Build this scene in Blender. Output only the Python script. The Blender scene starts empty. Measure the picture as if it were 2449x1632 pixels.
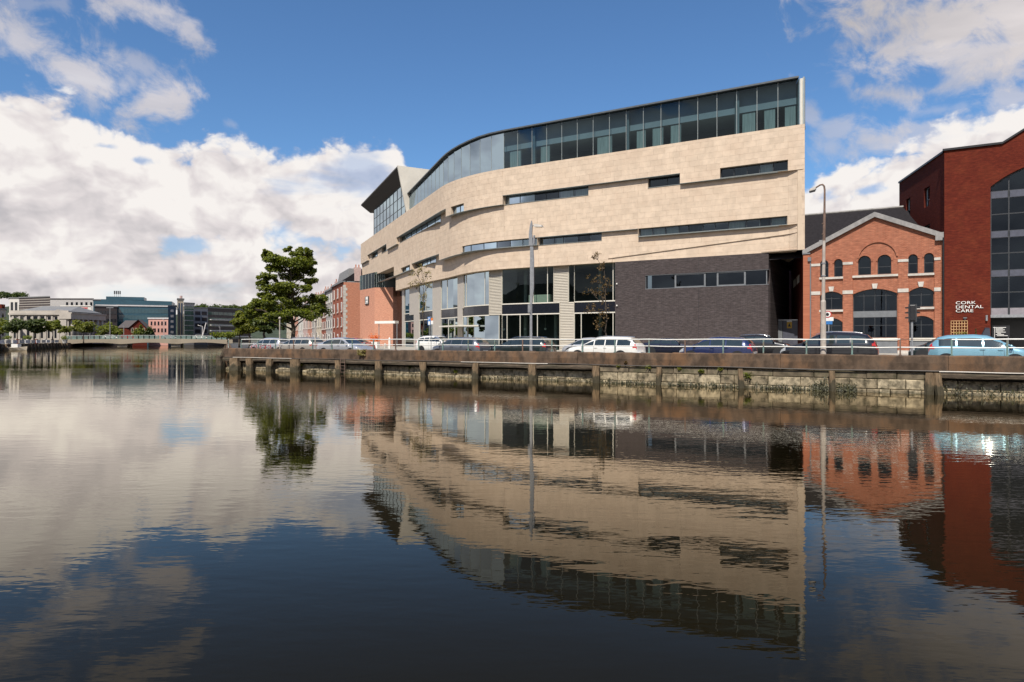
import bpy, bmesh, math, random
from mathutils import Vector, Matrix
random.seed(7)
R = math.radians
sc = bpy.context.scene
COL = sc.collection

# ------------------------------------------------------------------ camera
E = 2.36                     # eye height above the water (z = 0)
F = 1632.7                   # focal length in photo pixels (24 mm on 36 mm)
CX, HY = 1224.5, 812.0       # principal column, horizon row of the photograph
cam = bpy.data.cameras.new('camera'); camo = bpy.data.objects.new('camera', cam); COL.objects.link(camo)
cam.lens = 24; cam.sensor_width = 36; cam.clip_start = 0.2; cam.clip_end = 9000
camo.location = (0, 0, E); camo.rotation_euler = (R(90), 0, 0); cam.shift_y = -0.0016
sc.camera = camo

# ------------------------------------------------------------------ sun, sky, exposure
SUN_AZ = math.atan2(-0.34, -0.94)      # direction TO the sun, measured from +Y towards +X
SUN_EL = R(52)
sun_dir = Vector((math.sin(SUN_AZ) * math.cos(SUN_EL), math.cos(SUN_AZ) * math.cos(SUN_EL), math.sin(SUN_EL)))
sl = bpy.data.lights.new('sun', 'SUN'); sl.energy = 4.4; sl.angle = R(0.53); sl.color = (1.0, 0.93, 0.83)
so = bpy.data.objects.new('sun', sl); COL.objects.link(so); so.location = (0, 0, 60)
so.rotation_euler = sun_dir.to_track_quat('Z', 'Y').to_euler()
sc.view_settings.view_transform = 'Standard'; sc.view_settings.look = 'None'
sc.view_settings.exposure = 0.45; sc.view_settings.gamma = 1.0; sc.view_settings.use_curve_mapping = False
sc.cycles.max_bounces = 8; sc.cycles.transparent_max_bounces = 16; sc.cycles.glossy_bounces = 4
sc.cycles.caustics_reflective = False; sc.cycles.caustics_refractive = False
sc.cycles.use_denoising = True

w = bpy.data.worlds.new('World'); sc.world = w; w.use_nodes = True
wt = w.node_tree; wt.nodes.clear()
class G:
    """tiny helper for building node graphs"""
    def __init__(s, t): s.t = t
    def n(s, typ, **kw):
        nd = s.t.nodes.new(typ)
        for k, v in kw.items(): setattr(nd, k, v)
        return nd
    def put(s, sock, v):
        if hasattr(v, 'is_output') or isinstance(v, bpy.types.NodeSocket): s.t.links.new(v, sock)
        elif v is not None:
            if isinstance(v, (tuple, list)) and len(v) == 3 and sock.type == 'RGBA': v = (*v, 1)
            sock.default_value = v
    def m(s, op, a, b=None, c=None, clamp=False):
        nd = s.n('ShaderNodeMath', operation=op, use_clamp=clamp)
        for i, v in enumerate((a, b, c)):
            if v is not None: s.put(nd.inputs[i], v)
        return nd.outputs[0]
    def add(s, a, b): return s.m('ADD', a, b)
    def sub(s, a, b): return s.m('SUBTRACT', a, b)
    def mul(s, a, b): return s.m('MULTIPLY', a, b)
    def mx(s, a, b): return s.m('MAXIMUM', a, b)
    def step(s, v, lo, hi):
        nd = s.n('ShaderNodeMapRange', interpolation_type='SMOOTHSTEP')
        s.put(nd.inputs[0], v); s.put(nd.inputs[1], lo); s.put(nd.inputs[2], hi); nd.inputs[3].default_value = 0; nd.inputs[4].default_value = 1
        return nd.outputs[0]
    def xyz(s, x, y, z=0.0):
        nd = s.n('ShaderNodeCombineXYZ')
        for i, v in enumerate((x, y, z)): s.put(nd.inputs[i], v)
        return nd.outputs[0]
    def noise(s, vec, scale, detail=4, rough=0.5, dist=0.0, lac=2.0, col=False):
        nd = s.n('ShaderNodeTexNoise')
        if vec is not None: s.put(nd.inputs['Vector'], vec)
        nd.inputs['Scale'].default_value = scale; nd.inputs['Detail'].default_value = detail
        nd.inputs['Roughness'].default_value = rough; nd.inputs['Distortion'].default_value = dist; nd.inputs['Lacunarity'].default_value = lac
        return nd.outputs[1 if col else 0]
    def mix(s, f, a, b, blend='MIX'):
        nd = s.n('ShaderNodeMix', data_type='RGBA', blend_type=blend); nd.clamp_factor = True
        s.put(nd.inputs[0], f); s.put(nd.inputs[6], a); s.put(nd.inputs[7], b)
        return nd.outputs[2]
    def ramp(s, f, stops, interp='LINEAR'):
        nd = s.n('ShaderNodeValToRGB'); cr = nd.color_ramp; cr.interpolation = interp
        while len(cr.elements) < len(stops): cr.elements.new(0.5)
        for e, (p, c) in zip(cr.elements, stops):
            e.position = p; e.color = (*c, 1) if len(c) == 3 else c
        s.put(nd.inputs[0], f); return nd.outputs[0]
    def curve(s, f, pts):
        nd = s.n('ShaderNodeFloatCurve'); cu = nd.mapping.curves[0]
        while len(cu.points) < len(pts): cu.points.new(0.5, 0.5)
        for p, (x, y) in zip(cu.points, pts): p.location = (x, y); p.handle_type = 'VECTOR'
        nd.mapping.update(); s.put(nd.inputs[1], f); nd.inputs[0].default_value = 1
        return nd.outputs[0]

def sky_world():
    g = G(wt)
    sky = g.n('ShaderNodeTexSky', sky_type='NISHITA', sun_disc=False)
    sky.sun_elevation = SUN_EL; sky.sun_rotation = SUN_AZ % (2 * math.pi)
    sky.altitude = 0; sky.air_density = 1.0; sky.dust_density = 0.5; sky.ozone_density = 2.6
    tc = g.n('ShaderNodeTexCoord'); sep = g.n('ShaderNodeSeparateXYZ'); g.put(sep.inputs[0], tc.outputs['Generated'])
    X, Y, Z = sep.outputs
    az = g.m('DEGREES', g.m('ARCTAN2', X, Y)); el = g.m('DEGREES', g.m('ARCSINE', Z))   # degrees
    def ae(x, y):
        r = (x - CX) / F; a = math.atan(r)
        return math.degrees(a), math.degrees(math.atan((HY - y) / F * math.cos(a)))
    # cloud bank rising from the horizon all round: the height of its top against azimuth
    prof = [(0, 215), (60, 232), (130, 268), (180, 300), (250, 318), (330, 322), (400, 350), (452, 362), (500, 350), (540, 384), (565, 352), (610, 362), (640, 388),
            (690, 402), (735, 388), (762, 350), (815, 352), (862, 372), (900, 372), (932, 345), (965, 392), (1010, 430), (1100, 520), (1300, 560), (1700, 540), (1900, 470), (1990, 425), (2070, 428), (2120, 372), (2200, 350), (2300, 300), (2390, 300), (2449, 250)]
    pts = [(-180, 20), (-150, 23), (-120, 17), (-90, 24), (-70, 18), (-50, 21)] + [ae(x, y) for x, y in prof] + [(50, 17), (70, 12), (90, 20), (120, 14), (150, 22), (180, 20)]
    pts = [((a + 180) / 360, e / 45) for a, e in pts]
    top = g.mul(g.curve(g.m('DIVIDE', g.add(az, 180), 360), pts), 45)
    P = g.xyz(az, g.mul(el, 1.35), 0.0)
    def billow(dx, dy, detail):
        """cauliflower shape: rounded cells of shrinking size, drawn out of true by noise"""
        v = g.xyz(g.add(az, dx), g.mul(g.add(el, dy), 1.3), 2.0)
        wv = g.n('ShaderNodeVectorMath', operation='MULTIPLY_ADD'); g.put(wv.inputs[0], g.noise(v, 0.22, 3, 0.5, col=True)); wv.inputs[1].default_value = (4.5, 4.5, 0); g.put(wv.inputs[2], v)
        vo = g.n('ShaderNodeTexVoronoi', feature='SMOOTH_F1', voronoi_dimensions='2D'); g.put(vo.inputs['Vector'], wv.outputs[0]); vo.inputs['Scale'].default_value = 0.17; vo.inputs['Detail'].default_value = detail; vo.inputs['Roughness'].default_value = 0.52; vo.inputs['Lacunarity'].default_value = 2.1; vo.inputs['Smoothness'].default_value = 0.35; vo.normalize = True
        return g.m('SUBTRACT', 1.0, vo.outputs['Distance'])
    puff = billow(0, 0, 4.0); fine = g.noise(P, 0.55, 6, 0.6)
    edge = g.add(g.mul(g.sub(puff, 0.62), 7.5), g.mul(g.sub(fine, 0.5), 3.0))
    bank = g.step(g.add(g.sub(top, el), edge), -0.35, 1.0)
    # holes of blue in the bank: stretched noise, more open towards mid height
    Ph = g.xyz(g.mul(az, 0.55), g.mul(el, 1.7), 3.7)
    hole = g.noise(Ph, 0.12, 5, 0.55, 0.3)
    gaps = None
    for x, y, rx, ry in [(450, 585, 70, 22), (770, 575, 110, 34), (330, 385, 40, 12), (250, 350, 40, 10), (1990, 470, 60, 30), (2080, 455, 60, 14)]:
        a0, e0 = ae(x, y); sx = math.degrees(rx / F); sy = math.degrees(ry / F)
        d = g.m('POWER', g.add(g.m('POWER', g.m('DIVIDE', g.sub(az, a0), sx), 2.0), g.m('POWER', g.m('DIVIDE', g.sub(el, e0), sy), 2.0)), 0.5)
        v = g.step(g.add(d, g.add(g.mul(g.sub(puff, 0.62), 5.0), g.mul(g.sub(fine, 0.5), 2.0))), 1.3, 0.3)
        gaps = v if gaps is None else g.mx(gaps, v)
    bank = g.mul(bank, g.sub(1.0, g.mul(gaps, 0.6)))
    bank = g.mul(bank, g.sub(1.0, g.mul(g.step(hole, 0.58, 0.72), 0.45)))
    # thin drifting clouds higher up, as capsules between two directions
    wis = None
    Pw = g.xyz(g.add(az, g.mul(el, 0.25)), g.mul(el, 1.15), 9.1)
    rag = g.noise(Pw, 0.30, 9, 0.62, 0.35)
    def seg(x0, y0, x1, y1, wd, k):
        nonlocal wis
        (a0, e0), (a1, e1) = ae(x0, y0), ae(x1, y1)
        dx, dy = a1 - a0, e1 - e0; L = dx * dx + dy * dy + 1e-6
        t = g.m('DIVIDE', g.add(g.mul(g.sub(az, a0), dx), g.mul(g.sub(el, e0), dy)), L, clamp=True)
        ex = g.sub(az, g.add(a0, g.mul(t, dx))); ey = g.sub(el, g.add(e0, g.mul(t, dy)))
        d = g.m('DIVIDE', g.m('SQRT', g.add(g.mul(ex, ex), g.mul(ey, ey))), math.degrees(wd / F))
        v = g.mul(g.step(g.add(d, g.mul(g.sub(rag, 0.5), 5.4)), 1.45, -0.1), k)
        wis = v if wis is None else g.mx(wis, v)
    for q in [(-60, 60, 90, 130, 52, .75), (90, 130, 250, 205, 50, .8), (200, 200, 225, 255, 26, .5), (250, 200, 300, 205, 30, .5), (330, 145, 345, 160, 22, .45), (320, 262, 420, 240, 44, .85),
              (360, 285, 385, 290, 24, .6), (280, 0, 390, 25, 34, .75), (400, 25, 470, 55, 22, .55), (455, 60, 500, 115, 27, .7), (545, 295, 560, 300, 12, .25), (-60, 15, 150, 5, 12, .3),
              (2080, 20, 2600, 60, 105, 1.0), (2110, 120, 2600, 120, 62, .9), (2050, 215, 2200, 235, 26, .75), (2200, 230, 2290, 190, 26, .6), (2290, 170, 2500, 165, 36, .7),
              (2020, 190, 2040, 225, 24, .5), (1935, 270, 1950, 275, 24, .5), (1985, 310, 2020, 308, 26, .5), (2070, 335, 2130, 335, 38, .75), (2190, 325, 2290, 310, 24, .5), (2180, 270, 2300, 258, 12, .25),
              (1960, 350, 1990, 355, 30, .45), (2400, 235, 2560, 210, 26, .6)]:
        seg(*q)
    # the same kind of drifting clouds elsewhere in the sky, outside the part described above
    rest = g.mul(g.step(g.noise(P, 0.045, 6, 0.55, 0.4), 0.52, 0.66), g.mx(g.step(g.m('ABSOLUTE', az), 40, 60), g.step(el, 32, 45)))
    thin = g.mx(wis, g.mul(rest, 0.8))
    alpha = g.m('SUBTRACT', 1.0, g.mul(g.sub(1.0, bank), g.sub(1.0, thin)), clamp=True)
    # light on the clouds: billows lit from above, grey bases
    puff2 = billow(0.5, 1.15, 3.0)
    lit = g.mul(g.sub(puff, puff2), 1.45)
    layer = g.noise(g.xyz(g.mul(az, 0.42), g.mul(el, 2.3), 1.3), 0.15, 5, 0.5, 0.25)
    depth = g.step(g.sub(top, el), 0.5, 9.0)
    sh = g.add(g.add(g.sub(0.95, g.mul(depth, 0.14)), lit), g.mul(g.sub(layer, 0.5), g.add(0.35, g.mul(depth, 0.60))))
    shw = g.add(0.62, g.mul(g.sub(layer, 0.45), 0.9))
    isb = g.step(bank, 0.0, 0.7)
    shade = g.m('ADD', g.mul(sh, isb), g.mul(shw, g.sub(1.0, isb)), clamp=True)
    ccol = g.ramp(shade, [(0.0, (0.30, 0.30, 0.34)), (0.45, (0.48, 0.46, 0.48)), (0.8, (0.74, 0.69, 0.69)), (1.0, (0.90, 0.86, 0.83))])
    cl = g.mix(1.0, ccol, (7.6, 7.6, 7.6), 'MULTIPLY')
    # sky hue of the picture: a clear, slightly violet blue
    blue = g.mix(1.0, sky.outputs[0], (0.58, 0.80, 0.985), 'MULTIPLY')
    colr = g.mix(alpha, blue, cl)
    bg = g.n('ShaderNodeBackground'); g.put(bg.inputs[0], colr); bg.inputs[1].default_value = 0.10
    out = g.n('ShaderNodeOutputWorld'); wt.links.new(bg.outputs[0], out.inputs[0])
sky_world()
# ------------------------------------------------------------------ the site's own axes
TH = R(30.6)
RT = Vector((math.cos(TH), -math.sin(TH)))        # along the quay, to the right
NV = Vector((math.sin(TH), math.cos(TH)))         # from the river into the land
VB = Vector((-0.3846, 0.9231))                    # second reach of the quay, up-river
def Q(a, n, z=0.0):
    p = RT * a + NV * n; return Vector((p.x, p.y, z))
def ray(x): return (x - CX) / F
def at_n(x, n):
    """where the picture column x meets the vertical plane at distance n from the eye (parallel to the quay)"""
    r = ray(x); d = n / (r * NV.x + NV.y); return Vector((r * d, d))
def a_of(x, n): return at_n(x, n).dot(RT)
def at_d(x, d, z=0.0): return Vector((ray(x) * d, d, z))
GZ = 1.05          # street level
PZ = 1.18          # pavement level
WATER_A = 34.3     # river face of the quay wall
CORNER = Q(a_of(535, WATER_A), WATER_A).xy
BN = Vector((VB.y, -VB.x))                         # into the land on the second reach

# ------------------------------------------------------------------ objects
def link(o, parent=None):
    COL.objects.link(o)
    if parent is not None: o.parent = parent
    return o
def empty(name, loc=(0, 0, 0), rz=0.0, parent=None):
    o = bpy.data.objects.new(name, None); o.location = loc; o.rotation_euler = (0, 0, rz); o.empty_display_size = 0.3
    return link(o, parent)
def tag(o, label=None, cat=None, group=None, kind=None):
    if label: o['label'] = label
    if cat: o['category'] = cat
    if group: o['group'] = group
    if kind: o['kind'] = kind
    return o
def copy_tree(o, parent=None):
    c = o.copy(); COL.objects.link(c); c.parent = parent
    for ch in list(o.children): copy_tree(ch, c)
    return c
class MB:
    """collects faces for ONE mesh"""
    def __init__(s): s.v = []; s.f = []; s.mi = []; s.tint = []; s.smooth = False
    def quad(s, *p, mi=0, t=None):
        b = len(s.v); s.v += [tuple(q) for q in p]; s.f.append(tuple(range(b, b + len(p)))); s.mi.append(mi); s.tint.append(t); return s
    def hexa(s, p, mi=0, t=None):
        """p: 8 points, four at the bottom counter-clockwise seen from above, then four at the top"""
        b = len(s.v); s.v += [tuple(q) for q in p]
        for f in ((3, 2, 1, 0), (4, 5, 6, 7), (0, 1, 5, 4), (1, 2, 6, 5), (2, 3, 7, 6), (3, 0, 4, 7)):
            s.f.append(tuple(b + i for i in f)); s.mi.append(mi); s.tint.append(t)
        return s
    def box(s, x0, x1, y0, y1, z0, z1, mi=0, t=None):
        return s.hexa([(x0, y0, z0), (x1, y0, z0), (x1, y1, z0), (x0, y1, z0), (x0, y0, z1), (x1, y0, z1), (x1, y1, z1), (x0, y1, z1)], mi, t)
    def qbox(s, a0, a1, n0, n1, z0, z1, mi=0, t=None):
        """box in quay axes"""
        c = [Q(a0, n0), Q(a1, n0), Q(a1, n1), Q(a0, n1)]
        return s.hexa([(p.x, p.y, z0) for p in c] + [(p.x, p.y, z1) for p in c], mi, t)
    def prism(s, poly, f, d0, d1, mi=0, caps=True):
        """poly: (u, v) outline counter-clockwise seen from the front; f(u, v, d) -> point; d0 front, d1 back"""
        b = len(s.v); n = len(poly)
        s.v += [tuple(f(u, v, d0)) for u, v in poly] + [tuple(f(u, v, d1)) for u, v in poly]
        if caps:
            s.f.append(tuple(b + i for i in range(n))); s.mi.append(mi); s.tint.append(None)
            s.f.append(tuple(b + n + i for i in reversed(range(n)))); s.mi.append(mi); s.tint.append(None)
        for i in range(n):
            j = (i + 1) % n
            s.f.append((b + j, b + i, b + n + i, b + n + j)); s.mi.append(mi); s.tint.append(None)
        return s
    def ring(s, outer, inner, f, d0, d1, mi=0):
        """frame between two outlines of equal count"""
        b = len(s.v); n = len(outer)
        for d in (d0, d1):
            for pl in (outer, inner): s.v += [tuple(f(u, v, d)) for u, v in pl]
        for i in range(n):
            j = (i + 1) % n
            for q in ((i, j, n + j, n + i), (2 * n + j, 2 * n + i, 3 * n + i, 3 * n + j), (j, i, 2 * n + i, 2 * n + j), (n + i, n + j, 3 * n + j, 3 * n + i)):
                s.f.append(tuple(b + k for k in q)); s.mi.append(mi); s.tint.append(None)
        return s
    def tube(s, pts, rad, seg=8, mi=0, cap=True):
        b = len(s.v); pts = [Vector(p) for p in pts]; n = len(pts)
        if not isinstance(rad, (list, tuple)): rad = [rad] * n
        up = Vector((0, 0, 1)); prev = None
        for i, p in enumerate(pts):
            d = (pts[min(i + 1, n - 1)] - pts[max(i - 1, 0)]).normalized()
            e = d.cross(up) if abs(d.z) < 0.95 else d.cross(Vector((0, 1, 0)))
            if prev is not None:
                e = prev - d * prev.dot(d)
                if e.length < 1e-4: e = d.cross(up)
            e.normalize(); prev = e; g = d.cross(e)
            for k in range(seg):
                t = 2 * math.pi * k / seg; q = p + (e * math.cos(t) + g * math.sin(t)) * rad[i]; s.v.append(tuple(q))
        for i in range(n - 1):
            for k in range(seg):
                a, c = b + i * seg + k, b + i * seg + (k + 1) % seg
                s.f.append((a, c, c + seg, a + seg)); s.mi.append(mi); s.tint.append(None)
        if cap:
            s.f.append(tuple(b + k for k in reversed(range(seg)))); s.mi.append(mi); s.tint.append(None)
            s.f.append(tuple(b + (n - 1) * seg + k for k in range(seg))); s.mi.append(mi); s.tint.append(None)
        return s
    def mesh(s, name, mats):
        me = bpy.data.meshes.new(name); me.from_pydata(s.v, [], s.f)
        for m in mats: me.materials.append(m)
        if len(mats) > 1: me.polygons.foreach_set('material_index', s.mi)
        if any(t is not None for t in s.tint):
            at = me.attributes.new('tint', 'FLOAT', 'FACE'); at.data.foreach_set('value', [0.5 if t is None else t for t in s.tint])
        if s.smooth: me.polygons.foreach_set('use_smooth', [True] * len(me.polygons))
        me.update(); return me
    def build(s, name, mat, parent=None, fix=True, smooth=False, loc=None):
        s.smooth = smooth
        mats = mat if isinstance(mat, (list, tuple)) else [mat]
        me = s.mesh(name, mats)
        if fix:
            bm = bmesh.new(); bm.from_mesh(me); bmesh.ops.recalc_face_normals(bm, faces=bm.faces); bm.to_mesh(me); bm.free()
        o = bpy.data.objects.new(name, me)
        if loc is not None: o.location = loc
        return link(o, parent)
def bevel(o, w=0.02, seg=1):
    m = o.modifiers.new('bevel', 'BEVEL'); m.width = w; m.segments = seg; m.limit_method = 'ANGLE'; m.angle_limit = R(40); return o

# ------------------------------------------------------------------ materials
MAT = {}
def mat_base(name):
    m = bpy.data.materials.new(name); m.use_nodes = True; t = m.node_tree; t.nodes.clear()
    g = G(t); b = g.n('ShaderNodeBsdfPrincipled'); o = g.n('ShaderNodeOutputMaterial'); t.links.new(b.outputs[0], o.inputs[0])
    MAT[name] = m; return m, g, b
def plain(name, col, rough=0.6, metal=0.0, var=0.12, scale=3.0, bump=0.0, bscale=30.0, spec=0.5, coat=0.0, tint=0.0, coords='Object', stretch=(1, 1, 1), dirt=None, dirt_scale=0.6, dirt_amt=0.5, tide=None):
    """a plain surface with uneven colour, fine relief and optional blotches"""
    m, g, b = mat_base(name)
    tc = g.n('ShaderNodeTexCoord'); mp = g.n('ShaderNodeMapping'); g.put(mp.inputs[0], tc.outputs[coords]); mp.inputs[3].default_value = stretch
    v = mp.outputs[0]
    n1 = g.noise(v, scale, 5, 0.6); lo = tuple(c * (1 - var) for c in col); hi = tuple(min(1, c * (1 + var)) for c in col)
    c = g.mix(g.step(n1, 0.3, 0.7), lo, hi)
    if dirt is not None: c = g.mix(g.mul(g.step(g.noise(v, dirt_scale, 6, 0.65), 0.45, 0.7), dirt_amt), c, dirt)
    if tide:                                        # stain left by the tide, with an uneven upper edge
        sp = g.n('ShaderNodeSeparateXYZ'); g.put(sp.inputs[0], tc.outputs[coords])
        c = g.mix(g.mul(g.step(g.add(sp.outputs[2], g.mul(g.sub(g.noise(tc.outputs[coords], 4.0, 4, 0.6), 0.5), tide[1])), tide[0], tide[0] - 0.22), 0.85), c, tide[2])
    if tint:
        at = g.n('ShaderNodeAttribute'); at.attribute_name = 'tint'
        k = g.add(1 - tint, g.mul(at.outputs['Fac'], 2 * tint)); c = g.mix(1.0, c, g.xyz(k, g.m('POWER', k, 1.06), g.m('POWER', k, 1.12)), 'MULTIPLY')
    g.put(b.inputs['Base Color'], c)
    b.inputs['Roughness'].default_value = rough; b.inputs['Metallic'].default_value = metal; b.inputs['Specular IOR Level'].default_value = spec
    b.inputs['Coat Weight'].default_value = coat; b.inputs['Coat Roughness'].default_value = 0.05
    if bump:
        bp = g.n('ShaderNodeBump'); bp.inputs['Strength'].default_value = bump; bp.inputs['Distance'].default_value = 0.02
        g.put(bp.inputs['Height'], g.noise(v, bscale, 4, 0.6)); g.put(b.inputs['Normal'], bp.outputs[0])
    return m
def brickmat(name, c1, c2, mortar, bw=0.225, bh=0.075, ms=0.010, axis='A', blotch=(0.1, 0.03, 0.02), bamt=0.3, rough=0.85, bump=0.6):
    """brickwork too fine to build piece by piece: courses with depth. axis: direction in plan along which the wall runs"""
    m, g, b = mat_base(name)
    tc = g.n('ShaderNodeTexCoord'); sp = g.n('ShaderNodeSeparateXYZ'); g.put(sp.inputs[0], tc.outputs['Object'])
    ax = {'A': (RT.x, RT.y), 'N': (NV.x, NV.y), 'B': (VB.x, VB.y), 'X': (1.0, 0.0)}[axis]
    u = g.add(g.mul(sp.outputs[0], ax[0]), g.mul(sp.outputs[1], ax[1]))
    v = g.xyz(u, sp.outputs[2], 0)
    bt = g.n('ShaderNodeTexBrick'); g.put(bt.inputs['Vector'], v)
    bt.inputs['Scale'].default_value = 1.0; bt.inputs['Brick Width'].default_value = bw; bt.inputs['Row Height'].default_value = bh
    bt.inputs['Mortar Size'].default_value = ms; bt.inputs['Mortar Smooth'].default_value = 0.1; bt.inputs['Bias'].default_value = 0.0
    bt.inputs['Color1'].default_value = (*c1, 1); bt.inputs['Color2'].default_value = (*c2, 1); bt.inputs['Mortar'].default_value = (*mortar, 1)
    c = bt.outputs[0]
    c = g.mix(g.mul(g.step(g.noise(v, 0.7, 6, 0.65), 0.42, 0.72), bamt), c, blotch)
    k = g.noise(g.xyz(g.mul(u, 1.6), g.mul(sp.outputs[2], 6.0), 0), 1.5, 3, 0.6); c = g.mix(0.45, c, g.ramp(k, [(0.3, tuple(x * 0.5 for x in c1)), (0.5, c1), (0.72, tuple(min(1, x * 1.35) for x in c2))]))
    g.put(b.inputs['Base Color'], c); b.inputs['Roughness'].default_value = rough; b.inputs['Specular IOR Level'].default_value = 0.15
    bp = g.n('ShaderNodeBump'); bp.inputs['Strength'].default_value = bump; bp.inputs['Distance'].default_value = 0.01; bp.invert = True
    g.put(bp.inputs['Height'], bt.outputs['Fac']); g.put(b.inputs['Normal'], bp.outputs[0])
    return m
def glassmat(name, tint=(0.55, 0.62, 0.62), ior=1.75, rough=0.0, wob=0.0, refl=(0.95, 0.97, 1.0)):
    m = bpy.data.materials.new(name); m.use_nodes = True; t = m.node_tree; t.nodes.clear(); g = G(t)
    fr = g.n('ShaderNodeFresnel'); fr.inputs[0].default_value = ior
    tr = g.n('ShaderNodeBsdfTransparent'); tr.inputs[0].default_value = (*tint, 1)
    gl = g.n('ShaderNodeBsdfGlossy'); gl.inputs['Roughness'].default_value = rough; gl.inputs[0].default_value = (*refl, 1)
    if wob:
        bp = g.n('ShaderNodeBump'); bp.inputs['Strength'].default_value = wob; bp.inputs['Distance'].default_value = 0.02
        tc = g.n('ShaderNodeTexCoord'); g.put(bp.inputs['Height'], g.noise(tc.outputs['Object'], 0.6, 2, 0.4)); g.put(gl.inputs['Normal'], bp.outputs[0]); g.put(fr.inputs['Normal'], bp.outputs[0])
    mx = g.n('ShaderNodeMixShader'); g.put(mx.inputs[0], fr.outputs[0]); t.links.new(tr.outputs[0], mx.inputs[1]); t.links.new(gl.outputs[0], mx.inputs[2])
    o = g.n('ShaderNodeOutputMaterial'); t.links.new(mx.outputs[0], o.inputs[0]); MAT[name] = m; return m

plain('stone', (0.575, 0.458, 0.347), 0.75, var=0.09, scale=1.4, bump=0.10, bscale=14, tint=0.05, dirt=(0.52, 0.39, 0.285), dirt_scale=0.45, dirt_amt=0.40, spec=0.3)
plain('stone_back', (0.55, 0.44, 0.33), 0.85, var=0.06, scale=1.0, spec=0.2)
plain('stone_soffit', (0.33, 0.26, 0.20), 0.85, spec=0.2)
plain('frame_dark', (0.035, 0.038, 0.042), 0.4, var=0.1, spec=0.5)
plain('frame_steel', (0.30, 0.33, 0.32), 0.4, metal=0.3, var=0.06)
plain('frame_pale', (0.62, 0.59, 0.51), 0.45, var=0.05)
plain('louvre', (0.44, 0.40, 0.33), 0.5, var=0.04, spec=0.4)
plain('pier_panel', (0.40, 0.365, 0.32), 0.5, var=0.05)
plain('spandrel', (0.012, 0.014, 0.020), 0.12, var=0.1, spec=0.5)
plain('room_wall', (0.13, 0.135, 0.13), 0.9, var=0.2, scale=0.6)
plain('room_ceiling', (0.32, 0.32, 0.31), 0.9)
plain('curtain', (0.42, 0.44, 0.40), 0.9, var=0.25, scale=3, stretch=(6, 6, 0.2))
plain('roof_metal', (0.10, 0.11, 0.115), 0.45, metal=0.4)
plain('roof_soffit', (0.055, 0.05, 0.045), 0.6)
plain('white_render', (0.62, 0.58, 0.50), 0.7, var=0.05, scale=0.5, dirt=(0.5, 0.46, 0.39), dirt_amt=0.3)
glassmat('glass', (0.55, 0.66, 0.70), 1.9, wob=0.015, refl=(0.52, 0.68, 0.84))
glassmat('glass_green', (0.46, 0.57, 0.54), 1.5, wob=0.02, refl=(0.46, 0.56, 0.62))
glassmat('glass_dark', (0.16, 0.21, 0.25), 1.7, wob=0.02, refl=(0.46, 0.58, 0.72))
glassmat('glass_top', (0.40, 0.51, 0.55), 1.6, wob=0.02, refl=(0.36, 0.46, 0.54))
plain('bulkhead', (0.40, 0.42, 0.43), 0.7, var=0.08, scale=0.4)
glassmat('glass_clear', (0.80, 0.88, 0.86), 1.5)
brickmat('brick_dark', (0.060, 0.050, 0.049), (0.105, 0.086, 0.085), (0.030, 0.026, 0.026), 0.44, 0.085, 0.012, 'A', (0.05, 0.036, 0.036), 0.35, bump=0.9)
brickmat('brick_dark_side', (0.055, 0.046, 0.045), (0.095, 0.078, 0.078), (0.035, 0.030, 0.030), 0.44, 0.085, 0.012, 'N', (0.05, 0.036, 0.036), 0.35)
brickmat('brick_warm', (0.275, 0.085, 0.047), (0.415, 0.152, 0.084), (0.44, 0.31, 0.22), 0.24, 0.085, 0.011, 'A', (0.22, 0.07, 0.04), 0.35)
brickmat('brick_warm_side', (0.34, 0.105, 0.055), (0.44, 0.16, 0.085), (0.33, 0.24, 0.18), 0.24, 0.085, 0.011, 'N', (0.2, 0.06, 0.04), 0.35)
brickmat('brick_red', (0.090, 0.013, 0.007), (0.140, 0.023, 0.011), (0.085, 0.024, 0.015), 0.24, 0.085, 0.008, 'A', (0.185, 0.044, 0.018), 0.7)
brickmat('brick_red_side', (0.085, 0.014, 0.009), (0.13, 0.024, 0.013), (0.08, 0.026, 0.018), 0.24, 0.085, 0.008, 'N', (0.10, 0.022, 0.016), 0.4)
brickmat('brick_orange', (0.52, 0.245, 0.165), (0.60, 0.305, 0.205), (0.45, 0.26, 0.18), 0.24, 0.085, 0.010, 'X', (0.46, 0.19, 0.12), 0.3)
plain('limestone', (0.50, 0.47, 0.42), 0.8, var=0.1, scale=4, bump=0.2, bscale=20, dirt=(0.34, 0.31, 0.27), dirt_amt=0.5, dirt_scale=1.2)
plain('coping', (0.26, 0.25, 0.24), 0.8, var=0.15, scale=3, dirt=(0.13, 0.13, 0.13), dirt_amt=0.5, dirt_scale=1.0)
plain('slate', (0.020, 0.018, 0.020), 0.85, spec=0.12, var=0.25, scale=5, bump=0.3, bscale=8)
plain('lead', (0.15, 0.16, 0.17), 0.5, var=0.1)
plain('white_paint', (0.74, 0.72, 0.67), 0.5, var=0.05)
plain('black_paint', (0.015, 0.015, 0.017), 0.4, var=0.1)
plain('asphalt', (0.055, 0.054, 0.053), 0.9, var=0.2, scale=0.8, bump=0.4, bscale=60, dirt=(0.085, 0.083, 0.08), dirt_scale=0.25, dirt_amt=0.6)
plain('paving', (0.36, 0.33, 0.28), 0.85, var=0.1, scale=0.7, bump=0.2, bscale=25, dirt=(0.24, 0.22, 0.19), dirt_scale=0.4, dirt_amt=0.5)
plain('kerbstone', (0.34, 0.33, 0.31), 0.8, var=0.15, scale=2)
plain('earth', (0.10, 0.095, 0.075), 0.95, var=0.3, scale=0.02, dirt=(0.05, 0.07, 0.03), dirt_scale=0.008, dirt_amt=0.7)
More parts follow.
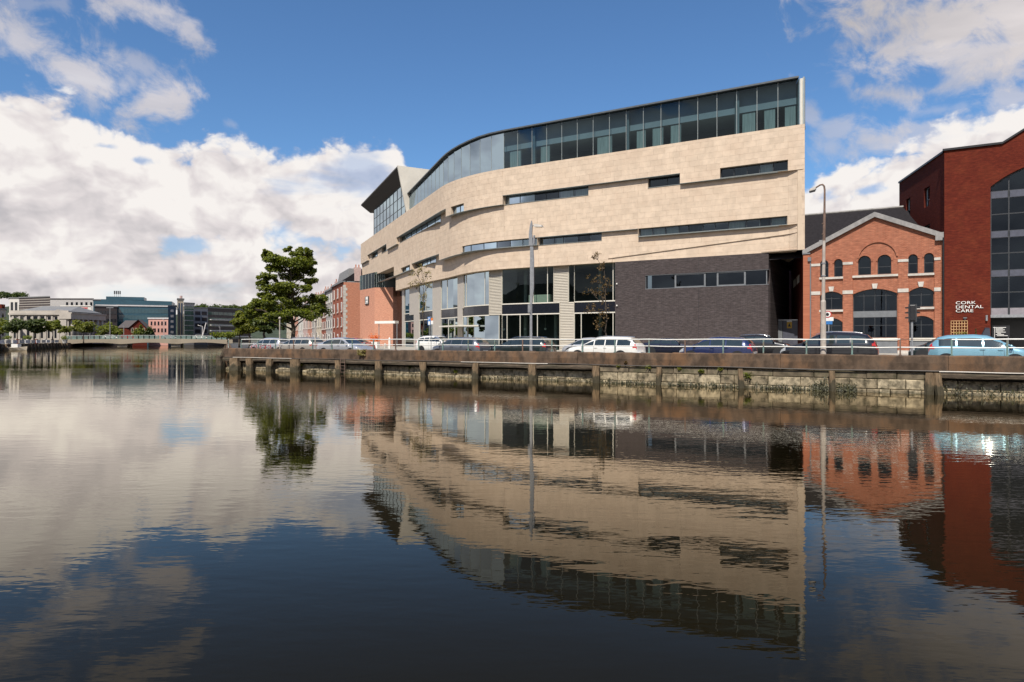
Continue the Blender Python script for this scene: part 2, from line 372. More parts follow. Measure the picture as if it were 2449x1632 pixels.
plain('parapet', (0.092, 0.063, 0.043), 0.9, var=0.42, scale=2.2, bump=0.6, bscale=9, stretch=(1, 1, .55), dirt=(0.17, 0.085, 0.038), dirt_scale=1.1, dirt_amt=0.6, spec=0.25)
plain('quay_stone', (0.140, 0.112, 0.074), 0.85, var=0.38, scale=2.6, bump=0.6, bscale=7, tint=0.22, dirt=(0.055, 0.056, 0.026), dirt_scale=1.6, dirt_amt=0.9, spec=0.3)
plain('quay_stone_pale', (0.285, 0.235, 0.155), 0.85, var=0.45, scale=4.2, bump=0.8, bscale=7, tint=0.3, dirt=(0.045, 0.040, 0.022), dirt_scale=3.4, dirt_amt=0.95, spec=0.3, tide=(0.12, 0.5, (0.040, 0.040, 0.020)))
plain('quay_back', (0.035, 0.030, 0.022), 0.9, var=0.3)
plain('timber', (0.175, 0.118, 0.066), 0.85, var=0.35, scale=3, bump=0.7, bscale=5, stretch=(7, 7, 0.7), dirt=(0.05, 0.042, 0.022), dirt_scale=2.0, dirt_amt=0.7, tide=(0.55, 0.9, (0.030, 0.028, 0.014)))
plain('timber_dark', (0.075, 0.055, 0.036), 0.9, var=0.35, scale=3, bump=0.6, bscale=5, stretch=(1, 1, 5), dirt=(0.03, 0.03, 0.015), dirt_scale=1.0, dirt_amt=0.6, tide=(0.5, 0.7, (0.020, 0.020, 0.010)))
plain('weed', (0.035, 0.045, 0.014), 0.9, var=0.5, scale=6, bump=0.8, bscale=12)
plain('pipe', (0.055, 0.045, 0.036), 0.6, var=0.2)
plain('pipe_pale', (0.48, 0.44, 0.38), 0.55, var=0.1)
plain('rail_green', (0.13, 0.21, 0.19), 0.5, var=0.2, scale=4, dirt=(0.16, 0.07, 0.03), dirt_scale=5, dirt_amt=0.7)
plain('rail_pale', (0.66, 0.65, 0.60), 0.45, var=0.08)
plain('galv', (0.36, 0.37, 0.38), 0.4, metal=0.6, var=0.12, scale=6)
plain('lamp_old', (0.42, 0.37, 0.32), 0.6, var=0.2, scale=4, dirt=(0.16, 0.10, 0.07), dirt_scale=2, dirt_amt=0.5)
plain('lamp_rust', (0.15, 0.095, 0.07), 0.7, var=0.3, scale=5)
plain('rubber', (0.012, 0.012, 0.012), 0.8)
plain('alloy', (0.55, 0.55, 0.55), 0.3, metal=0.8, var=0.05)
plain('car_dark', (0.012, 0.012, 0.013), 0.6)
plain('chrome', (0.7, 0.7, 0.7), 0.15, metal=1.0)
plain('lamp_red', (0.42, 0.012, 0.014), 0.15, coat=0.6)
plain('lamp_clear', (0.30, 0.31, 0.32), 0.1, coat=0.8)
plain('plate', (0.75, 0.75, 0.70), 0.4)
plain('car_glass', (0.020, 0.028, 0.028), 0.04, spec=0.8, coat=0.5)
plain('seat', (0.03, 0.03, 0.033), 0.9)
for nm, c, mt in (('car_blue_pale', (0.20, 0.40, 0.50), .35), ('car_black', (0.010, 0.010, 0.012), .2), ('car_blue', (0.014, 0.024, 0.085), .3), ('car_white', (0.68, 0.67, 0.63), 0.0), ('car_silver', (0.46, 0.47, 0.49), .5),
                  ('car_grey', (0.13, 0.14, 0.16), .5), ('car_green', (0.012, 0.022, 0.022), .2), ('car_red', (0.30, 0.02, 0.02), .1), ('car_navy', (0.012, 0.014, 0.030), .3), ('car_champagne', (0.40, 0.37, 0.33), .4)):
    plain(nm, c, 0.28, metal=mt, var=0.03, coat=1.0)
plain('bark', (0.075, 0.058, 0.042), 0.9, var=0.35, scale=6, bump=0.8, bscale=10, stretch=(4, 4, 1))
def leafmat(name, a, b2, trans=0.35):
    m = bpy.data.materials.new(name); m.use_nodes = True; t = m.node_tree; t.nodes.clear(); g = G(t)
    at = g.n('ShaderNodeAttribute'); at.attribute_name = 'tint'
    c = g.mix(at.outputs['Fac'], a, b2)
    d = g.n('ShaderNodeBsdfPrincipled'); g.put(d.inputs['Base Color'], c); d.inputs['Roughness'].default_value = 0.55; d.inputs['Specular IOR Level'].default_value = 0.35
    tl = g.n('ShaderNodeBsdfTranslucent'); g.put(tl.inputs[0], g.mix(1.0, c, (1.5, 1.6, 0.6), 'MULTIPLY'))
    mx = g.n('ShaderNodeMixShader'); mx.inputs[0].default_value = trans; t.links.new(d.outputs[0], mx.inputs[1]); t.links.new(tl.outputs[0], mx.inputs[2])
    o = g.n('ShaderNodeOutputMaterial'); t.links.new(mx.outputs[0], o.inputs[0]); MAT[name] = m; return m
leafmat('leaf', (0.062, 0.085, 0.014), (0.220, 0.235, 0.036), .45)
leafmat('leaf_light', (0.085, 0.105, 0.016), (0.230, 0.230, 0.040), .42)
leafmat('leaf_dark', (0.028, 0.045, 0.011), (0.085, 0.108, 0.024))
leafmat('leaf_gold', (0.16, 0.12, 0.045), (0.34, 0.29, 0.13))
leafmat('seaweed', (0.022, 0.022, 0.009), (0.060, 0.058, 0.022), .1)
leafmat('leaf_brown', (0.09, 0.055, 0.025), (0.20, 0.13, 0.055))
plain('far_wood', (0.030, 0.042, 0.022), 0.95, var=0.4, scale=0.05, bump=1.0, bscale=0.2)

def water_mat():
    """peaty river water: mirror reflection that grows towards grazing view, a dark brown body below"""
    m = bpy.data.materials.new('river_water'); m.use_nodes = True; t = m.node_tree; t.nodes.clear(); g = G(t); MAT['river_water'] = m
    tc = g.n('ShaderNodeTexCoord'); v = tc.outputs['Object']
    def mapped(rz, sx, sy):
        mp = g.n('ShaderNodeMapping'); g.put(mp.inputs[0], v); mp.inputs[2].default_value = (0, 0, rz); mp.inputs[3].default_value = (sx, sy, 1); return mp.outputs[0]
    patch = g.step(g.noise(mapped(0.3, 0.05, 0.11), 1.0, 3, 0.5), 0.40, 0.68)
    w1 = g.noise(mapped(R(12), 1.6, 4.2), 1.0, 3, 0.55)            # small ripples
    w2 = g.noise(mapped(R(-20), 0.35, 1.0), 1.0, 3, 0.5)           # slow swell
    w3 = g.noise(mapped(R(35), 3.0, 7.0), 1.0, 2, 0.5)
    h = g.add(g.mul(w2, 0.0038), g.add(g.mul(w1, g.add(0.0011, g.mul(patch, 0.0028))), g.mul(w3, g.add(0.0007, g.mul(patch, 0.0022)))))
    bp = g.n('ShaderNodeBump'); bp.inputs['Strength'].default_value = 1.0; bp.inputs['Distance'].default_value = 1.0; g.put(bp.inputs['Height'], h)
    fr = g.n('ShaderNodeFresnel'); fr.inputs[0].default_value = 1.333; g.put(fr.inputs['Normal'], bp.outputs[0])
    gl = g.n('ShaderNodeBsdfGlossy'); gl.inputs[0].default_value = (1.0, 0.94, 0.83, 1); gl.inputs['Roughness'].default_value = 0.0; g.put(gl.inputs['Normal'], bp.outputs[0])
    df = g.n('ShaderNodeBsdfDiffuse'); df.inputs[0].default_value = (0.0085, 0.0068, 0.0032, 1)
    mx = g.n('ShaderNodeMixShader'); g.put(mx.inputs[0], g.mul(g.step(fr.outputs[0], 0.0, 0.58), 0.80)); t.links.new(df.outputs[0], mx.inputs[1]); t.links.new(gl.outputs[0], mx.inputs[2])
    o = g.n('ShaderNodeOutputMaterial'); t.links.new(mx.outputs[0], o.inputs[0])
water_mat()
# ------------------------------------------------------------------ water, ground, street
def sheet(name, pts, z, mat, kind='structure', parent=None):
    o = MB().quad(*[(p[0], p[1], z) for p in pts]).build(name, mat, parent, fix=False)
    if o.data.polygons[0].normal.z < 0: o.data.flip_normals()
    if parent is None: tag(o, kind=kind)
    return o
sheet('river_water', [(-6000, -6000), (6000, -6000), (6000, 8000), (-6000, 8000)], 0.0, MAT['river_water'])
LB0 = Vector((-109.0, 145.0))
bq = lambda t, off=0.0: CORNER + VB * t + BN * off
sheet('ground', [Q(2500, WATER_A + 0.5).xy, Q(a_of(535, WATER_A) + 0.4, WATER_A + 0.5).xy, bq(0.8, 0.5), bq(1200, 0.5), (-1500, 6500), (5500, 6500), (5500, -1000)], GZ - 0.02, MAT['earth'])
sheet('far_bank_ground', [(LB0 - VB * 128)[:], (LB0 + VB * 1200)[:], (-1900, 6500), (-5500, 6500), (-5500, -5500), (5500, -5500), Q(2500, -1.2).xy[:], Q(-30, -1.2).xy[:]], GZ, MAT['earth'])
sheet('street', [Q(90, WATER_A + 0.6).xy, Q(a_of(535, WATER_A) + 0.5, WATER_A + 0.6).xy, bq(0.9, 0.6), bq(186, 0.6), bq(186, 24), bq(60, 36), Q(-20, 66).xy, Q(90, 66).xy], GZ, MAT['asphalt'])

# ------------------------------------------------------------------ the quay wall with its parapet, stones, fenders
quay = empty('quay_wall', Q(0, WATER_A, 0)); tag(quay, 'old stone quay wall with brown concrete parapet rising from the river', 'quay wall')
QL = Q(0, WATER_A, 0)
def child(o, root=quay):
    """parent without moving"""
    o.parent = root; o.matrix_parent_inverse = root.matrix_world.inverted() if False else Matrix.Translation(-Vector(root.location)); return o
aC = a_of(535, WATER_A); TOP = 1.66
rnd = random.Random(3)
edges = [aC]
while edges[-1] < 30: edges.append(edges[-1] + rnd.uniform(5.2, 7.0))
def rough_bar(a0, a1, n0, n1, z0, z1, step=0.45, j=0.018, seed=0):
    """a long concrete bar whose arrises are chipped and slightly uneven"""
    r = random.Random(seed); k = max(2, int((a1 - a0) / step)); mb = MB(); rows = []
    for i in range(k + 1):
        a = a0 + (a1 - a0) * i / k; q = lambda n, z: Q(a, n + r.uniform(-j, j), z + r.uniform(-j, j))
        rows.append([q(n0, z0), q(n0 - 0.02, z0 + (z1 - z0) * 0.5), q(n0, z1 - 0.05), q(n0 + 0.05, z1), q(n1, z1), q(n1, z0)])
    b = 0
    for row in rows: mb.v += [tuple(p) for p in row]
    for i in range(k):
        for c in range(6):
            d = (c + 1) % 6; mb.f.append((i * 6 + c, i * 6 + d, i * 6 + 6 + d, i * 6 + 6 + c)); mb.mi.append(0); mb.tint.append(None)
    mb.f.append(tuple(range(6))); mb.f.append(tuple(reversed(range(k * 6, k * 6 + 6)))); mb.mi += [0, 0]; mb.tint += [None, None]
    return mb
for i in range(len(edges) - 1):
    child(rough_bar(edges[i] + 0.006, edges[i + 1] - 0.006, WATER_A + rnd.uniform(-.015, .015), WATER_A + 0.48, 0.97, TOP + rnd.uniform(-.02, .02), seed=i).build('parapet_block', MAT['parapet']))
aR0, aR1 = a_of(1430, WATER_A), a_of(2233, WATER_A)
def recess(a): return 0.24 if (a < aR0 or a > aR1) else 0.0
# core behind the stones
for a0, a1, off in ((aC, aR0, 0.50), (aR0, aR1, 0.25), (aR1, 30, 0.50)):
    child(MB().qbox(a0, a1, WATER_A + off, WATER_A + 1.2, -0.6, 1.0).build('wall_core', MAT['quay_back']))
rnd = random.Random(11)
def stone(a0, a1, n0, z0, z1, mat, depth=0.3):
    mb = MB(); j = lambda: rnd.uniform(-.018, .018)
    g = 0.008; c = 0.025
    fr = [(a0 + g, z0 + g), (a1 - g, z0 + g), (a1 - g, z1 - g), (a0 + g, z1 - g)]
    fi = [(a0 + g + c, z0 + g + c), (a1 - g - c, z0 + g + c), (a1 - g - c, z1 - g - c), (a0 + g + c, z1 - g - c)]
    pr = rnd.uniform(-.02, .03); V = [Q(a + j() * .6, n0 + 0.03, z + j() * .6) for a, z in fr] + [Q(a, n0 - pr + j(), z) for a, z in fi] + [Q(a, n0 + depth, z) for a, z in fr]
    mb.v = [tuple(v) for v in V]
    F_ = [(4, 5, 6, 7)] + [(i, (i + 1) % 4, 4 + (i + 1) % 4, 4 + i) for i in range(4)] + [((i + 1) % 4, i, 8 + i, 8 + (i + 1) % 4) for i in range(4)]
    t = rnd.random()
    for f in F_: mb.f.append(f); mb.mi.append(0); mb.tint.append(t)
    return child(mb.build('stone_block', mat))
for row, (z0, z1, w0, w1) in enumerate(((-0.35, 0.16, 0.35, 0.7), (0.16, 0.60, 0.55, 1.5), (0.60, 0.97, 0.9, 2.2))):
    a = aC
    while a < 12:
        a1 = a + rnd.uniform(w0, w1)
        for lim in (aR0, aR1):
            if a < lim - 0.02 < a1: a1 = lim
        rc = recess((a + a1) / 2)
        if not (rc and row == 2):
            n0 = WATER_A + 0.03 + rc - (0.10 if row == 0 else 0)
            stone(a, a1, n0, z0, z1, MAT['quay_stone'] if row == 2 else MAT['quay_stone_pale'])
        a = a1
# timber wales under the parapet where the wall steps back, and the pipe that runs along
for a0, a1 in ((aC, aR0 - 0.1), (aR1 + 0.2, 30)):
    child(rough_bar(a0, a1, WATER_A - 0.10, WATER_A + 0.14, 0.72, 0.94, 0.8, 0.02, 5).build('timber_wale', MAT['timber_dark']))
pp = [Q(aC + 0.2 + i * (30 - aC) / 60, WATER_A - 0.05, 0.985 + 0.018 * math.sin(i * 0.9)) for i in range(61)]
child(MB().tube(pp, 0.03, 6).build('service_pipe', MAT['pipe']))
for x0, x1 in ((1105, 1312), (2246, 2449), (560, 700)): child(MB().tube([Q(a_of(x0 + (x1 - x0) * k / 6, WATER_A), WATER_A - .11, 0.985 + .006 * math.sin(k)) for k in range(7)], .026, 6).build('pale_pipe', MAT['pipe_pale']))
# fender piles standing in the water
def pile(a, wd, lean, seed, n=WATER_A - 0.05, top=0.93, mat='timber'):
    r = random.Random(seed); mb = MB(); k = 6; segs = 8; ln = lean
    for i in range(k + 1):
        z = -0.6 + (top + 0.6) * i / k; taper = 1.12 - 0.18 * i / k
        for s in range(segs):
            t = 2 * math.pi * s / segs + 0.4; rr = wd / 2 * taper * (1 + r.uniform(-.09, .09))
            mb.v.append(tuple(Q(a + ln * (1 - i / k) + math.cos(t) * rr, n - 0.12 + math.sin(t) * rr * 0.9, z)))
    for i in range(k):
        for s in range(segs):
            c, d = i * segs + s, i * segs + (s + 1) % segs
            mb.f.append((c, d, d + segs, c + segs)); mb.mi.append(0); mb.tint.append(None)
    mb.f.append(tuple(k * segs + s for s in range(segs))); mb.mi.append(0); mb.tint.append(None)
    return child(mb.build('fender_pile', MAT[mat]))
for i, (x, wd, ln) in enumerate([(567, .95, .1), (601, .6, .1), (650, .6, -.1), (706, .55, .1), (716, .45, -.1), (811, .45, .2), (908, .50, .12), (1012, .36, .25), (1020, .30, -.2), (1142, .46, -.08), (1276, .52, .05), (1428, .42, .05), (1579, .28, -.05), (1772, .26, .1), (1990, .27, .1), (2224, .36, -.05), (2240, .34, .18)]):
    pile(a_of(x, WATER_A), wd, ln, i)
for i in range(7):                                                     # cluster at the corner
    t = i / 6 * 2.0 - 0.6
    p = CORNER + VB * max(0, t * 1.6) - BN * 0.1; a = Vector(p).dot(RT); n = Vector(p).dot(NV)
    pile(a - 0.2, 0.55, 0.05, 40 + i, n=n, top=0.93 + 0.06 * (i % 3), mat='timber_dark')
# weed hanging on the stones near the piles: low mounds
def tuft(p, r, h, n, mat, seed, name='wall_plant', lab=None, grp=None):
    q = random.Random(seed); mb = MB()
    for _ in range(n):
        t = q.uniform(0, 2 * math.pi); rr = r * q.random() ** .6; c = Vector(p) + Vector((math.cos(t) * rr, math.sin(t) * rr * .5, q.uniform(-.2, 1) * h))
        l = q.uniform(.05, .12); d = Vector((q.uniform(-1, 1), q.uniform(-1, 1), q.uniform(-.2, 1))).normalized(); e = d.orthogonal().normalized() * l * .35; d *= l
        mb.quad(c - d, c + e, c + d, c - e, t=q.random())
    return mb.build(name, MAT[mat], fix=False)
weeds = [(1480, .90, .10, 'leaf_light'), (1552, .86, .16, 'leaf_light'), (1625, .84, .07, 'leaf_light'), (1678, .72, .14, 'leaf_light'), (1724, .86, .13, 'leaf_light'), (1790, .55, .22, 'leaf'), (1012, .8, .12, 'leaf_light'), (1085, .35, .10, 'leaf_light'), (975, .55, .28, 'leaf_dark'), (1497, 1.12, .08, 'leaf_brown'), (715, .5, .18, 'leaf_light')]
for i, (x, z, r, mt) in enumerate(weeds):
    q = Q(a_of(x, WATER_A), WATER_A + (0.2 if x < 1400 else -0.03), z)
    o = tuft(q, r, r * .9, 46, mt, i); child(o); o.name = 'weed_tuft'
for i, (x0, x1, zt) in enumerate([(1600, 1770, .18), (1800, 1985, .2), (2000, 2050, .3), (1945, 1980, .4), (2240, 2520, .38), (1440, 1570, .16), (1150, 1420, .22), (730, 900, .3)]):
    q = random.Random(i); mb = MB(); rc = 0.24 if (x0 < 1430 or x0 > 2230) else 0
    for _ in range(260):
        x = q.uniform(x0, x1); z = abs(q.gauss(0, zt * .55)); c = Q(a_of(x, WATER_A), WATER_A - 0.04 + rc + q.uniform(-.12, .02), z); l = q.uniform(.03, .07)
        d = Vector((q.uniform(-.6, .6), q.uniform(-.6, .1), -1)).normalized() * l; e = Vector((RT.x, RT.y, q.uniform(-.4, .4))) * l * .5
        mb.quad(c - d, c + e, c + d, c - e, t=q.random())
    child(tag(mb.build('seaweed', MAT['seaweed'], fix=False), kind='stuff'))
# orange-flowered bush on the parapet
o = tuft(Q(a_of(868, WATER_A), WATER_A - 0.12, 1.35), .32, .32, 140, 'leaf_gold', 90); tag(o, 'yellow-brown bush hanging over the quay parapet', 'bush')
o.name = 'parapet_bush'
# steel ladder
mb = MB(); a = a_of(824, WATER_A)
for s in (-.2, .2): mb.tube([Q(a + s, WATER_A - .18, -.4), Q(a + s, WATER_A - .18, 1.1)], .022, 6)
for k in range(6): mb.tube([Q(a - .2, WATER_A - .18, -.1 + k * .22), Q(a + .2, WATER_A - .18, -.1 + k * .22)], .016, 5)
tag(mb.build('ladder', MAT['lamp_rust']), 'rusty steel ladder fixed to the quay wall', 'ladder')
# second reach of the wall, up-river to the bridge
b2 = empty('river_wall', bq(0).to_3d()); tag(b2, 'stone river wall running up-river towards the bridge', 'river wall')
mb = MB(); mb.hexa([(*bq(0.3, 0.1), -.6), (*bq(188, 0.1), -.6), (*bq(188, 0.7), -.6), (*bq(0.3, 0.7), -.6), (*bq(0.3, 0.1), 1.45), (*bq(188, 0.1), 1.45), (*bq(188, 0.7), 1.45), (*bq(0.3, 0.7), 1.45)])
child(mb.build('wall', MAT['parapet']), b2)
for k in range(14):
    t = 4 + k * 7.5; mb = MB(); mb.tube([(*bq(t, -0.1), -.5), (*bq(t, -0.1), 1.1)], .22, 7); child(mb.build('fender_pile', MAT['timber_dark']), b2)

# ------------------------------------------------------------------ railing on the parapet
rail = empty('quay_railing', Q(0, WATER_A + 0.25, TOP)); tag(rail, 'green and white two-bar railing along the quay parapet', 'railing')
RN = WATER_A + 0.26
posts = [a_of(x, RN) for x in (2409, 2276, 2153, 2038, 1929, 1826, 1729.7, 1638.7)]
sp = (posts[0] - posts[-1]) / 7
while posts[-1] > aC + sp: posts.append(posts[-1] - sp)
posts = [posts[0] + sp * k for k in (3, 2, 1)] + posts
for i, a in enumerate(posts):
    mb = MB(); mb.qbox(a - .032, a + .032, RN - .03, RN + .03, TOP - 0.03, E - 0.02); mb.qbox(a - .06, a + .06, RN - .06, RN + .06, TOP - 0.03, TOP + 0.025)
    child(mb.build('post', MAT['rail_green'] if i % 5 else MAT['lamp_rust']), rail)
for i in range(len(posts) - 1):
    x1, x0 = posts[i], posts[i + 1]; rz = 0.006 * ((i * 37) % 5 - 2)
    for z, r_ in ((E - 0.005, .030), (2.0, .026)):
        miss = (i == 4 and z > 2.1)
        child(MB().tube([Q(x0, RN, z + (0.01 if i % 3 else -0.006)), Q((x0 + x1) / 2, RN, z + rz), Q(x1, RN, z + (0.01 if (i + 2) % 3 else -0.006))], .014 if miss else r_, 7).build('rail', MAT['lamp_rust'] if miss else MAT['rail_pale']), rail)
b3 = empty('corner_railing', bq(0.4, .35).to_3d()); tag(b3, 'slatted railing turning the quay corner up-river', 'railing')
mb = MB(); mb.tube([(*bq(0.2, .35), E), (*bq(40, .35), E)], .03, 6); child(mb.build('rail', MAT['rail_pale']), b3)
mb = MB(); mb.tube([(*bq(0.2, .35), 1.75), (*bq(40, .35), 1.75)], .03, 6); child(mb.build('rail', MAT['rail_pale']), b3)
for k in range(34):
    mb = MB(); t = 0.5 + k * 1.15; mb.tube([(*bq(t, .35), 1.45), (*bq(t, .35), E)], .022, 5); child(mb.build('post', MAT['rail_green']), b3)
# ------------------------------------------------------------------ the stone-clad hotel on the bend
P0 = Vector((26.2, 61.1)); IP = Vector((-6.46, 80.4)); UL = -RT
UL = (IP - P0).normalized(); TL = 7.0
T1, T2 = IP - UL * TL, IP + VB * TL
def _plan():
    pts = [P0.copy()]; L = (T1 - P0).length
    pts += [P0 + UL * (L * k / 12) for k in range(1, 13)]
    ang = math.acos(max(-1, min(1, UL.dot(VB)))); Rr = TL / math.tan(ang / 2); nl = Vector((UL.y, -UL.x))   # turn is to the right of travel
    cen = T1 + nl * Rr; v0 = T1 - cen
    for k in range(1, 15):
        t = -ang * k / 14; pts.append(cen + Vector((v0.x * math.cos(t) - v0.y * math.sin(t), v0.x * math.sin(t) + v0.y * math.cos(t))))
    last = pts[-1]
    pts += [last + VB * (56.0 * k / 16) for k in range(1, 17)]
    return pts
HP = _plan(); HS = [0.0]
for a, b in zip(HP, HP[1:]): HS.append(HS[-1] + (b - a).length)
def hp(s):
    """plan point and outward normal at arc length s from the right-hand corner"""
    s = max(0.0, min(HS[-1] - 1e-4, s)); i = 0
    while HS[i + 1] < s: i += 1
    f = (s - HS[i]) / (HS[i + 1] - HS[i]); p = HP[i].lerp(HP[i + 1], f)
    def tang(k):
        a, b = HP[max(0, k - 1)], HP[min(len(HP) - 1, k + 1)]; return (b - a).normalized()
    t = tang(i).lerp(tang(i + 1), f).normalized(); return p, Vector((-t.y, t.x))
def H(s, off, h):
    """off: metres outward from the face; h: height above the eye"""
    if off < -1.0: s = s + 0.30 * -off * max(0.0, 1 - s / 12.0)      # near the right-hand end the block narrows along the slanting party wall
    p, n = hp(s); q = p + n * off; return Vector((q.x, q.y, E + h))
HI = H
def s_of(x):
    r = ray(x); best = None
    for i in range(len(HP) - 1):
        a, b = HP[i], HP[i + 1]; fa, fb = a.x - r * a.y, b.x - r * b.y
        if fa * fb <= 0 and fa != fb: return HS[i] + (HS[i + 1] - HS[i]) * fa / (fa - fb)
    return 0.0 if r > ray(1900) else HS[-1]
def check_out():
    p, n = hp(5.0); return n.dot(-p) > 0
assert check_out()
hotel = empty('hotel_building', (P0.x, P0.y, PZ)); tag(hotel, 'large curved hotel clad in cream stone with strip windows and glass top storey', 'building')
def hchild(o, par=None):
    par = par or hotel
    o.parent = par; o.matrix_parent_inverse = Matrix.Translation(-Vector(hotel.location)); return o
SEND = s_of(862)
# heights above the eye
STOP, SBOT, WB = 19.3, 8.05, 12.0
L1lo, L1hi, L2lo, L2hi = 15.27, 16.28, 10.42, 11.26
sW = s_of(937)
sA = s_of(1052)
def bulge(s): return math.exp(-((s - sA) / 7.5) ** 2)
KINK = s_of(1884.5)
def fade(s): return min(1.0, max(0.0, (s - 0.1) / KINK))
def off_top(s): return 0.0
def off_mid(s): return -(0.34 + 0.45 * bulge(s)) * fade(s)
def off_low(s): return -(0.66 + 0.95 * bulge(s)) * fade(s)
def off_base(s): return off_low(s) - 0.10 * fade(s)
def steps(seq):
    """[(x, level)...] from left to right in the picture -> [(s0, s1, level)...]"""
    out = []
    for (x0, l), (x1, _) in zip(seq, seq[1:]): out.append((s_of(x1), s_of(x0), l))
    return out
B1 = steps([(862, L1lo), (879, L1hi), (924, L1lo), (948.4, L1hi), (1066, L1lo), (1202, L1hi), (1626, L1lo), (1924, None)])
B2 = steps([(862, L2lo), (979.4, L2hi), (1037, L2lo), (1281, L2hi), (1522.7, L2lo), (1924, None)])
def diag(s):
    s0, s1 = s_of(1435), 0.0
    if s > s0: return SBOT
    return 8.42 + (9.72 - 8.42) * (s0 - s) / (s0 - s1)
WIN = []   # windows: s0, s1, h0, h1, layer, panes
def win(x0, x1, h0, h1, layer, n, setback=0.42): WIN.append((s_of(x1), s_of(x0), h0, h1, layer, n, setback))
win(1078, 1109, L1lo, L1hi - .05, 'top', 2)
win(1722, 1884.5, L1lo + .06, L1hi, 'top', 5)
win(1202.5, 1404, L1lo, L1hi, 'mid', 6)
win(1546.7, 1625.5, L1lo, L1hi, 'mid', 2)
win(951, 1041, L1lo + .05, L1hi, 'mid', 7)
win(884, 899, L1lo, L1hi, 'mid', 2); win(908, 923.5, L1lo, L1hi, 'mid', 2)
win(1095, 1280.5, L2lo + .04, L2hi, 'mid', 6)
win(953.5, 975, L2lo + .04, L2hi, 'mid', 3)
win(1523.3, 1881.8, L2lo + .04, L2hi, 'mid', 11)
win(1281.5, 1433, L2lo, L2hi, 'low', 5)
win(980, 1023, L2lo, L2hi, 'low', 4)
OFF = {'top': off_top, 'mid': off_mid, 'low': off_low, 'base': off_base}
def level(B, s):
    for s0, s1, l in B:
        if s0 - 1e-6 <= s <= s1 + 1e-6: return l
    return B[-1][2]
cuts = sorted({0.0, SEND, sW, s_of(1435)} | {s for b in B1 + B2 for s in b[:2]} | {s for q in WIN for s in q[:2]} | {round(HS[i], 4) for i in range(len(HS)) if HS[i] < SEND})
cuts = [c for i, c in enumerate(cuts) if i == 0 or c - cuts[i - 1] > 1e-3 and c <= SEND + 1e-3]
def regions():
    for s0, s1 in zip(cuts, cuts[1:]):
        sm = (s0 + s1) / 2; l1, l2 = level(B1, sm), level(B2, sm)
        low = WB if sm > sW else SBOT
        yield 'top', s0, s1, l1, STOP
        yield 'mid', s0, s1, max(l2, low), l1
        if low < l2:
            yield 'low', s0, s1, low, l2
def split_rect(r, holes):
    out = [r]
    for (a0, a1, b0, b1) in holes:
        nxt = []
        for (s0, s1, z0, z1) in out:
            if a1 <= s0 or a0 >= s1 or b1 <= z0 or b0 >= z1: nxt.append((s0, s1, z0, z1)); continue
            if a0 > s0: nxt.append((s0, a0, z0, z1))
            if a1 < s1: nxt.append((a1, s1, z0, z1))
            m0, m1 = max(s0, a0), min(s1, a1)
            if b0 > z0: nxt.append((m0, m1, z0, b0))
            if b1 < z1: nxt.append((m0, m1, b1, z1))
        out = nxt
    return out
INN = -2.0
def slab(mb, s0, s1, z0a, z0b, z1a, z1b, o0, o1, inner=INN, mi=0, t=None):
    """block between arc lengths s0..s1 from face offset o to the inner offset; separate heights at both ends"""
    p = [H(s0, o0, z0a), H(s1, o1, z0b), HI(s1, inner, z0b), HI(s0, inner, z0a), H(s0, o0, z1a), H(s1, o1, z1b), HI(s1, inner, z1b), HI(s0, inner, z1a)]
    mb.hexa(p, mi, t)
back = {k: MB() for k in ('top', 'mid', 'low')}
pan = []           # (size, MB)
prng = random.Random(5)
RH, CW = 0.56, 1.18
for layer, s0, s1, z0, z1 in regions():
    if z1 - z0 < 0.02: continue
    holes = [(q[0], q[1], q[2], q[3]) for q in WIN if q[4] == layer]
    of = OFF[layer]
    for (a0, a1, b0, b1) in split_rect((s0, s1, z0, z1), holes):
        if layer == 'low' and a1 <= s_of(1435) + 1e-3:
            d0, d1 = diag(a0), diag(a1)
            slab(back['low'], a0, a1, max(b0, d0), max(b0, d1), max(b1, d0), max(b1, d1), of(a0) - .03, of(a1) - .03)
            slab(back['low'], a0, a1, b0, b0, d0, d1, off_base(a0) - .03, off_base(a1) - .03, INN + .01)
        else:
            slab(back[layer], a0, a1, b0, b0, b1, b1, of(a0) - .03, of(a1) - .03)
for k, nm in (('top', 'upper_wall'), ('mid', 'middle_wall'), ('low', 'lower_wall')):
    hchild(back[k].build(nm, MAT['stone_back']))
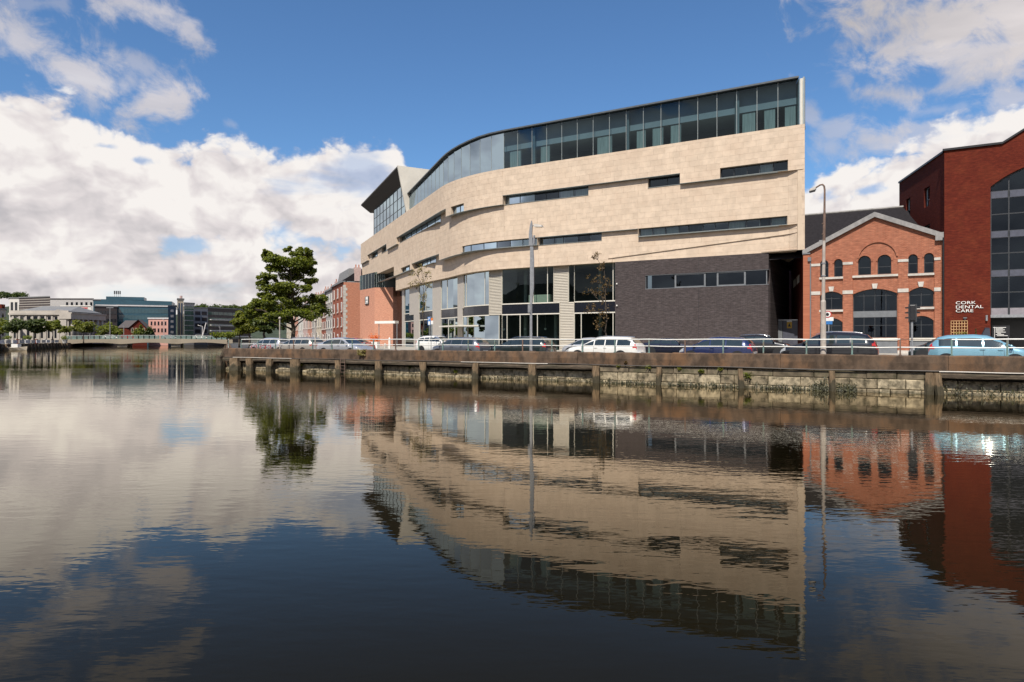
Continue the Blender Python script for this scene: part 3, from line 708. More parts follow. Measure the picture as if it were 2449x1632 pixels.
# cladding slabs in running bond, clipped to each band and to the windows
def bands(layer):
    """merged intervals of constant outline for a band"""
    res = []
    for l, s0, s1, z0, z1 in regions():
        if l != layer or z1 - z0 < 0.02: continue
        if res and abs(s0 - KINK) > 1e-3 and abs(res[-1][1] - s0) < 1e-4 and abs(res[-1][2] - z0) < 1e-4 and abs(res[-1][3] - z1) < 1e-4: res[-1] = (res[-1][0], s1, z0, z1)
        else: res.append((s0, s1, z0, z1))
    return res
for layer in ('top', 'mid', 'low'):
    of = OFF[layer]; holes = [(q[0], q[1], q[2], q[3]) for q in WIN if q[4] == layer]
    for (s0, s1, z0, z1) in bands(layer):
        for row in range(int((z0 - 5) / RH) - 1, int((z1 - 5) / RH) + 2):
            r0, r1 = max(z0, 5 + row * RH), min(z1, 5 + (row + 1) * RH)
            if r1 - r0 < 0.04: continue
            sh = (row * 0.37) % 1 * CW
            for col in range(int((s0 - sh) / CW) - 2, int((s1 - sh) / CW) + 2):
                c0, c1 = max(s0, sh + col * CW), min(s1, sh + (col + 1) * CW)
                if c1 - c0 < 0.06: continue
                for (a0, a1, b0, b1) in split_rect((c0, c1, r0, r1), holes):
                    if a1 - a0 < 0.05 or b1 - b0 < 0.04: continue
                    g = 0.0045; t = min(1, max(0, prng.gauss(0.5, 0.24)))
                    def emit(za0, za1, zb0, zb1, f):
                        if za1 - za0 < 0.03 and zb1 - zb0 < 0.03: return
                        p = [H(a0 + g, f(a0), za0 + g), H(a1 - g, f(a1), zb0 + g), H(a1 - g, f(a1) - .05, zb0 + g), H(a0 + g, f(a0) - .05, za0 + g),
                             H(a0 + g, f(a0), max(za0 + g, za1 - g)), H(a1 - g, f(a1), max(zb0 + g, zb1 - g)), H(a1 - g, f(a1) - .05, max(zb0 + g, zb1 - g)), H(a0 + g, f(a0) - .05, max(za0 + g, za1 - g))]
                        d = math.hypot(*hp((a0 + a1) / 2)[0]); mb = MB(); mb.hexa(p, 0, t); pan.append(((a1 - a0) * (b1 - b0) / d / d * hp(a0)[1].dot(-hp(a0)[0].normalized()), mb))
                    if layer == 'low' and a1 <= s_of(1435) + .1:
                        d0, d1 = diag(a0), diag(a1)
                        if b1 > min(d0, d1): emit(max(b0, min(b1, d0)), b1, max(b0, min(b1, d1)), b1, off_low)
                        if b0 < max(d0, d1): emit(b0, max(b0, min(b1, d0)), b0, max(b0, min(b1, d1)), off_base)
                    else: emit(b0, b1, b0, b1, of)
pan.sort(key=lambda q: -q[0])
clad = hchild(empty('stone_cladding', (0, 0, 0)))
clad.matrix_parent_inverse = Matrix.Translation(-Vector(hotel.location))
for _, mb in pan[:300]: o = mb.build('stone_panel', MAT['stone'], fix=True); o.parent = clad
rest = MB()
for _, mb in pan[300:]:
    b = len(rest.v); rest.v += mb.v; rest.f += [tuple(i + b for i in f) for f in mb.f]; rest.mi += mb.mi; rest.tint += mb.tint
o = rest.build('stone_panels_beyond', MAT['stone'], fix=True); o.parent = clad; tag(o, kind='stuff')

def curtain_strip(mb, s0, s1, z0, z1, off, k=3, mi=0):
    for i in range(k):
        a, b = s0 + (s1 - s0) * i / k, s0 + (s1 - s0) * (i + 1) / k
        mb.quad(H(a, off, z0), H(b, off, z0), H(b, off, z1), H(a, off, z1), mi=mi)
def bar(mb, s0, s1, z0, z1, o0, o1, mi=0):
    """small member on the curve, from offset o1 (inner) to o0 (outer)"""
    k = max(1, int((s1 - s0) / 1.5))
    for i in range(k):
        a, b = s0 + (s1 - s0) * i / k, s0 + (s1 - s0) * (i + 1) / k
        mb.hexa([H(a, o0, z0), H(b, o0, z0), H(b, o1, z0), H(a, o1, z0), H(a, o0, z1), H(b, o0, z1), H(b, o1, z1), H(a, o1, z1)], mi)
wr = random.Random(21)
for (s0, s1, z0, z1, layer, n, sb) in WIN:
    o_ = OFF[layer]((s0 + s1) / 2) - sb
    root = MB(); fr = 0.05
    bar(root, s0, s1, z0, z0 + fr, o_ + .05, o_ - .05); bar(root, s0, s1, z1 - fr, z1, o_ + .05, o_ - .05)
    xs = [s0 + (s1 - s0) * (k + (wr.uniform(-.18, .18) if 0 < k < n else 0)) / n for k in range(n + 1)]
    for k, s in enumerate(xs):
        a = min(max(s, s0 + fr / 2), s1 - fr / 2); bar(root, a - fr / 2, a + fr / 2, z0 + fr, z1 - fr, o_ + .05, o_ - .05)
    wo = hchild(root.build('strip_window', MAT['frame_dark']))
    for k in range(n):
        mb = MB(); curtain_strip(mb, xs[k] + fr / 2, xs[k + 1] - fr / 2, z0 + fr, z1 - fr, o_, 1)
        p = mb.build('pane', MAT['glass_dark'] if wr.random() < .25 else MAT['glass'], fix=False); p.parent = wo; p.matrix_parent_inverse = Matrix.Identity(4)
        if wr.random() < 0.68:
            mb = MB(); curtain_strip(mb, xs[k] + fr, xs[k + 1] - fr, z0 + fr, z1 - fr, o_ - .35, 2)
            c = mb.build('curtain', MAT['curtain'], fix=False); c.parent = wo; c.matrix_parent_inverse = Matrix.Identity(4)
    mb = MB(); bar(mb, s0, s1, z0 - .02, z0 + .015, OFF[layer]((s0 + s1) / 2) + .05, o_)
    sl_ = mb.build('sill', MAT['frame_steel']); sl_.parent = wo; sl_.matrix_parent_inverse = Matrix.Identity(4)
# metal edges of the long ledges
for B, lay in ((B1, off_top), (B2, off_mid)):
    mb = MB()
    for s0, s1, l in B:
        if l is None: continue
        if lay is off_mid and s0 >= sW - .1: continue
        k = max(1, int((s1 - s0) / 2))
        for i in range(k):
            a, b = s0 + (s1 - s0) * i / k, s0 + (s1 - s0) * (i + 1) / k
            if a < s_of(1886): continue
            mb.hexa([H(a, lay(a) + .04, l - .025), H(b, lay(b) + .04, l - .025), H(b, lay(b) - .6, l - .025), H(a, lay(a) - .6, l - .025), H(a, lay(a) + .04, l + .004), H(b, lay(b) + .04, l + .004), H(b, lay(b) - .6, l + .004), H(a, lay(a) - .6, l + .004)])
    hchild(mb.build('ledge_flashing', MAT['frame_steel']))
# rooms behind the glass: floors, ceilings, back wall
mb = MB()
for z in (8.1, 11.9, 15.6 - 3.4 + 3.3, 19.0):
    pass
ks = [SEND * k / 24 for k in range(25)]
for a, b in zip(ks, ks[1:]):
    for z in (11.75, 14.6, 17.2): mb.quad(H(a, -1.9, z), H(b, -1.9, z), H(b, -5, z), H(a, -5, z))
    mb.quad(H(a, -4.8, SBOT), H(b, -4.8, SBOT), H(b, -4.8, STOP), H(a, -4.8, STOP))
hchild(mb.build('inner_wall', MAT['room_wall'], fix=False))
# end wall and roof deck of the stone box, soffit
mb = MB(); p, n = hp(0); q = p - n * 16 + Vector((0.3, 0)) ; p1 = H(0, -.02, 0)
for (za, zb) in ((SBOT, STOP),):
    c = [Vector((p.x, p.y)) + (-n) * .05, Vector((p.x, p.y)) + Vector((.26, .966)) * 16]
    mb.hexa([(*c[0], E + za), (*(c[0] - RT * .6), E + za), (*(c[1] - RT * .6), E + za), (*c[1], E + za), (*c[0], E + zb), (*(c[0] - RT * .6), E + zb), (*(c[1] - RT * .6), E + zb), (*c[1], E + zb)])
hchild(mb.build('end_wall', MAT['stone_back']))
mb = MB()
for a, b in zip(ks, ks[1:]):
    mb.hexa([H(a, -.5, STOP - .35), H(b, -.5, STOP - .35), HI(b, -15, STOP - .35), HI(a, -15, STOP - .35), H(a, -.5, STOP - .1), H(b, -.5, STOP - .1), HI(b, -15, STOP - .1), HI(a, -15, STOP - .1)])
hchild(mb.build('roof_deck', MAT['roof_metal']))
kk = [s for s in ks if s <= sW] + [sW]
mb = MB()
for a, b in zip(kk, kk[1:]):
    if b - a > 1e-3: mb.hexa([H(a, off_base(a) - .06, SBOT + .02), H(b, off_base(b) - .06, SBOT + .02), HI(b, -15, SBOT + .02), HI(a, -15, SBOT + .02), H(a, off_base(a) - .06, SBOT + .12), H(b, off_base(b) - .06, SBOT + .12), HI(b, -15, SBOT + .12), HI(a, -15, SBOT + .12)])
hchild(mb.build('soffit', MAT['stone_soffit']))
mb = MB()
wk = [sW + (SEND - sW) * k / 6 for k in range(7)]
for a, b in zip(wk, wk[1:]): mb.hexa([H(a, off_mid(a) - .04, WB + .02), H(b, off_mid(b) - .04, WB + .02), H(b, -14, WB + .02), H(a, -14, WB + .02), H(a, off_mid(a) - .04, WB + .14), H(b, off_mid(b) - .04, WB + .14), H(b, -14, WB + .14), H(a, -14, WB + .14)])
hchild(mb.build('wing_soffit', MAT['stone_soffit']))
mb = MB(); mb.hexa([H(SEND - .4, off_mid(SEND), WB), H(SEND + .02, off_mid(SEND), WB), H(SEND + .02, -14, WB), H(SEND - .4, -14, WB), H(SEND - .4, -.05, STOP), H(SEND + .02, -.05, STOP), H(SEND + .02, -14, STOP), H(SEND - .4, -14, STOP)])
hchild(mb.build('wing_end_wall', MAT['stone']))
mb = MB(); mb.hexa([H(sW - .5, off_low(sW) - .02, SBOT + .02), H(sW + .02, off_low(sW) - .02, SBOT + .02), H(sW + .02, -10, SBOT + .02), H(sW - .5, -10, SBOT + .02), H(sW - .5, off_low(sW) - .02, WB), H(sW + .02, off_low(sW) - .02, WB), H(sW + .02, -10, WB), H(sW - .5, -10, WB)])
hchild(mb.build('return_wall', MAT['stone']))

# ------------------------------------------------------------------ glazed top storey
ph_s0, ph_s1 = s_of(1910), s_of(968); PHI = -0.55
sk = s_of(1150)
def ph_top(s): return 23.62 if s < sk else 23.62 - 1.6 * (s - sk) / (ph_s1 - sk)
nP = 34; xs = [ph_s0 + (ph_s1 - ph_s0) * k / nP for k in range(nP + 1)]
mb = MB()
for a, b in zip(xs, xs[1:]):
    ta, tb = ph_top(a), ph_top(b)
    mb.hexa([H(a, PHI + .35, ta), H(b, PHI + .35, tb), HI(b, -14, tb), HI(a, -14, ta), H(a, PHI + .35, ta + .16), H(b, PHI + .35, tb + .16), HI(b, -14, tb + .16), HI(a, -14, ta + .16)])
roofo = hchild(mb.build('top_storey_roof', MAT['roof_metal']))
mb = MB()
for a, b in zip(xs, xs[1:]): bar(mb, a, b, STOP - .15, STOP + .1, PHI + .05, PHI - .05)
for s in xs: bar(mb, s - .022, s + .022, STOP + .1, ph_top(s), PHI + .02, PHI - .08)
phg = hchild(mb.build('top_storey_glazing', MAT['frame_steel']))
for a, b in zip(xs, xs[1:]):
    mb = MB(); mb.quad(H(a + .03, PHI, STOP + .1), H(b - .03, PHI, STOP + .1), H(b - .03, PHI, ph_top(b)), H(a + .03, PHI, ph_top(a)))
    o = mb.build('glass_pane', MAT['glass_top'], fix=False); o.parent = phg; o.matrix_parent_inverse = Matrix.Identity(4)
# inside: deep bulkhead, ceiling, blinds, columns
mb = MB()
for a, b in zip(xs, xs[1:]):
    ta, tb = ph_top(a), ph_top(b)
    mb.quad(H(a, -1.3, 21.6), H(b, -1.3, 21.6), H(b, -1.3, tb - .02), H(a, -1.3, ta - .02))
    mb.quad(H(a, -1.3, 21.6), H(b, -1.3, 21.6), H(b, -6, 21.6), H(a, -6, 21.6))
hchild(mb.build('bulkhead', MAT['bulkhead'], fix=False))
mb = MB()
for a, b in zip(xs, xs[1:]): mb.quad(H(a, -5.5, STOP), H(b, -5.5, STOP), H(b, -5.5, 23.4), H(a, -5.5, 23.4))
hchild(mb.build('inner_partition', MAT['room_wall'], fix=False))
pr = random.Random(4)
for i, (a, b) in enumerate(zip(xs, xs[1:])):
    if i % 6 == 3:
        mb = MB(); bar(mb, a - .16, a + .16, STOP, ph_top(a) - .02, -.9, -1.2); hchild(mb.build('column', MAT['frame_steel']))
    elif pr.random() < .8:
        mb = MB(); w_ = pr.uniform(.5, 1); curtain_strip(mb, a + .05, a + .05 + (b - a - .1) * w_, STOP, 21.55, -1.4, 2); hchild(mb.build('curtain', MAT['curtain'], fix=False))
# end fin of the top storey
mb = MB(); bar(mb, ph_s0 - .45, ph_s0 - .32, STOP - .1, 23.62, PHI + .3, PHI - .25); mb.hexa([HI(ph_s0, -.6, STOP), HI(ph_s0 + .1, -.6, STOP), HI(ph_s0 + .1, -14, STOP), HI(ph_s0, -14, STOP), HI(ph_s0, -.6, 23.6), HI(ph_s0 + .1, -.6, 23.6), HI(ph_s0 + .1, -14, 23.6), HI(ph_s0, -14, 23.6)])
hchild(mb.build('end_fin', MAT['frame_steel']))
mb = MB(); mb.quad(H(ph_s0 - .38, PHI + .05, STOP), H(ph_s0 - .06, PHI + .05, STOP), H(ph_s0 - .06, PHI + .05, 23.6), H(ph_s0 - .38, PHI + .05, 23.6)); hchild(mb.build('end_panel', MAT['frame_pale'], fix=False))

# ------------------------------------------------------------------ raised lounge with the flying roof at the up-river end
rs0, rs1 = s_of(962), s_of(888); RT0, RTOP = -0.5, 24.45
over, EDGE = 1.25, 26.0
e0, e1 = s_of(969), s_of(879)
mb = MB()
mb.hexa([H(e0, over, EDGE), H(e1, over, EDGE - .25), H(e1, RT0, RTOP), H(e0, RT0, RTOP), H(e0, over, EDGE + .22), H(e1, over, EDGE - .03), H(e1, RT0, EDGE + .1), H(e0, RT0, EDGE + .2)])
mb.hexa([H(e0, RT0, RTOP), H(e1, RT0, RTOP), H(e1, -11, RTOP), H(e0, -11, RTOP), H(e0, RT0, EDGE + .19), H(e1, RT0, EDGE + .09), H(e1, -11, EDGE - .5), H(e0, -11, EDGE - .5)])
hchild(mb.build('flying_roof', MAT['roof_soffit']))
xs2 = [rs0 + (rs1 - rs0) * k / 9 for k in range(10)]
mb = MB()
for s in xs2: bar(mb, s - .05, s + .05, STOP - .1, RTOP, RT0 + .05, RT0 - .1)
for z in (20.8, 22.6): bar(mb, rs0, rs1, z, z + .07, RT0 + .04, RT0 - .06)
lg = hchild(mb.build('lounge_glazing', MAT['frame_dark']))
for a, b in zip(xs2, xs2[1:]):
    mb = MB(); curtain_strip(mb, a + .05, b - .05, STOP - .1, RTOP, RT0, 1); o = mb.build('glass_pane', MAT['glass_green'], fix=False); o.parent = lg; o.matrix_parent_inverse = Matrix.Identity(4)
mb = MB()
for a, b in zip(xs2, xs2[1:]): mb.quad(H(a, -5, STOP - .1), H(b, -5, STOP - .1), H(b, -5, RTOP), H(a, -5, RTOP))
hchild(mb.build('lounge_partition', MAT['room_wall'], fix=False))
mb = MB(); bar(mb, rs1 - .02, rs1 + .03, STOP - .1, RTOP, RT0, -10); hchild(mb.build('lounge_end_glass', MAT['glass_green']))
# raking white end wall, wider at the top
s_ = e0 - .02
mb = MB(); prof = [(RT0 - .1, STOP - .2), (RT0 + .35, STOP - .2), (over + .02, EDGE + .26), (-11, EDGE - .1), (-11, STOP - .2)]
mb.v = [tuple(H(s_ - .4, o, h)) for o, h in prof] + [tuple(H(s_, o, h)) for o, h in prof]
mb.f = [tuple(range(5)), tuple(range(9, 4, -1))] + [(i, (i + 1) % 5, 5 + (i + 1) % 5, 5 + i) for i in range(5)]; mb.mi = [0] * 7; mb.tint = [None] * 7
hchild(mb.build('raking_wall', MAT['white_render']))

# ------------------------------------------------------------------ ground floors: curtain walling under the stone
GO = lambda s: off_base(s) - 0.55
GB = PZ - E; GT1, GT2, GTT = 2.83, 4.07, SBOT + .03
class Bay: pass
glz = MB(); panes = []
def gbar(s0, s1, z0, z1, o=.05, i=.08):
    k = max(1, int(abs(s1 - s0) / 1.2))
    for q in range(k):
        a, b = s0 + (s1 - s0) * q / k, s0 + (s1 - s0) * (q + 1) / k
        glz.hexa([H(a, GO(a) + o, z0), H(b, GO(b) + o, z0), H(b, GO(b) - i, z0), H(a, GO(a) - i, z0), H(a, GO(a) + o, z1), H(b, GO(b) + o, z1), H(b, GO(b) - i, z1), H(a, GO(a) - i, z1)])
def gpanes(x0, x1, ms, z0, z1):
    """glass between picture columns x0..x1 with mullions at ms"""
    cols = [x0] + list(ms) + [x1]
    for q in cols: s = s_of(q); gbar(s - .035, s + .035, z0, z1)
    for l, r_ in zip(cols, cols[1:]):
        a, b = s_of(r_) + .035, s_of(l) - .035
        k = max(1, int((b - a) / 2.0))
        mb = MB()
        for q in range(k):
            c, d = a + (b - a) * q / k, a + (b - a) * (q + 1) / k
            mb.quad(H(c, GO(c), z0), H(d, GO(d), z0), H(d, GO(d), z1), H(c, GO(c), z1))
        panes.append(mb)
def gspan(x0, x1):
    a0, a1 = s_of(x1), s_of(x0); k = max(1, int((a1 - a0) / 1.5)); spn = MB()
    for q in range(k):
        a, b = a0 + (a1 - a0) * q / k, a0 + (a1 - a0) * (q + 1) / k
        spn.hexa([H(a, GO(a) + .01, GT1 + .07), H(b, GO(b) + .01, GT1 + .07), H(b, GO(b) - .1, GT1 + .07), H(a, GO(a) - .1, GT1 + .07), H(a, GO(a) + .01, GT2 - .07), H(b, GO(b) + .01, GT2 - .07), H(b, GO(b) - .1, GT2 - .07), H(a, GO(a) - .1, GT2 - .07)])
    hchild(spn.build('dark_spandrel', MAT['spandrel']))
    gbar(s_of(x1), s_of(x0), GT1 - .05, GT1 + .07, .07); gbar(s_of(x1), s_of(x0), GT2 - .07, GT2 + .05, .07)
def glouvre(x0, x1, z0, z1):
    """panel of horizontal louvre blades"""
    a, b = s_of(x1), s_of(x0); fr = MB()
    for s in (a + .04, b - .04): fr.hexa([H(s - .04, GO(s) + .10, z0), H(s + .04, GO(s) + .10, z0), H(s + .04, GO(s) - .1, z0), H(s - .04, GO(s) - .1, z0), H(s - .04, GO(s) + .10, z1), H(s + .04, GO(s) + .10, z1), H(s + .04, GO(s) - .1, z1), H(s - .04, GO(s) - .1, z1)])
    fr.quad(H(a, GO(a) - .05, z0), H(b, GO(b) - .05, z0), H(b, GO(b) - .05, z1), H(a, GO(a) - .05, z1))
    root = hchild(fr.build('louvre_panel', MAT['louvre']))
    n = int((z1 - z0) / .17)
    for k in range(n):
        z = z0 + (z1 - z0) * (k + .5) / n; mb = MB(); c, d = a + .08, b - .08
        mb.hexa([H(c, GO(c) + .09, z - .07), H(d, GO(d) + .09, z - .07), H(d, GO(d) + .05, z - .075), H(c, GO(c) + .05, z - .075), H(c, GO(c) + .03, z + .075), H(d, GO(d) + .03, z + .075), H(d, GO(d) - .01, z + .07), H(c, GO(c) - .01, z + .07)])
        o = mb.build('blade', MAT['louvre']); o.parent = root; o.matrix_parent_inverse = Matrix.Identity(4)
def gpier(x0, x1, z0, z1):
    a, b = s_of(x1), s_of(x0); prs = MB(); prs.hexa([H(a, GO(a) + .12, z0), H(b, GO(b) + .12, z0), H(b, GO(b) - .3, z0), H(a, GO(a) - .3, z0), H(a, GO(a) + .12, z1), H(b, GO(b) + .12, z1), H(b, GO(b) - .3, z1), H(a, GO(a) - .3, z1)]); hchild(prs.build('pier', MAT['pier_panel']))
up, lw = (GT2 + .05, GTT), (GB, GT1 - .05)
gpanes(1361.5, 1470, [1455], *up); gpanes(1347.5, 1361.5, [], *up); gspan(1361.5, 1470); gpanes(1361.5, 1470, [1378, 1455], *lw)
glouvre(1311.5, 1347.5, GT2, GTT); glouvre(1326, 1361.5, GB, GT2)
gpanes(1184, 1311.5, [1262, 1296.5], *up); gspan(1184, 1326); gpanes(1184, 1326, [1197, 1230, 1272], *lw)
glouvre(1149.5, 1184, GT1, GTT)
def shopfront():
    global glz, panes
    gf = hchild(glz.build('shopfront_frame', MAT['frame_pale']))
    for mb in panes: o = mb.build('glass_pane', MAT['glass_green'], fix=False); o.parent = gf; o.matrix_parent_inverse = Matrix.Identity(4)
    glz = MB(); panes = []
shopfront()
gpanes(1074, 1149.5, [1081, 1137], *up); gspan(1070, 1149.5); gpanes(1104, 1184, [1176], *lw)
gpanes(1070, 1104, [1086], 1.75, GT1 - .05); gbar(s_of(1104), s_of(1070), 1.68, 1.75, .08)
gpanes(1070, 1104, [1086], GB, 1.68)
gpier(1056, 1074, GT2 - .2, GTT); gpier(1056, 1070, GB, GT2 - .2)
shopfront()
gpanes(1024, 1056, [1034], *up); gspan(1023, 1056); gpanes(1023, 1056, [1036, 1048], *lw)
gpier(1010, 1024, GB, GTT)
shopfront()
gpanes(982, 1010, [996], *up); gspan(979, 1010); gpanes(983, 1010, [], *lw)
gpier(961, 982, GT2 - .3, GTT); gpier(971, 983, GB, GT2 - .3)
shopfront()
gpanes(948, 961, [], *up); gspan(948, 971); gpanes(950, 971, [], *lw)
gpier(944, 949, GB, GTT)
shopfront()
# inside the ground floors
mb = MB(); gk = [s_of(1471) + (s_of(942) - s_of(1471)) * k / 20 for k in range(21)]
for a, b in zip(gk, gk[1:]):
    mb.quad(H(a, -9, GB), H(b, -9, GB), H(b, -9, GTT), H(a, -9, GTT))
    mb.hexa([H(a, GO(a) - .3, 2.95), H(b, GO(b) - .3, 2.95), H(b, -9, 2.95), H(a, -9, 2.95), H(a, GO(a) - .3, 3.95), H(b, GO(b) - .3, 3.95), H(b, -9, 3.95), H(a, -9, 3.95)])
    mb.quad(H(a, GO(a), GB + .01), H(b, GO(b), GB + .01), H(b, -9, GB + .01), H(a, -9, GB + .01))
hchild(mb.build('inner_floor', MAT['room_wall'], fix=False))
ir = random.Random(8)
for x in (1120, 1215, 1290, 1400, 1440):
    s = s_of(x); mb = MB(); mb.tube([H(s, -4, GB), H(s, -4, 8)], .22, 8); hchild(mb.build('column', MAT['room_ceiling']))
for x in (1060 + 40, 1130, 1160, 1220, 1270, 1310):
    s = s_of(x); c = H(s, -3.4, 1.2); mb = MB(); mb.tube([c + Vector((0, 0, z)) for z in (-.14, -.1, 0, .1, .14)], [.02, .11, .15, .11, .02], 8); mb.tube([c + Vector((0, 0, .1)), c + Vector((0, 0, 1.7))], .01, 4); hchild(mb.build('pendant_shade', MAT['white_paint'], smooth=True))
s0, s1 = s_of(1225), s_of(1295); mb = MB(); bar(mb, s_of(1290), s_of(1240), GT2 + .1, GT2 + 1.0, GO(s0) - 1.0, GO(s0) - 2.2); hchild(mb.build('reception_counter', MAT['frame_pale']))
# entrance canopy and brick box
mb = MB(); mb.hexa([H(s_of(1120), GO(s_of(1120)) + .1, 1.55), H(s_of(1052), GO(s_of(1052)) + .1, 1.55), H(s_of(1052), GO(s_of(1052)) + 2.4, 1.55), H(s_of(1106), GO(s_of(1106)) + 2.4, 1.55)] + [H(s_of(1120), GO(s_of(1120)) + .1, 1.72), H(s_of(1052), GO(s_of(1052)) + .1, 1.72), H(s_of(1052), GO(s_of(1052)) + 2.4, 1.72), H(s_of(1106), GO(s_of(1106)) + 2.4, 1.72)])
hchild(mb.build('entrance_canopy', MAT['frame_pale']))
# dark brick block on the right
NB = hp(2)[0].dot(NV) + 0.75
def A2(x): return a_of(x, NB)
aL, aRt = A2(1471), A2(1838)
z5, z6 = E + 5.1, E + 6.52; aw0 = A2(1543.2); aw1 = A2(1833)
def fA(u, v, d): return Q(u, NB + d, v)
mb = MB()
for (a0, a1, zz0, zz1) in split_rect((aL, aRt, PZ - .2, E + SBOT), [(aw0, aRt, z5, z6)]): mb.qbox(a0, a1, NB, NB + .5, zz0, zz1)
mb.qbox(aRt - .5, aRt - .001, NB + .8, NB + 12, PZ - .2, E + SBOT); mb.qbox(aL, aL + .4, NB + .501, NB + 9, PZ - .2, E + SBOT)
bb = hchild(mb.build('dark_brick_wall', MAT['brick_dark']))
am = a_of(1671, NB)
mb = MB(); mb.qbox(am - .012, am + .012, NB - .003, NB + .01, PZ - .2, z5); mb.qbox(am - .012, am + .012, NB - .003, NB + .01, z6, E + SBOT); o = mb.build('movement_joint', MAT['black_paint']); hchild(o)
cols = [A2(x) for x in (1543.2, 1613.6, 1686, 1714.6, 1782, 1833)]
mb = MB(); mb.qbox(aw0, aRt, NB + .02, NB + .3, z5, z5 + .05); mb.qbox(aw0, aRt, NB + .02, NB + .3, z6 - .05, z6)
for c in cols: mb.qbox(c - .04, c + .04, NB + .10, NB + .28, z5 + .05, z6 - .05)
for c0, c1 in ((cols[1], cols[2]), (cols[3], cols[4])):
    for q0, q1, w0, w1 in ((c0 + .04, c1 - .04, z5 + .05, z5 + .15), (c0 + .04, c1 - .04, z6 - .15, z6 - .05), (c0 + .04, c0 + .12, z5 + .15, z6 - .15), (c1 - .12, c1 - .04, z5 + .15, z6 - .15)): mb.qbox(q0, q1, NB + .09, NB + .2, w0, w1)
bw = hchild(mb.build('strip_window', MAT['lead']))
for c0, c1 in zip(cols, cols[1:]):
    mb = MB(); mb.quad(Q(c0 + .04, NB + .2, z5 + .05), Q(c1 - .04, NB + .2, z5 + .05), Q(c1 - .04, NB + .2, z6 - .05), Q(c0 + .04, NB + .2, z6 - .05)); o = mb.build('pane', MAT['glass_dark'], fix=False); o.parent = bw; o.matrix_parent_inverse = Matrix.Identity(4)
mb = MB(); mb.quad(Q(aw0, NB + 2, z5 - .2), Q(aRt, NB + 2, z5 - .2), Q(aRt, NB + 2, z6 + .2), Q(aw0, NB + 2, z6 + .2)); hchild(mb.build('inner_wall', MAT['room_wall'], fix=False))
for y in (679, 731):
    c = at_n(1476, NB); z = E + (HY - y) * c.y / F; a = c.dot(RT); mb = MB(); mb.tube([Q(a, NB, z), Q(a, NB - .12, z + .02)], .03, 6); mb.tube([Q(a, NB - .1, z - .07), Q(a, NB - .1, z + .07)], .07, 8); hchild(mb.build('wall_lamp', MAT['white_paint']))
# brick and glass block under the up-river wing
c1, c2, c3 = at_d(940, 124.6).xy, at_d(896, 125.0).xy, at_d(861, 132.0).xy
def facet(p, q, z0, z1, t, mat, name):
    d = (q - p).normalized(); n = Vector((-d.y, d.x)) ; n = n if n.y > 0 else -n
    mb = MB(); mb.hexa([(*p, z0), (*q, z0), (*(q + n * t), z0), (*(p + n * t), z0), (*p, z1), (*q, z1), (*(q + n * t), z1), (*(p + n * t), z1)]); return hchild(mb.build(name, MAT[mat]))
zb = E + 9.5
facet(c2, c1, PZ - .3, zb, 6, 'brick_orange', 'brick_wall'); facet(c3, c2, PZ - .3, zb, 6, 'brick_orange', 'brick_wall')
facet(c2, c2.lerp(c1, .55), zb, E + WB + .3, .12, 'glass_green', 'clerestory_glass'); facet(c3, c2, zb, E + WB + .3, .12, 'glass_green', 'clerestory_glass')
for p, q, n in ((c3, c2, 5), (c2, c2.lerp(c1, .55), 5)):
    for k in range(n + 1):
        c = p.lerp(q, k / n); mb = MB(); mb.tube([(c.x, c.y - .05, zb), (c.x, c.y - .05, E + WB + .2)], .04, 5); hchild(mb.build('mullion', MAT['frame_steel']))
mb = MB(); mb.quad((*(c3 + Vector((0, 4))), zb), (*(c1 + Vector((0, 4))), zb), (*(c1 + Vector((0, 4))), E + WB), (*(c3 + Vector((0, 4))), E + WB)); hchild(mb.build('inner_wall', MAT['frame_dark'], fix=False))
# ------------------------------------------------------------------ brick buildings to the right
from mathutils.geometry import tessellate_polygon
NG = 65.9
FL = Vector((0.26, 0.966)).normalized()            # direction of the party walls, away from the river
def gx(x): return a_of(x, NG)
def fG(u, v, d): return Q(u, NG + d, E + v)
def arch(a0, a1, z0, zs, zc, n=12):
    """outline of an opening with a curved head: springing at zs, crown at zc"""
    pts = [(a0, z0), (a1, z0), (a1, zs)]; w_ = (a1 - a0) / 2; h = zc - zs; c = (a0 + a1) / 2
    if h >= w_ - 1e-6:
        pts += [(c + w_ * math.cos(math.pi * k / n), zs + h * math.sin(math.pi * k / n)) for k in range(1, n)]
    else:
        r_ = (w_ * w_ + h * h) / (2 * h); cz = zc - r_; t0 = math.asin(w_ / r_)
        pts += [(c + r_ * math.sin(t0 - 2 * t0 * k / n), cz + r_ * math.cos(t0 - 2 * t0 * k / n)) for k in range(1, n)]
    return pts + [(a0, zs)]
def holed(outer, holes, f, d0, d1):
    """wall plate with openings: front face, back face, reveals"""
    mb = MB(); loops = [outer] + holes; flat = [p for l in loops for p in l]
    tris = tessellate_polygon([[Vector((u, v, 0)) for u, v in l] for l in loops]); n = len(flat)
    mb.v = [tuple(f(u, v, d0)) for u, v in flat] + [tuple(f(u, v, d1)) for u, v in flat]
    for t in tris: mb.f.append(tuple(t)); mb.f.append(tuple(n + i for i in reversed(t))); mb.mi += [0, 0]; mb.tint += [None, None]
    b = 0
    for l in loops:
        m = len(l)
        for i in range(m):
            j = (i + 1) % m; mb.f.append((b + i, b + j, n + b + j, n + b + i)); mb.mi.append(0); mb.tint.append(None)
        b += m
    return mb
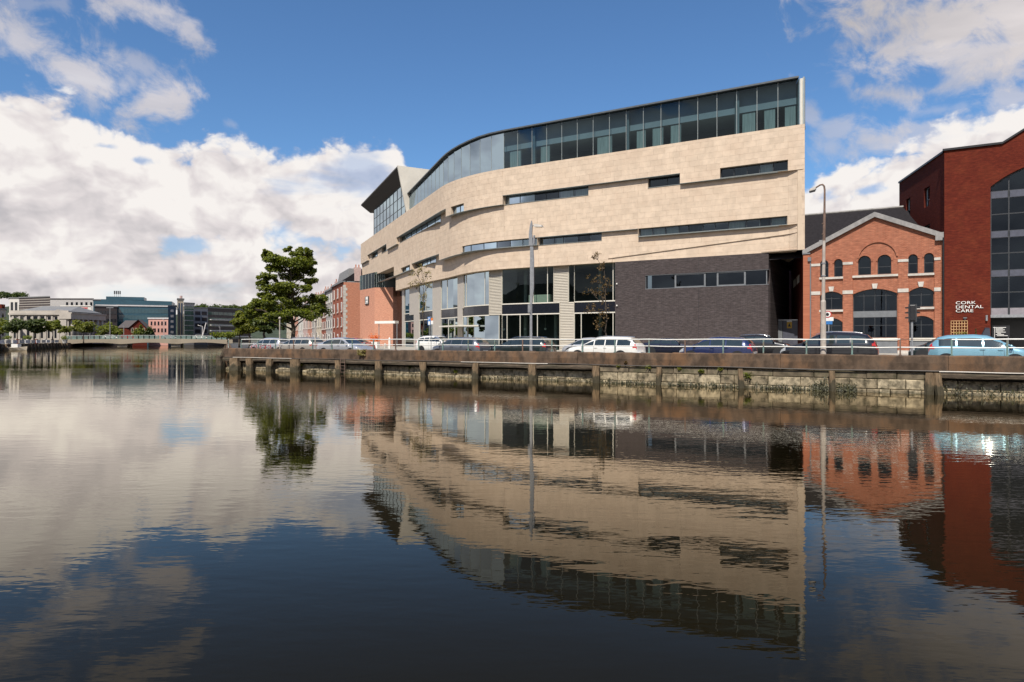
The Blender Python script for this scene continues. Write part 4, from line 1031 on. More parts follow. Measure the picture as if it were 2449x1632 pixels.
def inset(poly, t):
    cx = sum(p[0] for p in poly) / len(poly); cz = sum(p[1] for p in poly) / len(poly)
    a0 = min(p[0] for p in poly); a1 = max(p[0] for p in poly); z0 = min(p[1] for p in poly); z1 = max(p[1] for p in poly)
    kx = (a1 - a0 - 2 * t) / (a1 - a0); kz = (z1 - z0 - 2 * t) / (z1 - z0)
    mx, mz = (a0 + a1) / 2, (z0 + z1) / 2
    return [(mx + (u - mx) * kx, mz + (v - mz) * kz) for u, v in poly]
def clip_bar(poly, pos, t, vertical):
    """extent of a straight glazing bar inside the outline"""
    hits = []
    for (u0, v0), (u1, v1) in zip(poly, poly[1:] + poly[:1]):
        p0, p1, q0, q1 = (u0, u1, v0, v1) if vertical else (v0, v1, u0, u1)
        if (p0 - pos) * (p1 - pos) <= 0 and p0 != p1: hits.append(q0 + (q1 - q0) * (pos - p0) / (p1 - p0))
    return (min(hits), max(hits)) if len(hits) >= 2 else None
def pchild(o, par, root):
    o.parent = par; o.matrix_parent_inverse = Matrix.Translation(-Vector(root.location)) if par is root else Matrix.Identity(4); return o
def window(poly, f, d, root, vbars=(), hbars=(), frame='frame_dark', glass='glass_dark', t=0.06, name='window'):
    mb = MB(); mb.ring(poly, inset(poly, t), f, d - .04, d + .06)
    for vert, lst in ((True, vbars), (False, hbars)):
        for p in lst:
            e = clip_bar(poly, p, t, vert)
            if not e: continue
            h = t * .45
            q = [(p - h, e[0]), (p + h, e[0]), (p + h, e[1]), (p - h, e[1])] if vert else [(e[0], p - h), (e[1], p - h), (e[1], p + h), (e[0], p + h)]
            mb.prism(q, f, d - .03 - (0.004 if vert else 0), d + .05)
    wo = pchild(mb.build(name, MAT[frame]), root, root)
    # one pane per light
    us = [min(p[0] for p in poly)] + sorted(vbars) + [max(p[0] for p in poly)]; vs = [min(p[1] for p in poly)] + sorted(hbars) + [max(p[1] for p in poly)]
    for u0, u1 in zip(us, us[1:]):
        for v0, v1 in zip(vs, vs[1:]):
            sub = clip_poly(poly, u0, u1, v0, v1)
            if len(sub) >= 3: pchild(MB().quad(*[f(u, v, d + .005) for u, v in sub]).build('pane', MAT[glass], fix=False), wo, root)
    return wo
def clip_poly(poly, u0, u1, v0, v1):
    out = poly
    for ax, lim, sgn in ((0, u0, 1), (0, u1, -1), (1, v0, 1), (1, v1, -1)):
        res = []
        for p, q in zip(out, out[1:] + out[:1]):
            ip, iq = (p[ax] - lim) * sgn >= -1e-9, (q[ax] - lim) * sgn >= -1e-9
            if ip: res.append(p)
            if ip != iq:
                t = (lim - p[ax]) / (q[ax] - p[ax]); res.append((p[0] + (q[0] - p[0]) * t, p[1] + (q[1] - p[1]) * t))
        out = res
        if not out: return []
    return out
plain('band_grey', (0.075, 0.080, 0.105), 0.35); plain('band_pale', (0.25, 0.23, 0.25), 0.35)
# ---- gabled warehouse
gab = empty('gabled_warehouse', Q(gx(2092), NG, PZ)); tag(gab, 'orange brick gabled warehouse with arched windows beside the dark brick block', 'building')
G0 = PZ - E - .1
def gz(x, y): return (HY - y) * at_n(x, NG).y / F
aL, aR, aP = gx(1921), gx(2256), gx(2092)
eL, eR, pk = 7.55, 8.25, 10.45
LB = (gx(1961), gx(2014.6)); CB = (gx(2039.8), gx(2145.4)); RB = (gx(2174), gx(2233))
holes = []; wins = []
def op(poly, **k): holes.append(poly); wins.append((poly, k))
# upper pairs
for x0, x1, zc in ((1961, 1981, 7.02), (1994.5, 2015, 7.04), (2172, 2195, 7.1), (2210, 2233.5, 7.14)):
    a0, a1 = gx(x0), gx(x1); op(arch(a0, a1, 5.5, zc - (a1 - a0) / 2, zc), hbars=(6.35,))
for x0, x1 in ((2052, 2083), (2098.5, 2131.5)):
    a0, a1 = gx(x0), gx(x1); op(arch(a0, a1, 5.55, 7.2 - (a1 - a0) / 2, 7.2), hbars=(6.2,), vbars=())
op(arch(*LB, 2.62, 3.85, 4.2), vbars=((LB[0] + LB[1]) / 2,), hbars=(3.6,)); op(arch(*LB, G0 + .1, 1.5, 1.88), vbars=((LB[0] + LB[1]) / 2,), hbars=(1.2,))
op(arch(*RB, 2.70, 3.95, 4.32), vbars=((RB[0] + RB[1]) / 2,), hbars=(3.7,)); op(arch(*RB, .1, 1.55, 1.95), vbars=((RB[0] + RB[1]) / 2,), hbars=(1.2,))
w3 = (CB[1] - CB[0])
op(arch(*CB, .14, 3.9, 4.32), vbars=(CB[0] + w3 * .25, CB[0] + w3 * .5, CB[0] + w3 * .75), hbars=(1.9, 2.43, 3.75, 1.2))
outer = [(aL + .02, G0), (aR, G0), (aR, eR), (aP, pk), (aL + .02, eL)]
pchild(holed(outer, holes, fG, .14, .55).build('front_wall', MAT['brick_warm']), gab, gab)
for poly, k in wins: window(poly, fG, .42, gab, **k)
mb = MB(); mb.prism([(CB[0], 1.9), (CB[1], 1.9), (CB[1], 2.43), (CB[0], 2.43)], fG, .36, .41); pchild(mb.build('window_band', MAT['lead']), gab, gab)
def rect(a0, a1, z0, z1): return [(a0, z0), (a1, z0), (a1, z1), (a0, z1)]
# pilasters, stone bands
for x0, x1, zt in ((1939, 1961, 6.95), (2016, 2039, 6.95), (2148, 2172, 7.2), (2235, 2249, 7.3)):
    a0, a1 = gx(x0), gx(x1)
    pchild(MB().prism(rect(a0, a1, G0, 3.95), fG, 0, .141).build('pilaster', MAT['brick_warm']), gab, gab)
    pchild(MB().prism(rect(a0 - .03, a1 + .03, 3.95, 4.25), fG, -.04, .142).build('stone_band', MAT['limestone']), gab, gab)
    pchild(MB().prism(rect(a0, a1, 4.25, 6.5), fG, .04, .141).build('pilaster', MAT['brick_warm']), gab, gab)
    pchild(MB().prism(rect(a0 - .02, a1 + .02, 6.5, 6.72), fG, 0, .142).build('stone_band', MAT['limestone']), gab, gab)
    pchild(MB().prism(rect(a0 - .04, a1 + .04, G0, G0 + .35), fG, -.03, .0).build('plinth', MAT['limestone']), gab, gab)
pchild(MB().prism(rect(aL, gx(1937), G0, 7.6), fG, -.06, .16).build('corner_pier', MAT['brick_warm_side']), gab, gab)
pchild(MB().prism(rect(aL - .05, gx(1938), 7.6, 7.72), fG, -.14, .3).build('gutter', MAT['lead']), gab, gab)
mb = MB(); mb.tube([fG(gx(1938.5), G0, -.06), fG(gx(1938.5), 6.9, -.06), fG(gx(1936.5), 7.3, -.10)], .055, 7); mb.prism(rect(gx(1936.5) - .14, gx(1936.5) + .14, 6.95, 7.3), fG, -.22, -.04)
pchild(mb.build('downpipe', MAT['lead']), gab, gab)
# sills, keystones
for x0, x1, z in ((1960, 2015.5, 5.42), (2039.5, 2147, 5.45), (2172, 2233.5, 5.42), (1960, 2015.5, 2.54), (2174, 2233.5, 2.62)):
    pchild(MB().prism(rect(gx(x0) - .03, gx(x1) + .03, z - .12, z + .06), fG, -.02, .16).build('sill', MAT['limestone']), gab, gab)
for x, z in ((1988, 4.22), (2092, 4.34), (2202.5, 4.36)):
    a = gx(x); pchild(MB().prism([(a - .15, z), (a + .15, z), (a + .22, z + .42), (a - .22, z + .42)], fG, .0, .16).build('keystone', MAT['limestone']), gab, gab)
def arch_band(a0, a1, zs, zc, t, d0, d1, name='brick_arch', mat='brick_warm'):
    o = arch(a0 - t, a1 + t, zs, zs, zc + t, 16)[2:]; i = arch(a0, a1, zs, zs, zc, 16)[2:]
    mb = MB(); n = len(o)
    for k in range(n - 1): mb.prism([i[k], o[k], o[k + 1], i[k + 1]], fG, d0, d1)
    return pchild(mb.build(name, MAT[mat]), gab, gab)
c0, c1 = gx(2049), gx(2147)
arch_band(c0 + .15, c1 - .1, 7.02, 8.28, .12, .04, .141)
for poly, k in wins[:6]:
    a0, a1 = poly[0][0], poly[1][0]; zs = poly[2][1]; zc = max(p[1] for p in poly); arch_band(a0, a1, zs, zc, .13, .08, .141)
for b_, zs, zc in ((LB, 1.5, 1.88), (RB, 1.55, 1.95), (LB, 3.85, 4.2), (RB, 3.95, 4.32)): arch_band(b_[0], b_[1], zs, zc, .16, .09, .141)
# gable coping in three lengths, roof behind
for (a0, z0), (a1, z1), nm in (((aL - .05, eL), (aP, pk), 'coping'), ((aP, pk), (aR + .02, eR), 'coping')):
    mb = MB(); mb.prism([(a0, z0), (a1, z1), (a1, z1 + .42), (a0, z0 + .42)], fG, -.12, .75); pchild(mb.build(nm, MAT['coping']), gab, gab)
pchild(MB().prism(rect(aR - .55, aR + .03, eR - .15, eR + .5), fG, -.15, .78).build('kneeler', MAT['coping']), gab, gab)
for (a0, z0), (a1, z1) in (((aL - .2, eL), (aP, pk)), ((aP, pk), (aR + .1, eR))):
    mb = MB(); mb.prism([(a0, z0 + .25), (a1, z1 + .25), (a1, z1 + .4), (a0, z0 + .4)], fG, .76, 9); pchild(mb.build('slate_roof', MAT['slate']), gab, gab)
# party wall on the alley, slanting away
p0 = Q(aL + .05, NG + .2).xy; p1 = p0 + Vector((.30, .954)) * 22
def vwall(p, q, z0, z1, t, mat, name, par, root):
    d = (q - p).normalized(); n = Vector((d.y, -d.x)); return pchild(MB().hexa([(*p, z0), (*q, z0), (*(q + n * t), z0), (*(p + n * t), z0), (*p, z1), (*q, z1), (*(q + n * t), z1), (*(p + n * t), z1)]).build(name, MAT[mat]), par, root)
vwall(p0, p1, PZ - .1, E + 8.2, .4, 'brick_red_side', 'alley_wall', gab, gab)
d_ = Vector((.30, .954)); nn = Vector((-d_.y, d_.x))
for k in range(9):
    if k % 4 == 0: continue
    s = 3 + k * .9; q = p0 + d_ * s + nn * .04; zc = E + 5.9 - 0.02 * k; mb = MB(); mb.hexa([(*q, zc - .45), (*(q + d_ * .55), zc - .45), (*(q + d_ * .55 + nn * .03), zc - .45), (*(q + nn * .03), zc - .45), (*q, zc + .3), (*(q + d_ * .55), zc + .3), (*(q + d_ * .55 + nn * .03), zc + .3), (*(q + nn * .03), zc + .3)]); pchild(mb.build('pale_panel', MAT['limestone']), gab, gab)
# rooms behind the glass
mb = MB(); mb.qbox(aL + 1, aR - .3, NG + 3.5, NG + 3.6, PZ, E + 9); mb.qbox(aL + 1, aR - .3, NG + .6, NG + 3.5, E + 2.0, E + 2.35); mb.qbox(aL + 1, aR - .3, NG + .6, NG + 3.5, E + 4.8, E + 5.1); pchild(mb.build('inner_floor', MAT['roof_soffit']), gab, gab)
wrn = random.Random(13)
for k in range(10):
    a = wrn.uniform(CB[0] + .2, CB[1] - .2); z = E + (2.45 if k % 2 else .2); h = wrn.uniform(.3, .8); mb = MB(); mb.tube([Q(a, NG + .9, z), Q(a, NG + .9, z + h * .4), Q(a, NG + .9, z + h * .5), Q(a, NG + .9, z + h)], [.10, .14, .05, .04], 8); pchild(mb.build('vase', MAT['white_paint' if k % 3 else 'galv']), gab, gab)
# low plinth walls with pale capping below the shop windows
for x0, x1, nm in ((2040, 2146, 0), (2176, 2250, 1)):
    a0, a1 = gx(x0), gx(x1); pchild(MB().prism(rect(a0, a1, G0, -.1), fG, -.03, .14).build('stall_riser', MAT['lead']), gab, gab)
    pchild(MB().prism(rect(a0 - .02, a1 + .02, -.1, .12), fG, -.10, .14).build('stall_cap', MAT['frame_pale']), gab, gab)
# ---- alley gate, warning sign, end of the alley
ag = empty('alley_gate', Q(a_of(1880, NG + 6), NG + 6, PZ)); tag(ag, 'grey steel gate across the dark alley between hotel and warehouse', 'gate')
NA = NG + 6
for x0, x1, m in ((1836, 1871, 'lead'), (1872, 1932, 'band_grey')):
    pchild(MB().qbox(a_of(x0, NA), a_of(x1, NA), NA, NA + .08, PZ, E + 1.85).build('gate_panel', MAT[m]), ag, ag)
pchild(MB().qbox(a_of(1834, NA), a_of(1934, NA), NA - .06, NA + .12, E + 1.85, E + 1.97).build('top_rail', MAT['galv']), ag, ag)
ws = empty('warning_sign', Q(a_of(1888, NA), NA - .02, E + 1.3)); tag(ws, 'small yellow warning sign on the alley gate', 'sign')
a0, a1 = a_of(1882, NA), a_of(1894, NA)
plain('sign_yellow', (0.62, 0.36, 0.03), 0.5); plain('sign_blue', (0.03, 0.16, 0.42), 0.45); plain('sign_white', (0.75, 0.74, 0.70), 0.5); plain('sign_red', (0.45, 0.03, 0.03), 0.5); plain('sign_orange', (0.60, 0.16, 0.03), .5)
pchild(MB().qbox(a0, a1, NA - .02, NA - .004, E + 1.1, E + 1.72).build('plate', MAT['sign_yellow']), ws, ws)
pchild(MB().qbox(a0, a1, NA - .022, NA - .004, E + 1.72, E + 1.85).build('header', MAT['sign_white']), ws, ws)
am = (a0 + a1) / 2; pchild(MB().prism([(am - .14, -1.0), (am + .14, -1.0), (am, -.72)], lambda u, v, d: Q(u, NA - .024 + d, E + 1.25 + (v + 1.0) * 1.3), 0, .003).build('symbol', MAT['black_paint']), ws, ws)
bk = empty('alley_sky_blocker', Q(a_of(1890, NG + 20), NG + 20, PZ)); tag(bk, 'dark wall added at the far end of the alley to block the sky', 'building')
pchild(MB().qbox(a_of(1760, NG + 20), a_of(1960, NG + 20), NG + 20, NG + 21, PZ, E + 9).build('wall', MAT['brick_dark']), bk, bk)  # added wall that keeps bright sky from showing through the alley
# ---- long slate roof behind the gable
hs = empty('rear_warehouse', Q(gx(2040), NG + 10, PZ)); tag(hs, 'long dark slate roof rising behind the brick gable', 'building')
def fr(x, n): return a_of(x, n)
mb = MB(); r0, r1 = Q(a_of(1900, NG + 10), NG + 10, E + 12.75), Q(a_of(2290, NG + 10), NG + 10, E + 12.75); b0, b1 = Q(a_of(1900, NG + 10) - 1.5, NG + 1.0, E + 7.4), Q(a_of(2290, NG + 10), NG + 1.0, E + 7.4)
e0_, e1_ = Q(a_of(1900, NG + 10), NG + 19, E + 7.2), Q(a_of(2290, NG + 10), NG + 19, E + 7.2)
mb.quad(b0, b1, r1, r0); mb.quad(r0, r1, e1_, e0_); mb.quad(b0, r0, e0_)
pchild(mb.build('roof_slope', MAT['slate'], fix=False), hs, hs)
pchild(MB().tube([r0 + Vector((0, 0, .03)), r1 + Vector((0, 0, .03))], .14, 6).build('ridge', MAT['coping']), hs, hs)
pchild(MB().qbox(aL + 5.6, a_of(2290, NG + 10), NG + 1.2, NG + 18, PZ, E + 7.2).build('wall', MAT['brick_red_side']), hs, hs)
a = gx(1962); pchild(MB().qbox(a - .28, a + .12, NG + 1.6, NG + 2.2, E + 7.6, E + 9.0).build('flue', MAT['galv']), hs, hs)
# ---- dark red office block
red = empty('red_office_block', Q(gx(2258), NG, PZ)); tag(red, 'tall dark red brick block with a great arched window of grey glazing', 'building')
NR = NG - .3
def rx(x): return a_of(x, NR)
def fR(u, v, d): return Q(u, NR + d, E + v)
ra0 = rx(2258.5); wa0 = rx(2369); wa1 = wa0 + 9.0; wc = (wa0 + wa1) / 2; ra1 = wa1 + 5.0
big = arch(wa0, wa1, G0, 12.05, 13.75, 18)
pkz = 15.3 + (wc - rx(2397)) * 0.62
top = [(ra0, G0), (ra1, G0), (ra1, 15.3), (wc + (wc - rx(2397)), 15.3), (wc, pkz), (rx(2397), 15.3), (ra0, 15.3)]
pchild(holed(top, [], fR, 9, 9.2).build('rear_wall', MAT['brick_red']), red, red)
hole = arch(wa0, wa1, G0 + .02, 12.05, 13.75, 18)
pchild(holed(top, [hole], fR, 0, .5).build('front_wall', MAT['brick_red']), red, red)
for (u0, v0), (u1, v1) in (((ra0 - .12, 15.3), (rx(2397), 15.3)), ((rx(2397), 15.3), (wc, pkz)), ((wc, pkz), (2 * wc - rx(2397), 15.3)), ((2 * wc - rx(2397), 15.3), (ra1, 15.3))):
    pchild(MB().prism([(u0, v0), (u1, v1), (u1, v1 + .16), (u0, v0 + .16)], fR, -.14, 9).build('eaves', MAT['black_paint']), red, red)
# side wall running back
q0 = Q(ra0, NR + .5).xy; q1 = q0 + Vector((.23, .973)) * 11.4
sidep = []
def sf(u, v, d):
    dd = (q1 - q0).normalized(); n = Vector((-dd.y, dd.x)); p = q0 + dd * u - n * d; return Vector((p.x, p.y, E + v))
sh_ = [rect(3.2, 4.6, 11.6, 13.3), rect(8.2, 9.4, 11.6, 13.3), rect(3.2, 4.7, 8.3, 10.0), rect(8.2, 9.4, 8.3, 10.0)]
pchild(holed([(0, G0), (11.4, G0), (11.4, 15.3), (0, 15.3)], sh_, sf, 0, .4).build('side_wall', MAT['brick_red_side']), red, red)
for s in sh_: window(s, sf, .25, red, hbars=((s[0][1] + s[2][1]) / 2 - .2,), frame='frame_steel', glass='glass')
mb = MB(); mb.hexa([sf(-.1, 15.3, -.1), sf(11.4, 15.3, -.1), sf(11.4, 15.3, .5), sf(-.1, 15.3, .5), sf(-.1, 15.46, -.1), sf(11.4, 15.46, -.1), sf(11.4, 15.46, .5), sf(-.1, 15.46, .5)]); pchild(mb.build('side_eaves', MAT['black_paint']), red, red)
pchild(MB().tube([fR(ra0 - .05, G0, .1), fR(ra0 - .05, 8.3, .1)], .07, 7).build('downpipe', MAT['black_paint']), red, red)
# arched curtain wall: floors bands, bars, panes
bw_ = (wa1 - wa0) / 6
vb = [wa0 + bw_ * k for k in range(1, 6)]; bw0 = rx(2414) - wa0; vb = [wa0 + bw0 * k for k in range(1, int((wa1 - wa0) / bw0) + 1) if wa0 + bw0 * k < wa1 - .2]
def zr(y): return (HY - y) * at_n(2390, NR).y / F
hb = [zr(y) for y in (511, 605, 699)]
bandz = [(zr(472), zr(456)), (zr(567), zr(552)), (zr(661), zr(646)), (zr(753), zr(737))]
upper = arch(wa0, wa1, bandz[3][0], 12.05, 13.75, 18)
wn = window(upper, fR, .38, red, vbars=vb, hbars=sorted(hb + [z for b_ in bandz[:3] for z in b_] + [bandz[3][1]]), frame='frame_dark', glass='glass_dark', t=.09, name='arched_window')
for i, (z0, z1) in enumerate(bandz):
    cols = [wa0] + vb + [wa1]
    for u0, u1 in zip(cols, cols[1:]):
        sub = clip_poly(upper, u0 + .07, u1 - .07, z0, z1)
        if len(sub) >= 3: pchild(MB().prism(sub, fR, .33, .37).build('spandrel_panel', MAT['band_pale' if i == 3 else 'band_grey']), wn, red)
pchild(MB().prism(rect(wa0, wa1, bandz[3][0] - .22, bandz[3][0]), fR, .2, .5).build('entrance_beam', MAT['galv']), red, red)
mb = MB(); mb.prism(rect(wa0, wa1, G0, 3.4), fR, 3.4, 3.5); mb.prism(rect(wa0 - .4, wa0, G0, 15), fR, .51, 8)
for z in (1.7, 4.7, 7.9, 11.0): mb.prism(rect(wa0, wa1, z - .05, z + .25), fR, .7, 6)
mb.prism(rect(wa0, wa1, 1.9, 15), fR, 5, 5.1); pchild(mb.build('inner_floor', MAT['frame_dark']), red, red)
pchild(MB().prism([(wa0 + .25, 5.15), (wa0 + .5, 5.15), (wa0 + .55, 5.4), (wa0 + .38, 5.55), (wa0 + .2, 5.4)], fR, .7, .9).build('red_vase', MAT['lamp_red']), red, red)
# lettering on the brick
def text(body, loc, size, mat, parent, root, rot, extrude=.02, sx=1.0, name='lettering', align='LEFT'):
    cu = bpy.data.curves.new('lettering', 'FONT'); cu.body = body; cu.size = size; cu.extrude = extrude; cu.align_x = align; cu.resolution_u = 3; cu.space_character = 1.02
    o = bpy.data.objects.new(name, cu); COL.objects.link(o); dg = bpy.context.evaluated_depsgraph_get(); me = bpy.data.meshes.new_from_object(o.evaluated_get(dg)); bpy.data.objects.remove(o); bpy.data.curves.remove(cu)
    me.materials.clear(); me.materials.append(MAT[mat]); m = Matrix.Translation(Vector(loc)) @ Matrix.Rotation(rot, 4, 'Z') @ Matrix.Rotation(R(90), 4, 'X') @ Matrix.Diagonal((sx, 1, 1, 1))
    me.transform(m); o = bpy.data.objects.new(name, me); COL.objects.link(o); return pchild(o, parent, root)
for wd, y in (('CORK', 728), ('DENTAL', 738), ('CARE', 747.2)):
    a = rx(2285); z = (HY - y) * at_n(2300, NR).y / F
    text(wd, Q(a, NR - .05, E + z), .34, 'sign_white', red, red, -TH, .025, 1.42, 'lettering')
lt = lambda x, y: (rx(x), (HY - y) * at_n(x, NR).y / F)
# trellis
tr = empty('trellis', Q(rx(2294), NR - .06, E + .3)); tag(tr, 'square wooden trellis on the red brick wall below the lettering', 'trellis')
(a0, z1), (a1, z0) = lt(2274.5, 768), lt(2313.5, 803); plain('trellis_wood', (0.48, 0.30, 0.14), 0.7, var=.2)
for k in range(7):
    a = a0 + (a1 - a0) * k / 6; pchild(MB().prism(rect(a - .022, a + .022, z0 - .3, z1), fR, -.07, -.035).build('slat', MAT['trellis_wood']), tr, tr)
    z = z0 - .2 + (z1 - z0 + .2) * k / 6; pchild(MB().prism(rect(a0 - .02, a1 + .02, z - .02, z + .02), fR, -.095, -.071).build('slat', MAT['trellis_wood']), tr, tr)
o = tuft(Q((a0 + a1) / 2 + .1, NR - .35, E + .15), .55, .45, 160, 'leaf_light', 7, 'climbing_plant'); tag(o, 'yellow-green climbing plant at the foot of the trellis', 'plant')
mb = MB(); a, z = lt(2359.5, 761); mb.tube([Q(a, NR - .1, E + z - .22), Q(a, NR - .1, E + z + .22)], .075, 10); mb.qbox(a - .03, a + .03, NR - .04, NR, E + z - .06, E + z + .06); tag(mb.build('wall_light', MAT['galv']), 'steel cylinder wall light beside the arched window', 'wall light')
mb = MB(); a, z = lt(2308, 761); mb.qbox(a - .12, a + .12, NR - .2, NR, E + z - .03, E + z + .05); mb.qbox(a - .06, a + .06, NR - .14, NR - .02, E + z - .12, E + z - .031); tag(mb.build('flood_light', MAT['lead']), 'small flood light above the trellis', 'wall light')
# small cypress in a pot and a dark parasol by the entrance
mb = MB(); a, z = lt(2332, 800); rr = random.Random(2)
for _ in range(220):
    h = rr.random(); t = rr.uniform(0, 6.28); q = (1 - h) * .22 * rr.random() ** .5; c = Q(a + math.cos(t) * q, NR - .8 + math.sin(t) * q, PZ + .5 + h * 1.5); e = Vector((rr.uniform(-1, 1), rr.uniform(-1, 1), 1)).normalized() * .07; k = Vector((rr.uniform(-1, 1), rr.uniform(-1, 1), 0)) * .03; mb.quad(c - e, c + k, c + e, c - k, t=rr.random())
cy = empty('potted_cypress', Q(a, NR - .8, PZ)); tag(cy, 'small dark cypress in a pot left of the entrance', 'potted plant'); pchild(mb.build('foliage', MAT['leaf_dark'], fix=False), cy, cy)
pchild(MB().tube([Q(a, NR - .8, PZ), Q(a, NR - .8, PZ + .5)], [.16, .22], 10).build('pot', MAT['lead']), cy, cy)
aw = empty('entrance_awning', Q(rx(2358), NR - .5, E + .3)); tag(aw, 'dark blue awning box beside the entrance', 'awning')
plain('awning', (0.012, 0.016, 0.028), .8)
(a0, z1), (a1, z0) = lt(2344, 787), lt(2366, 803); mb = MB(); mb.hexa([Q(a0, NR - .9, E + z0 - .1), Q(a1, NR - .9, E + z0 - .1), Q(a1, NR - .002, E + z0 - .1), Q(a0, NR - .002, E + z0 - .1), Q(a0 + .3, NR - .5, E + z1), Q(a1, NR - .5, E + z1), Q(a1, NR - .002, E + z1 + .1), Q(a0 + .3, NR - .002, E + z1 + .1)]); pchild(mb.build('fabric', MAT['awning']), aw, aw)
# tenants' board in the entrance: rows of white print on black
tb = empty('tenants_board', Q(rx(2393), NR + .3, PZ)); tag(tb, 'black tenants board with rows of white print inside the entrance', 'sign board')
NT = NR + .25
(a0, z1), (a1, z0) = lt(2374, 779), lt(2416, 806); pchild(MB().prism(rect(a0, a1, z0, z1), lambda u, v, d: Q(u, NT + d, E + v), 0, .05).build('board', MAT['black_paint']), tb, tb)
for k, (l, r_) in enumerate(((0, 31), (6, 24), (6, 28), (6, 24), (6, 30), (10, 19), (6, 26), (9, 35))):
    u0, u1 = lt(2376 + l, 0)[0], lt(2376 + r_, 0)[0]; z = lt(2390, 783.5 + k * 2.8)[1]; pchild(MB().prism(rect(u0, u1, z - .02, z + .02), lambda u, v, d: Q(u, NT - .006 + d, E + v), 0, .004).build('print_row', MAT['sign_white']), tb, tb)
pchild(MB().prism(rect(lt(2379, 0)[0], lt(2380, 0)[0], z0 - .35, z1 - .1), lambda u, v, d: Q(u, NT - .006 + d, E + v), 0, .004).build('print_rule', MAT['sign_white']), tb, tb)
for s in (a0 + .1, a1 - .1): pchild(MB().tube([Q(s, NT + .03, PZ), Q(s, NT + .03, E + z0)], .03, 6).build('leg', MAT['galv']), tb, tb)
# pavement with kerb in front of the buildings
def ribbon(name, pts, off0, off1, z, mat): pass
pv = MB(); pk_ = [(H(s, 0, 0).xy, hp(s)[1]) for s in [s_of(1838) - 2 + (SEND - 6 - s_of(1838)) * k / 26 for k in range(27)]]
pl = [Q(60, NG, 0).xy] + [Q(gx(2258), NG, 0).xy, Q(gx(1940), NG, 0).xy]
outs = [Q(60, NG - 7.5, 0).xy, Q(gx(2258), NG - 7.5, 0).xy, Q(gx(1940), NG - 7.5, 0).xy] + [p + n * 7.5 for p, n in pk_]; ins = [Q(60, NG + 1.5, 0).xy, Q(gx(2258), NG + 1.5, 0).xy, Q(gx(1940), NG + 1.5, 0).xy] + [p - n * 2.0 for p, n in pk_]
kb = MB()
for i in range(len(outs) - 1):
    o0, o1, i0, i1 = outs[i], outs[i + 1], ins[i], ins[i + 1]; d0 = (i0 - o0).normalized() * .16; d1 = (i1 - o1).normalized() * .16
    pv.quad((*(o0 + d0), PZ), (*(o1 + d1), PZ), (*i1, PZ), (*i0, PZ))
    kb.hexa([(*o0, GZ - .05), (*o1, GZ - .05), (*(o1 + d1), GZ - .05), (*(o0 + d0), GZ - .05), (*o0, PZ + .003), (*o1, PZ + .003), (*(o1 + d1), PZ + .003), (*(o0 + d0), PZ + .003)])
tag(pv.build('pavement', MAT['paving']), kind='structure'); tag(kb.build('kerb', MAT['kerbstone']), kind='structure')
# ------------------------------------------------------------------ cars
def lerp_poly(pts, x):
    if x <= pts[0][0]: return pts[0][1]
    for (x0, y0), (x1, y1) in zip(pts, pts[1:]):
        if x <= x1: return y0 + (y1 - y0) * (x - x0) / (x1 - x0)
    return pts[-1][1]
STY = {
 'hatch':  dict(L=4.0, W=1.72, H=1.46, wb=2.50, top=[(-2.0, .55), (-1.97, .80), (-1.90, 1.02), (-1.62, 1.34), (-1.30, 1.42), (-.3, 1.46), (.25, 1.43), (.62, 1.30), (1.20, .97), (1.70, .84), (1.90, .72), (1.98, .55)], belt=[(-2, .93), (.9, .90), (2, .7)], glass=(-1.52, 1.10), bars=(-.62, .22), cowl=(.42, 1.18), rear=(-1.88, -1.50), rails=0),
 'mpv':    dict(L=3.85, W=1.67, H=1.53, wb=2.46, top=[(-1.92, .55), (-1.90, .85), (-1.84, 1.08), (-1.55, 1.40), (-1.15, 1.50), (-.2, 1.53), (.3, 1.48), (.72, 1.30), (1.25, 1.00), (1.62, .88), (1.84, .72), (1.92, .52)], belt=[(-2, 1.0), (1.0, .93), (2, .7)], glass=(-1.55, 1.18), bars=(-.85, .12, .86), cowl=(.40, 1.22), rear=(-1.82, -1.45), rails=0),
 'estate': dict(L=4.55, W=1.78, H=1.47, wb=2.65, top=[(-2.27, .55), (-2.25, .85), (-2.18, 1.02), (-1.85, 1.36), (-1.60, 1.43), (-.3, 1.47), (.15, 1.43), (.55, 1.28), (1.15, .96), (1.85, .82), (2.14, .70), (2.27, .52)], belt=[(-2.3, .95), (1.0, .90), (2.3, .7)], glass=(-1.92, 1.05), bars=(-1.05, -.35, .32), cowl=(.28, 1.12), rear=(-2.16, -1.80), rails=1),
 'saloon': dict(L=4.55, W=1.80, H=1.45, wb=2.66, top=[(-2.27, .55), (-2.25, .90), (-2.10, 1.04), (-1.70, 1.08), (-1.05, 1.36), (-.55, 1.44), (.05, 1.45), (.40, 1.38), (1.12, .98), (1.85, .82), (2.14, .70), (2.27, .52)], belt=[(-2.3, .96), (1.0, .92), (2.3, .7)], glass=(-1.45, 1.02), bars=(-.55, .25), cowl=(.22, 1.10), rear=(-1.68, -1.05), rails=0),
 'suv':    dict(L=4.42, W=1.84, H=1.67, wb=2.64, top=[(-2.20, .60), (-2.18, .95), (-2.08, 1.18), (-1.75, 1.52), (-1.35, 1.62), (-.3, 1.67), (.25, 1.62), (.62, 1.46), (1.15, 1.12), (1.80, .99), (2.08, .82), (2.20, .60)], belt=[(-2.2, 1.12), (1.0, 1.05), (2.2, .8)], glass=(-1.72, 1.05), bars=(-1.05, -.42, .30), cowl=(.38, 1.12), rear=(-2.06, -1.70), rails=1),
}
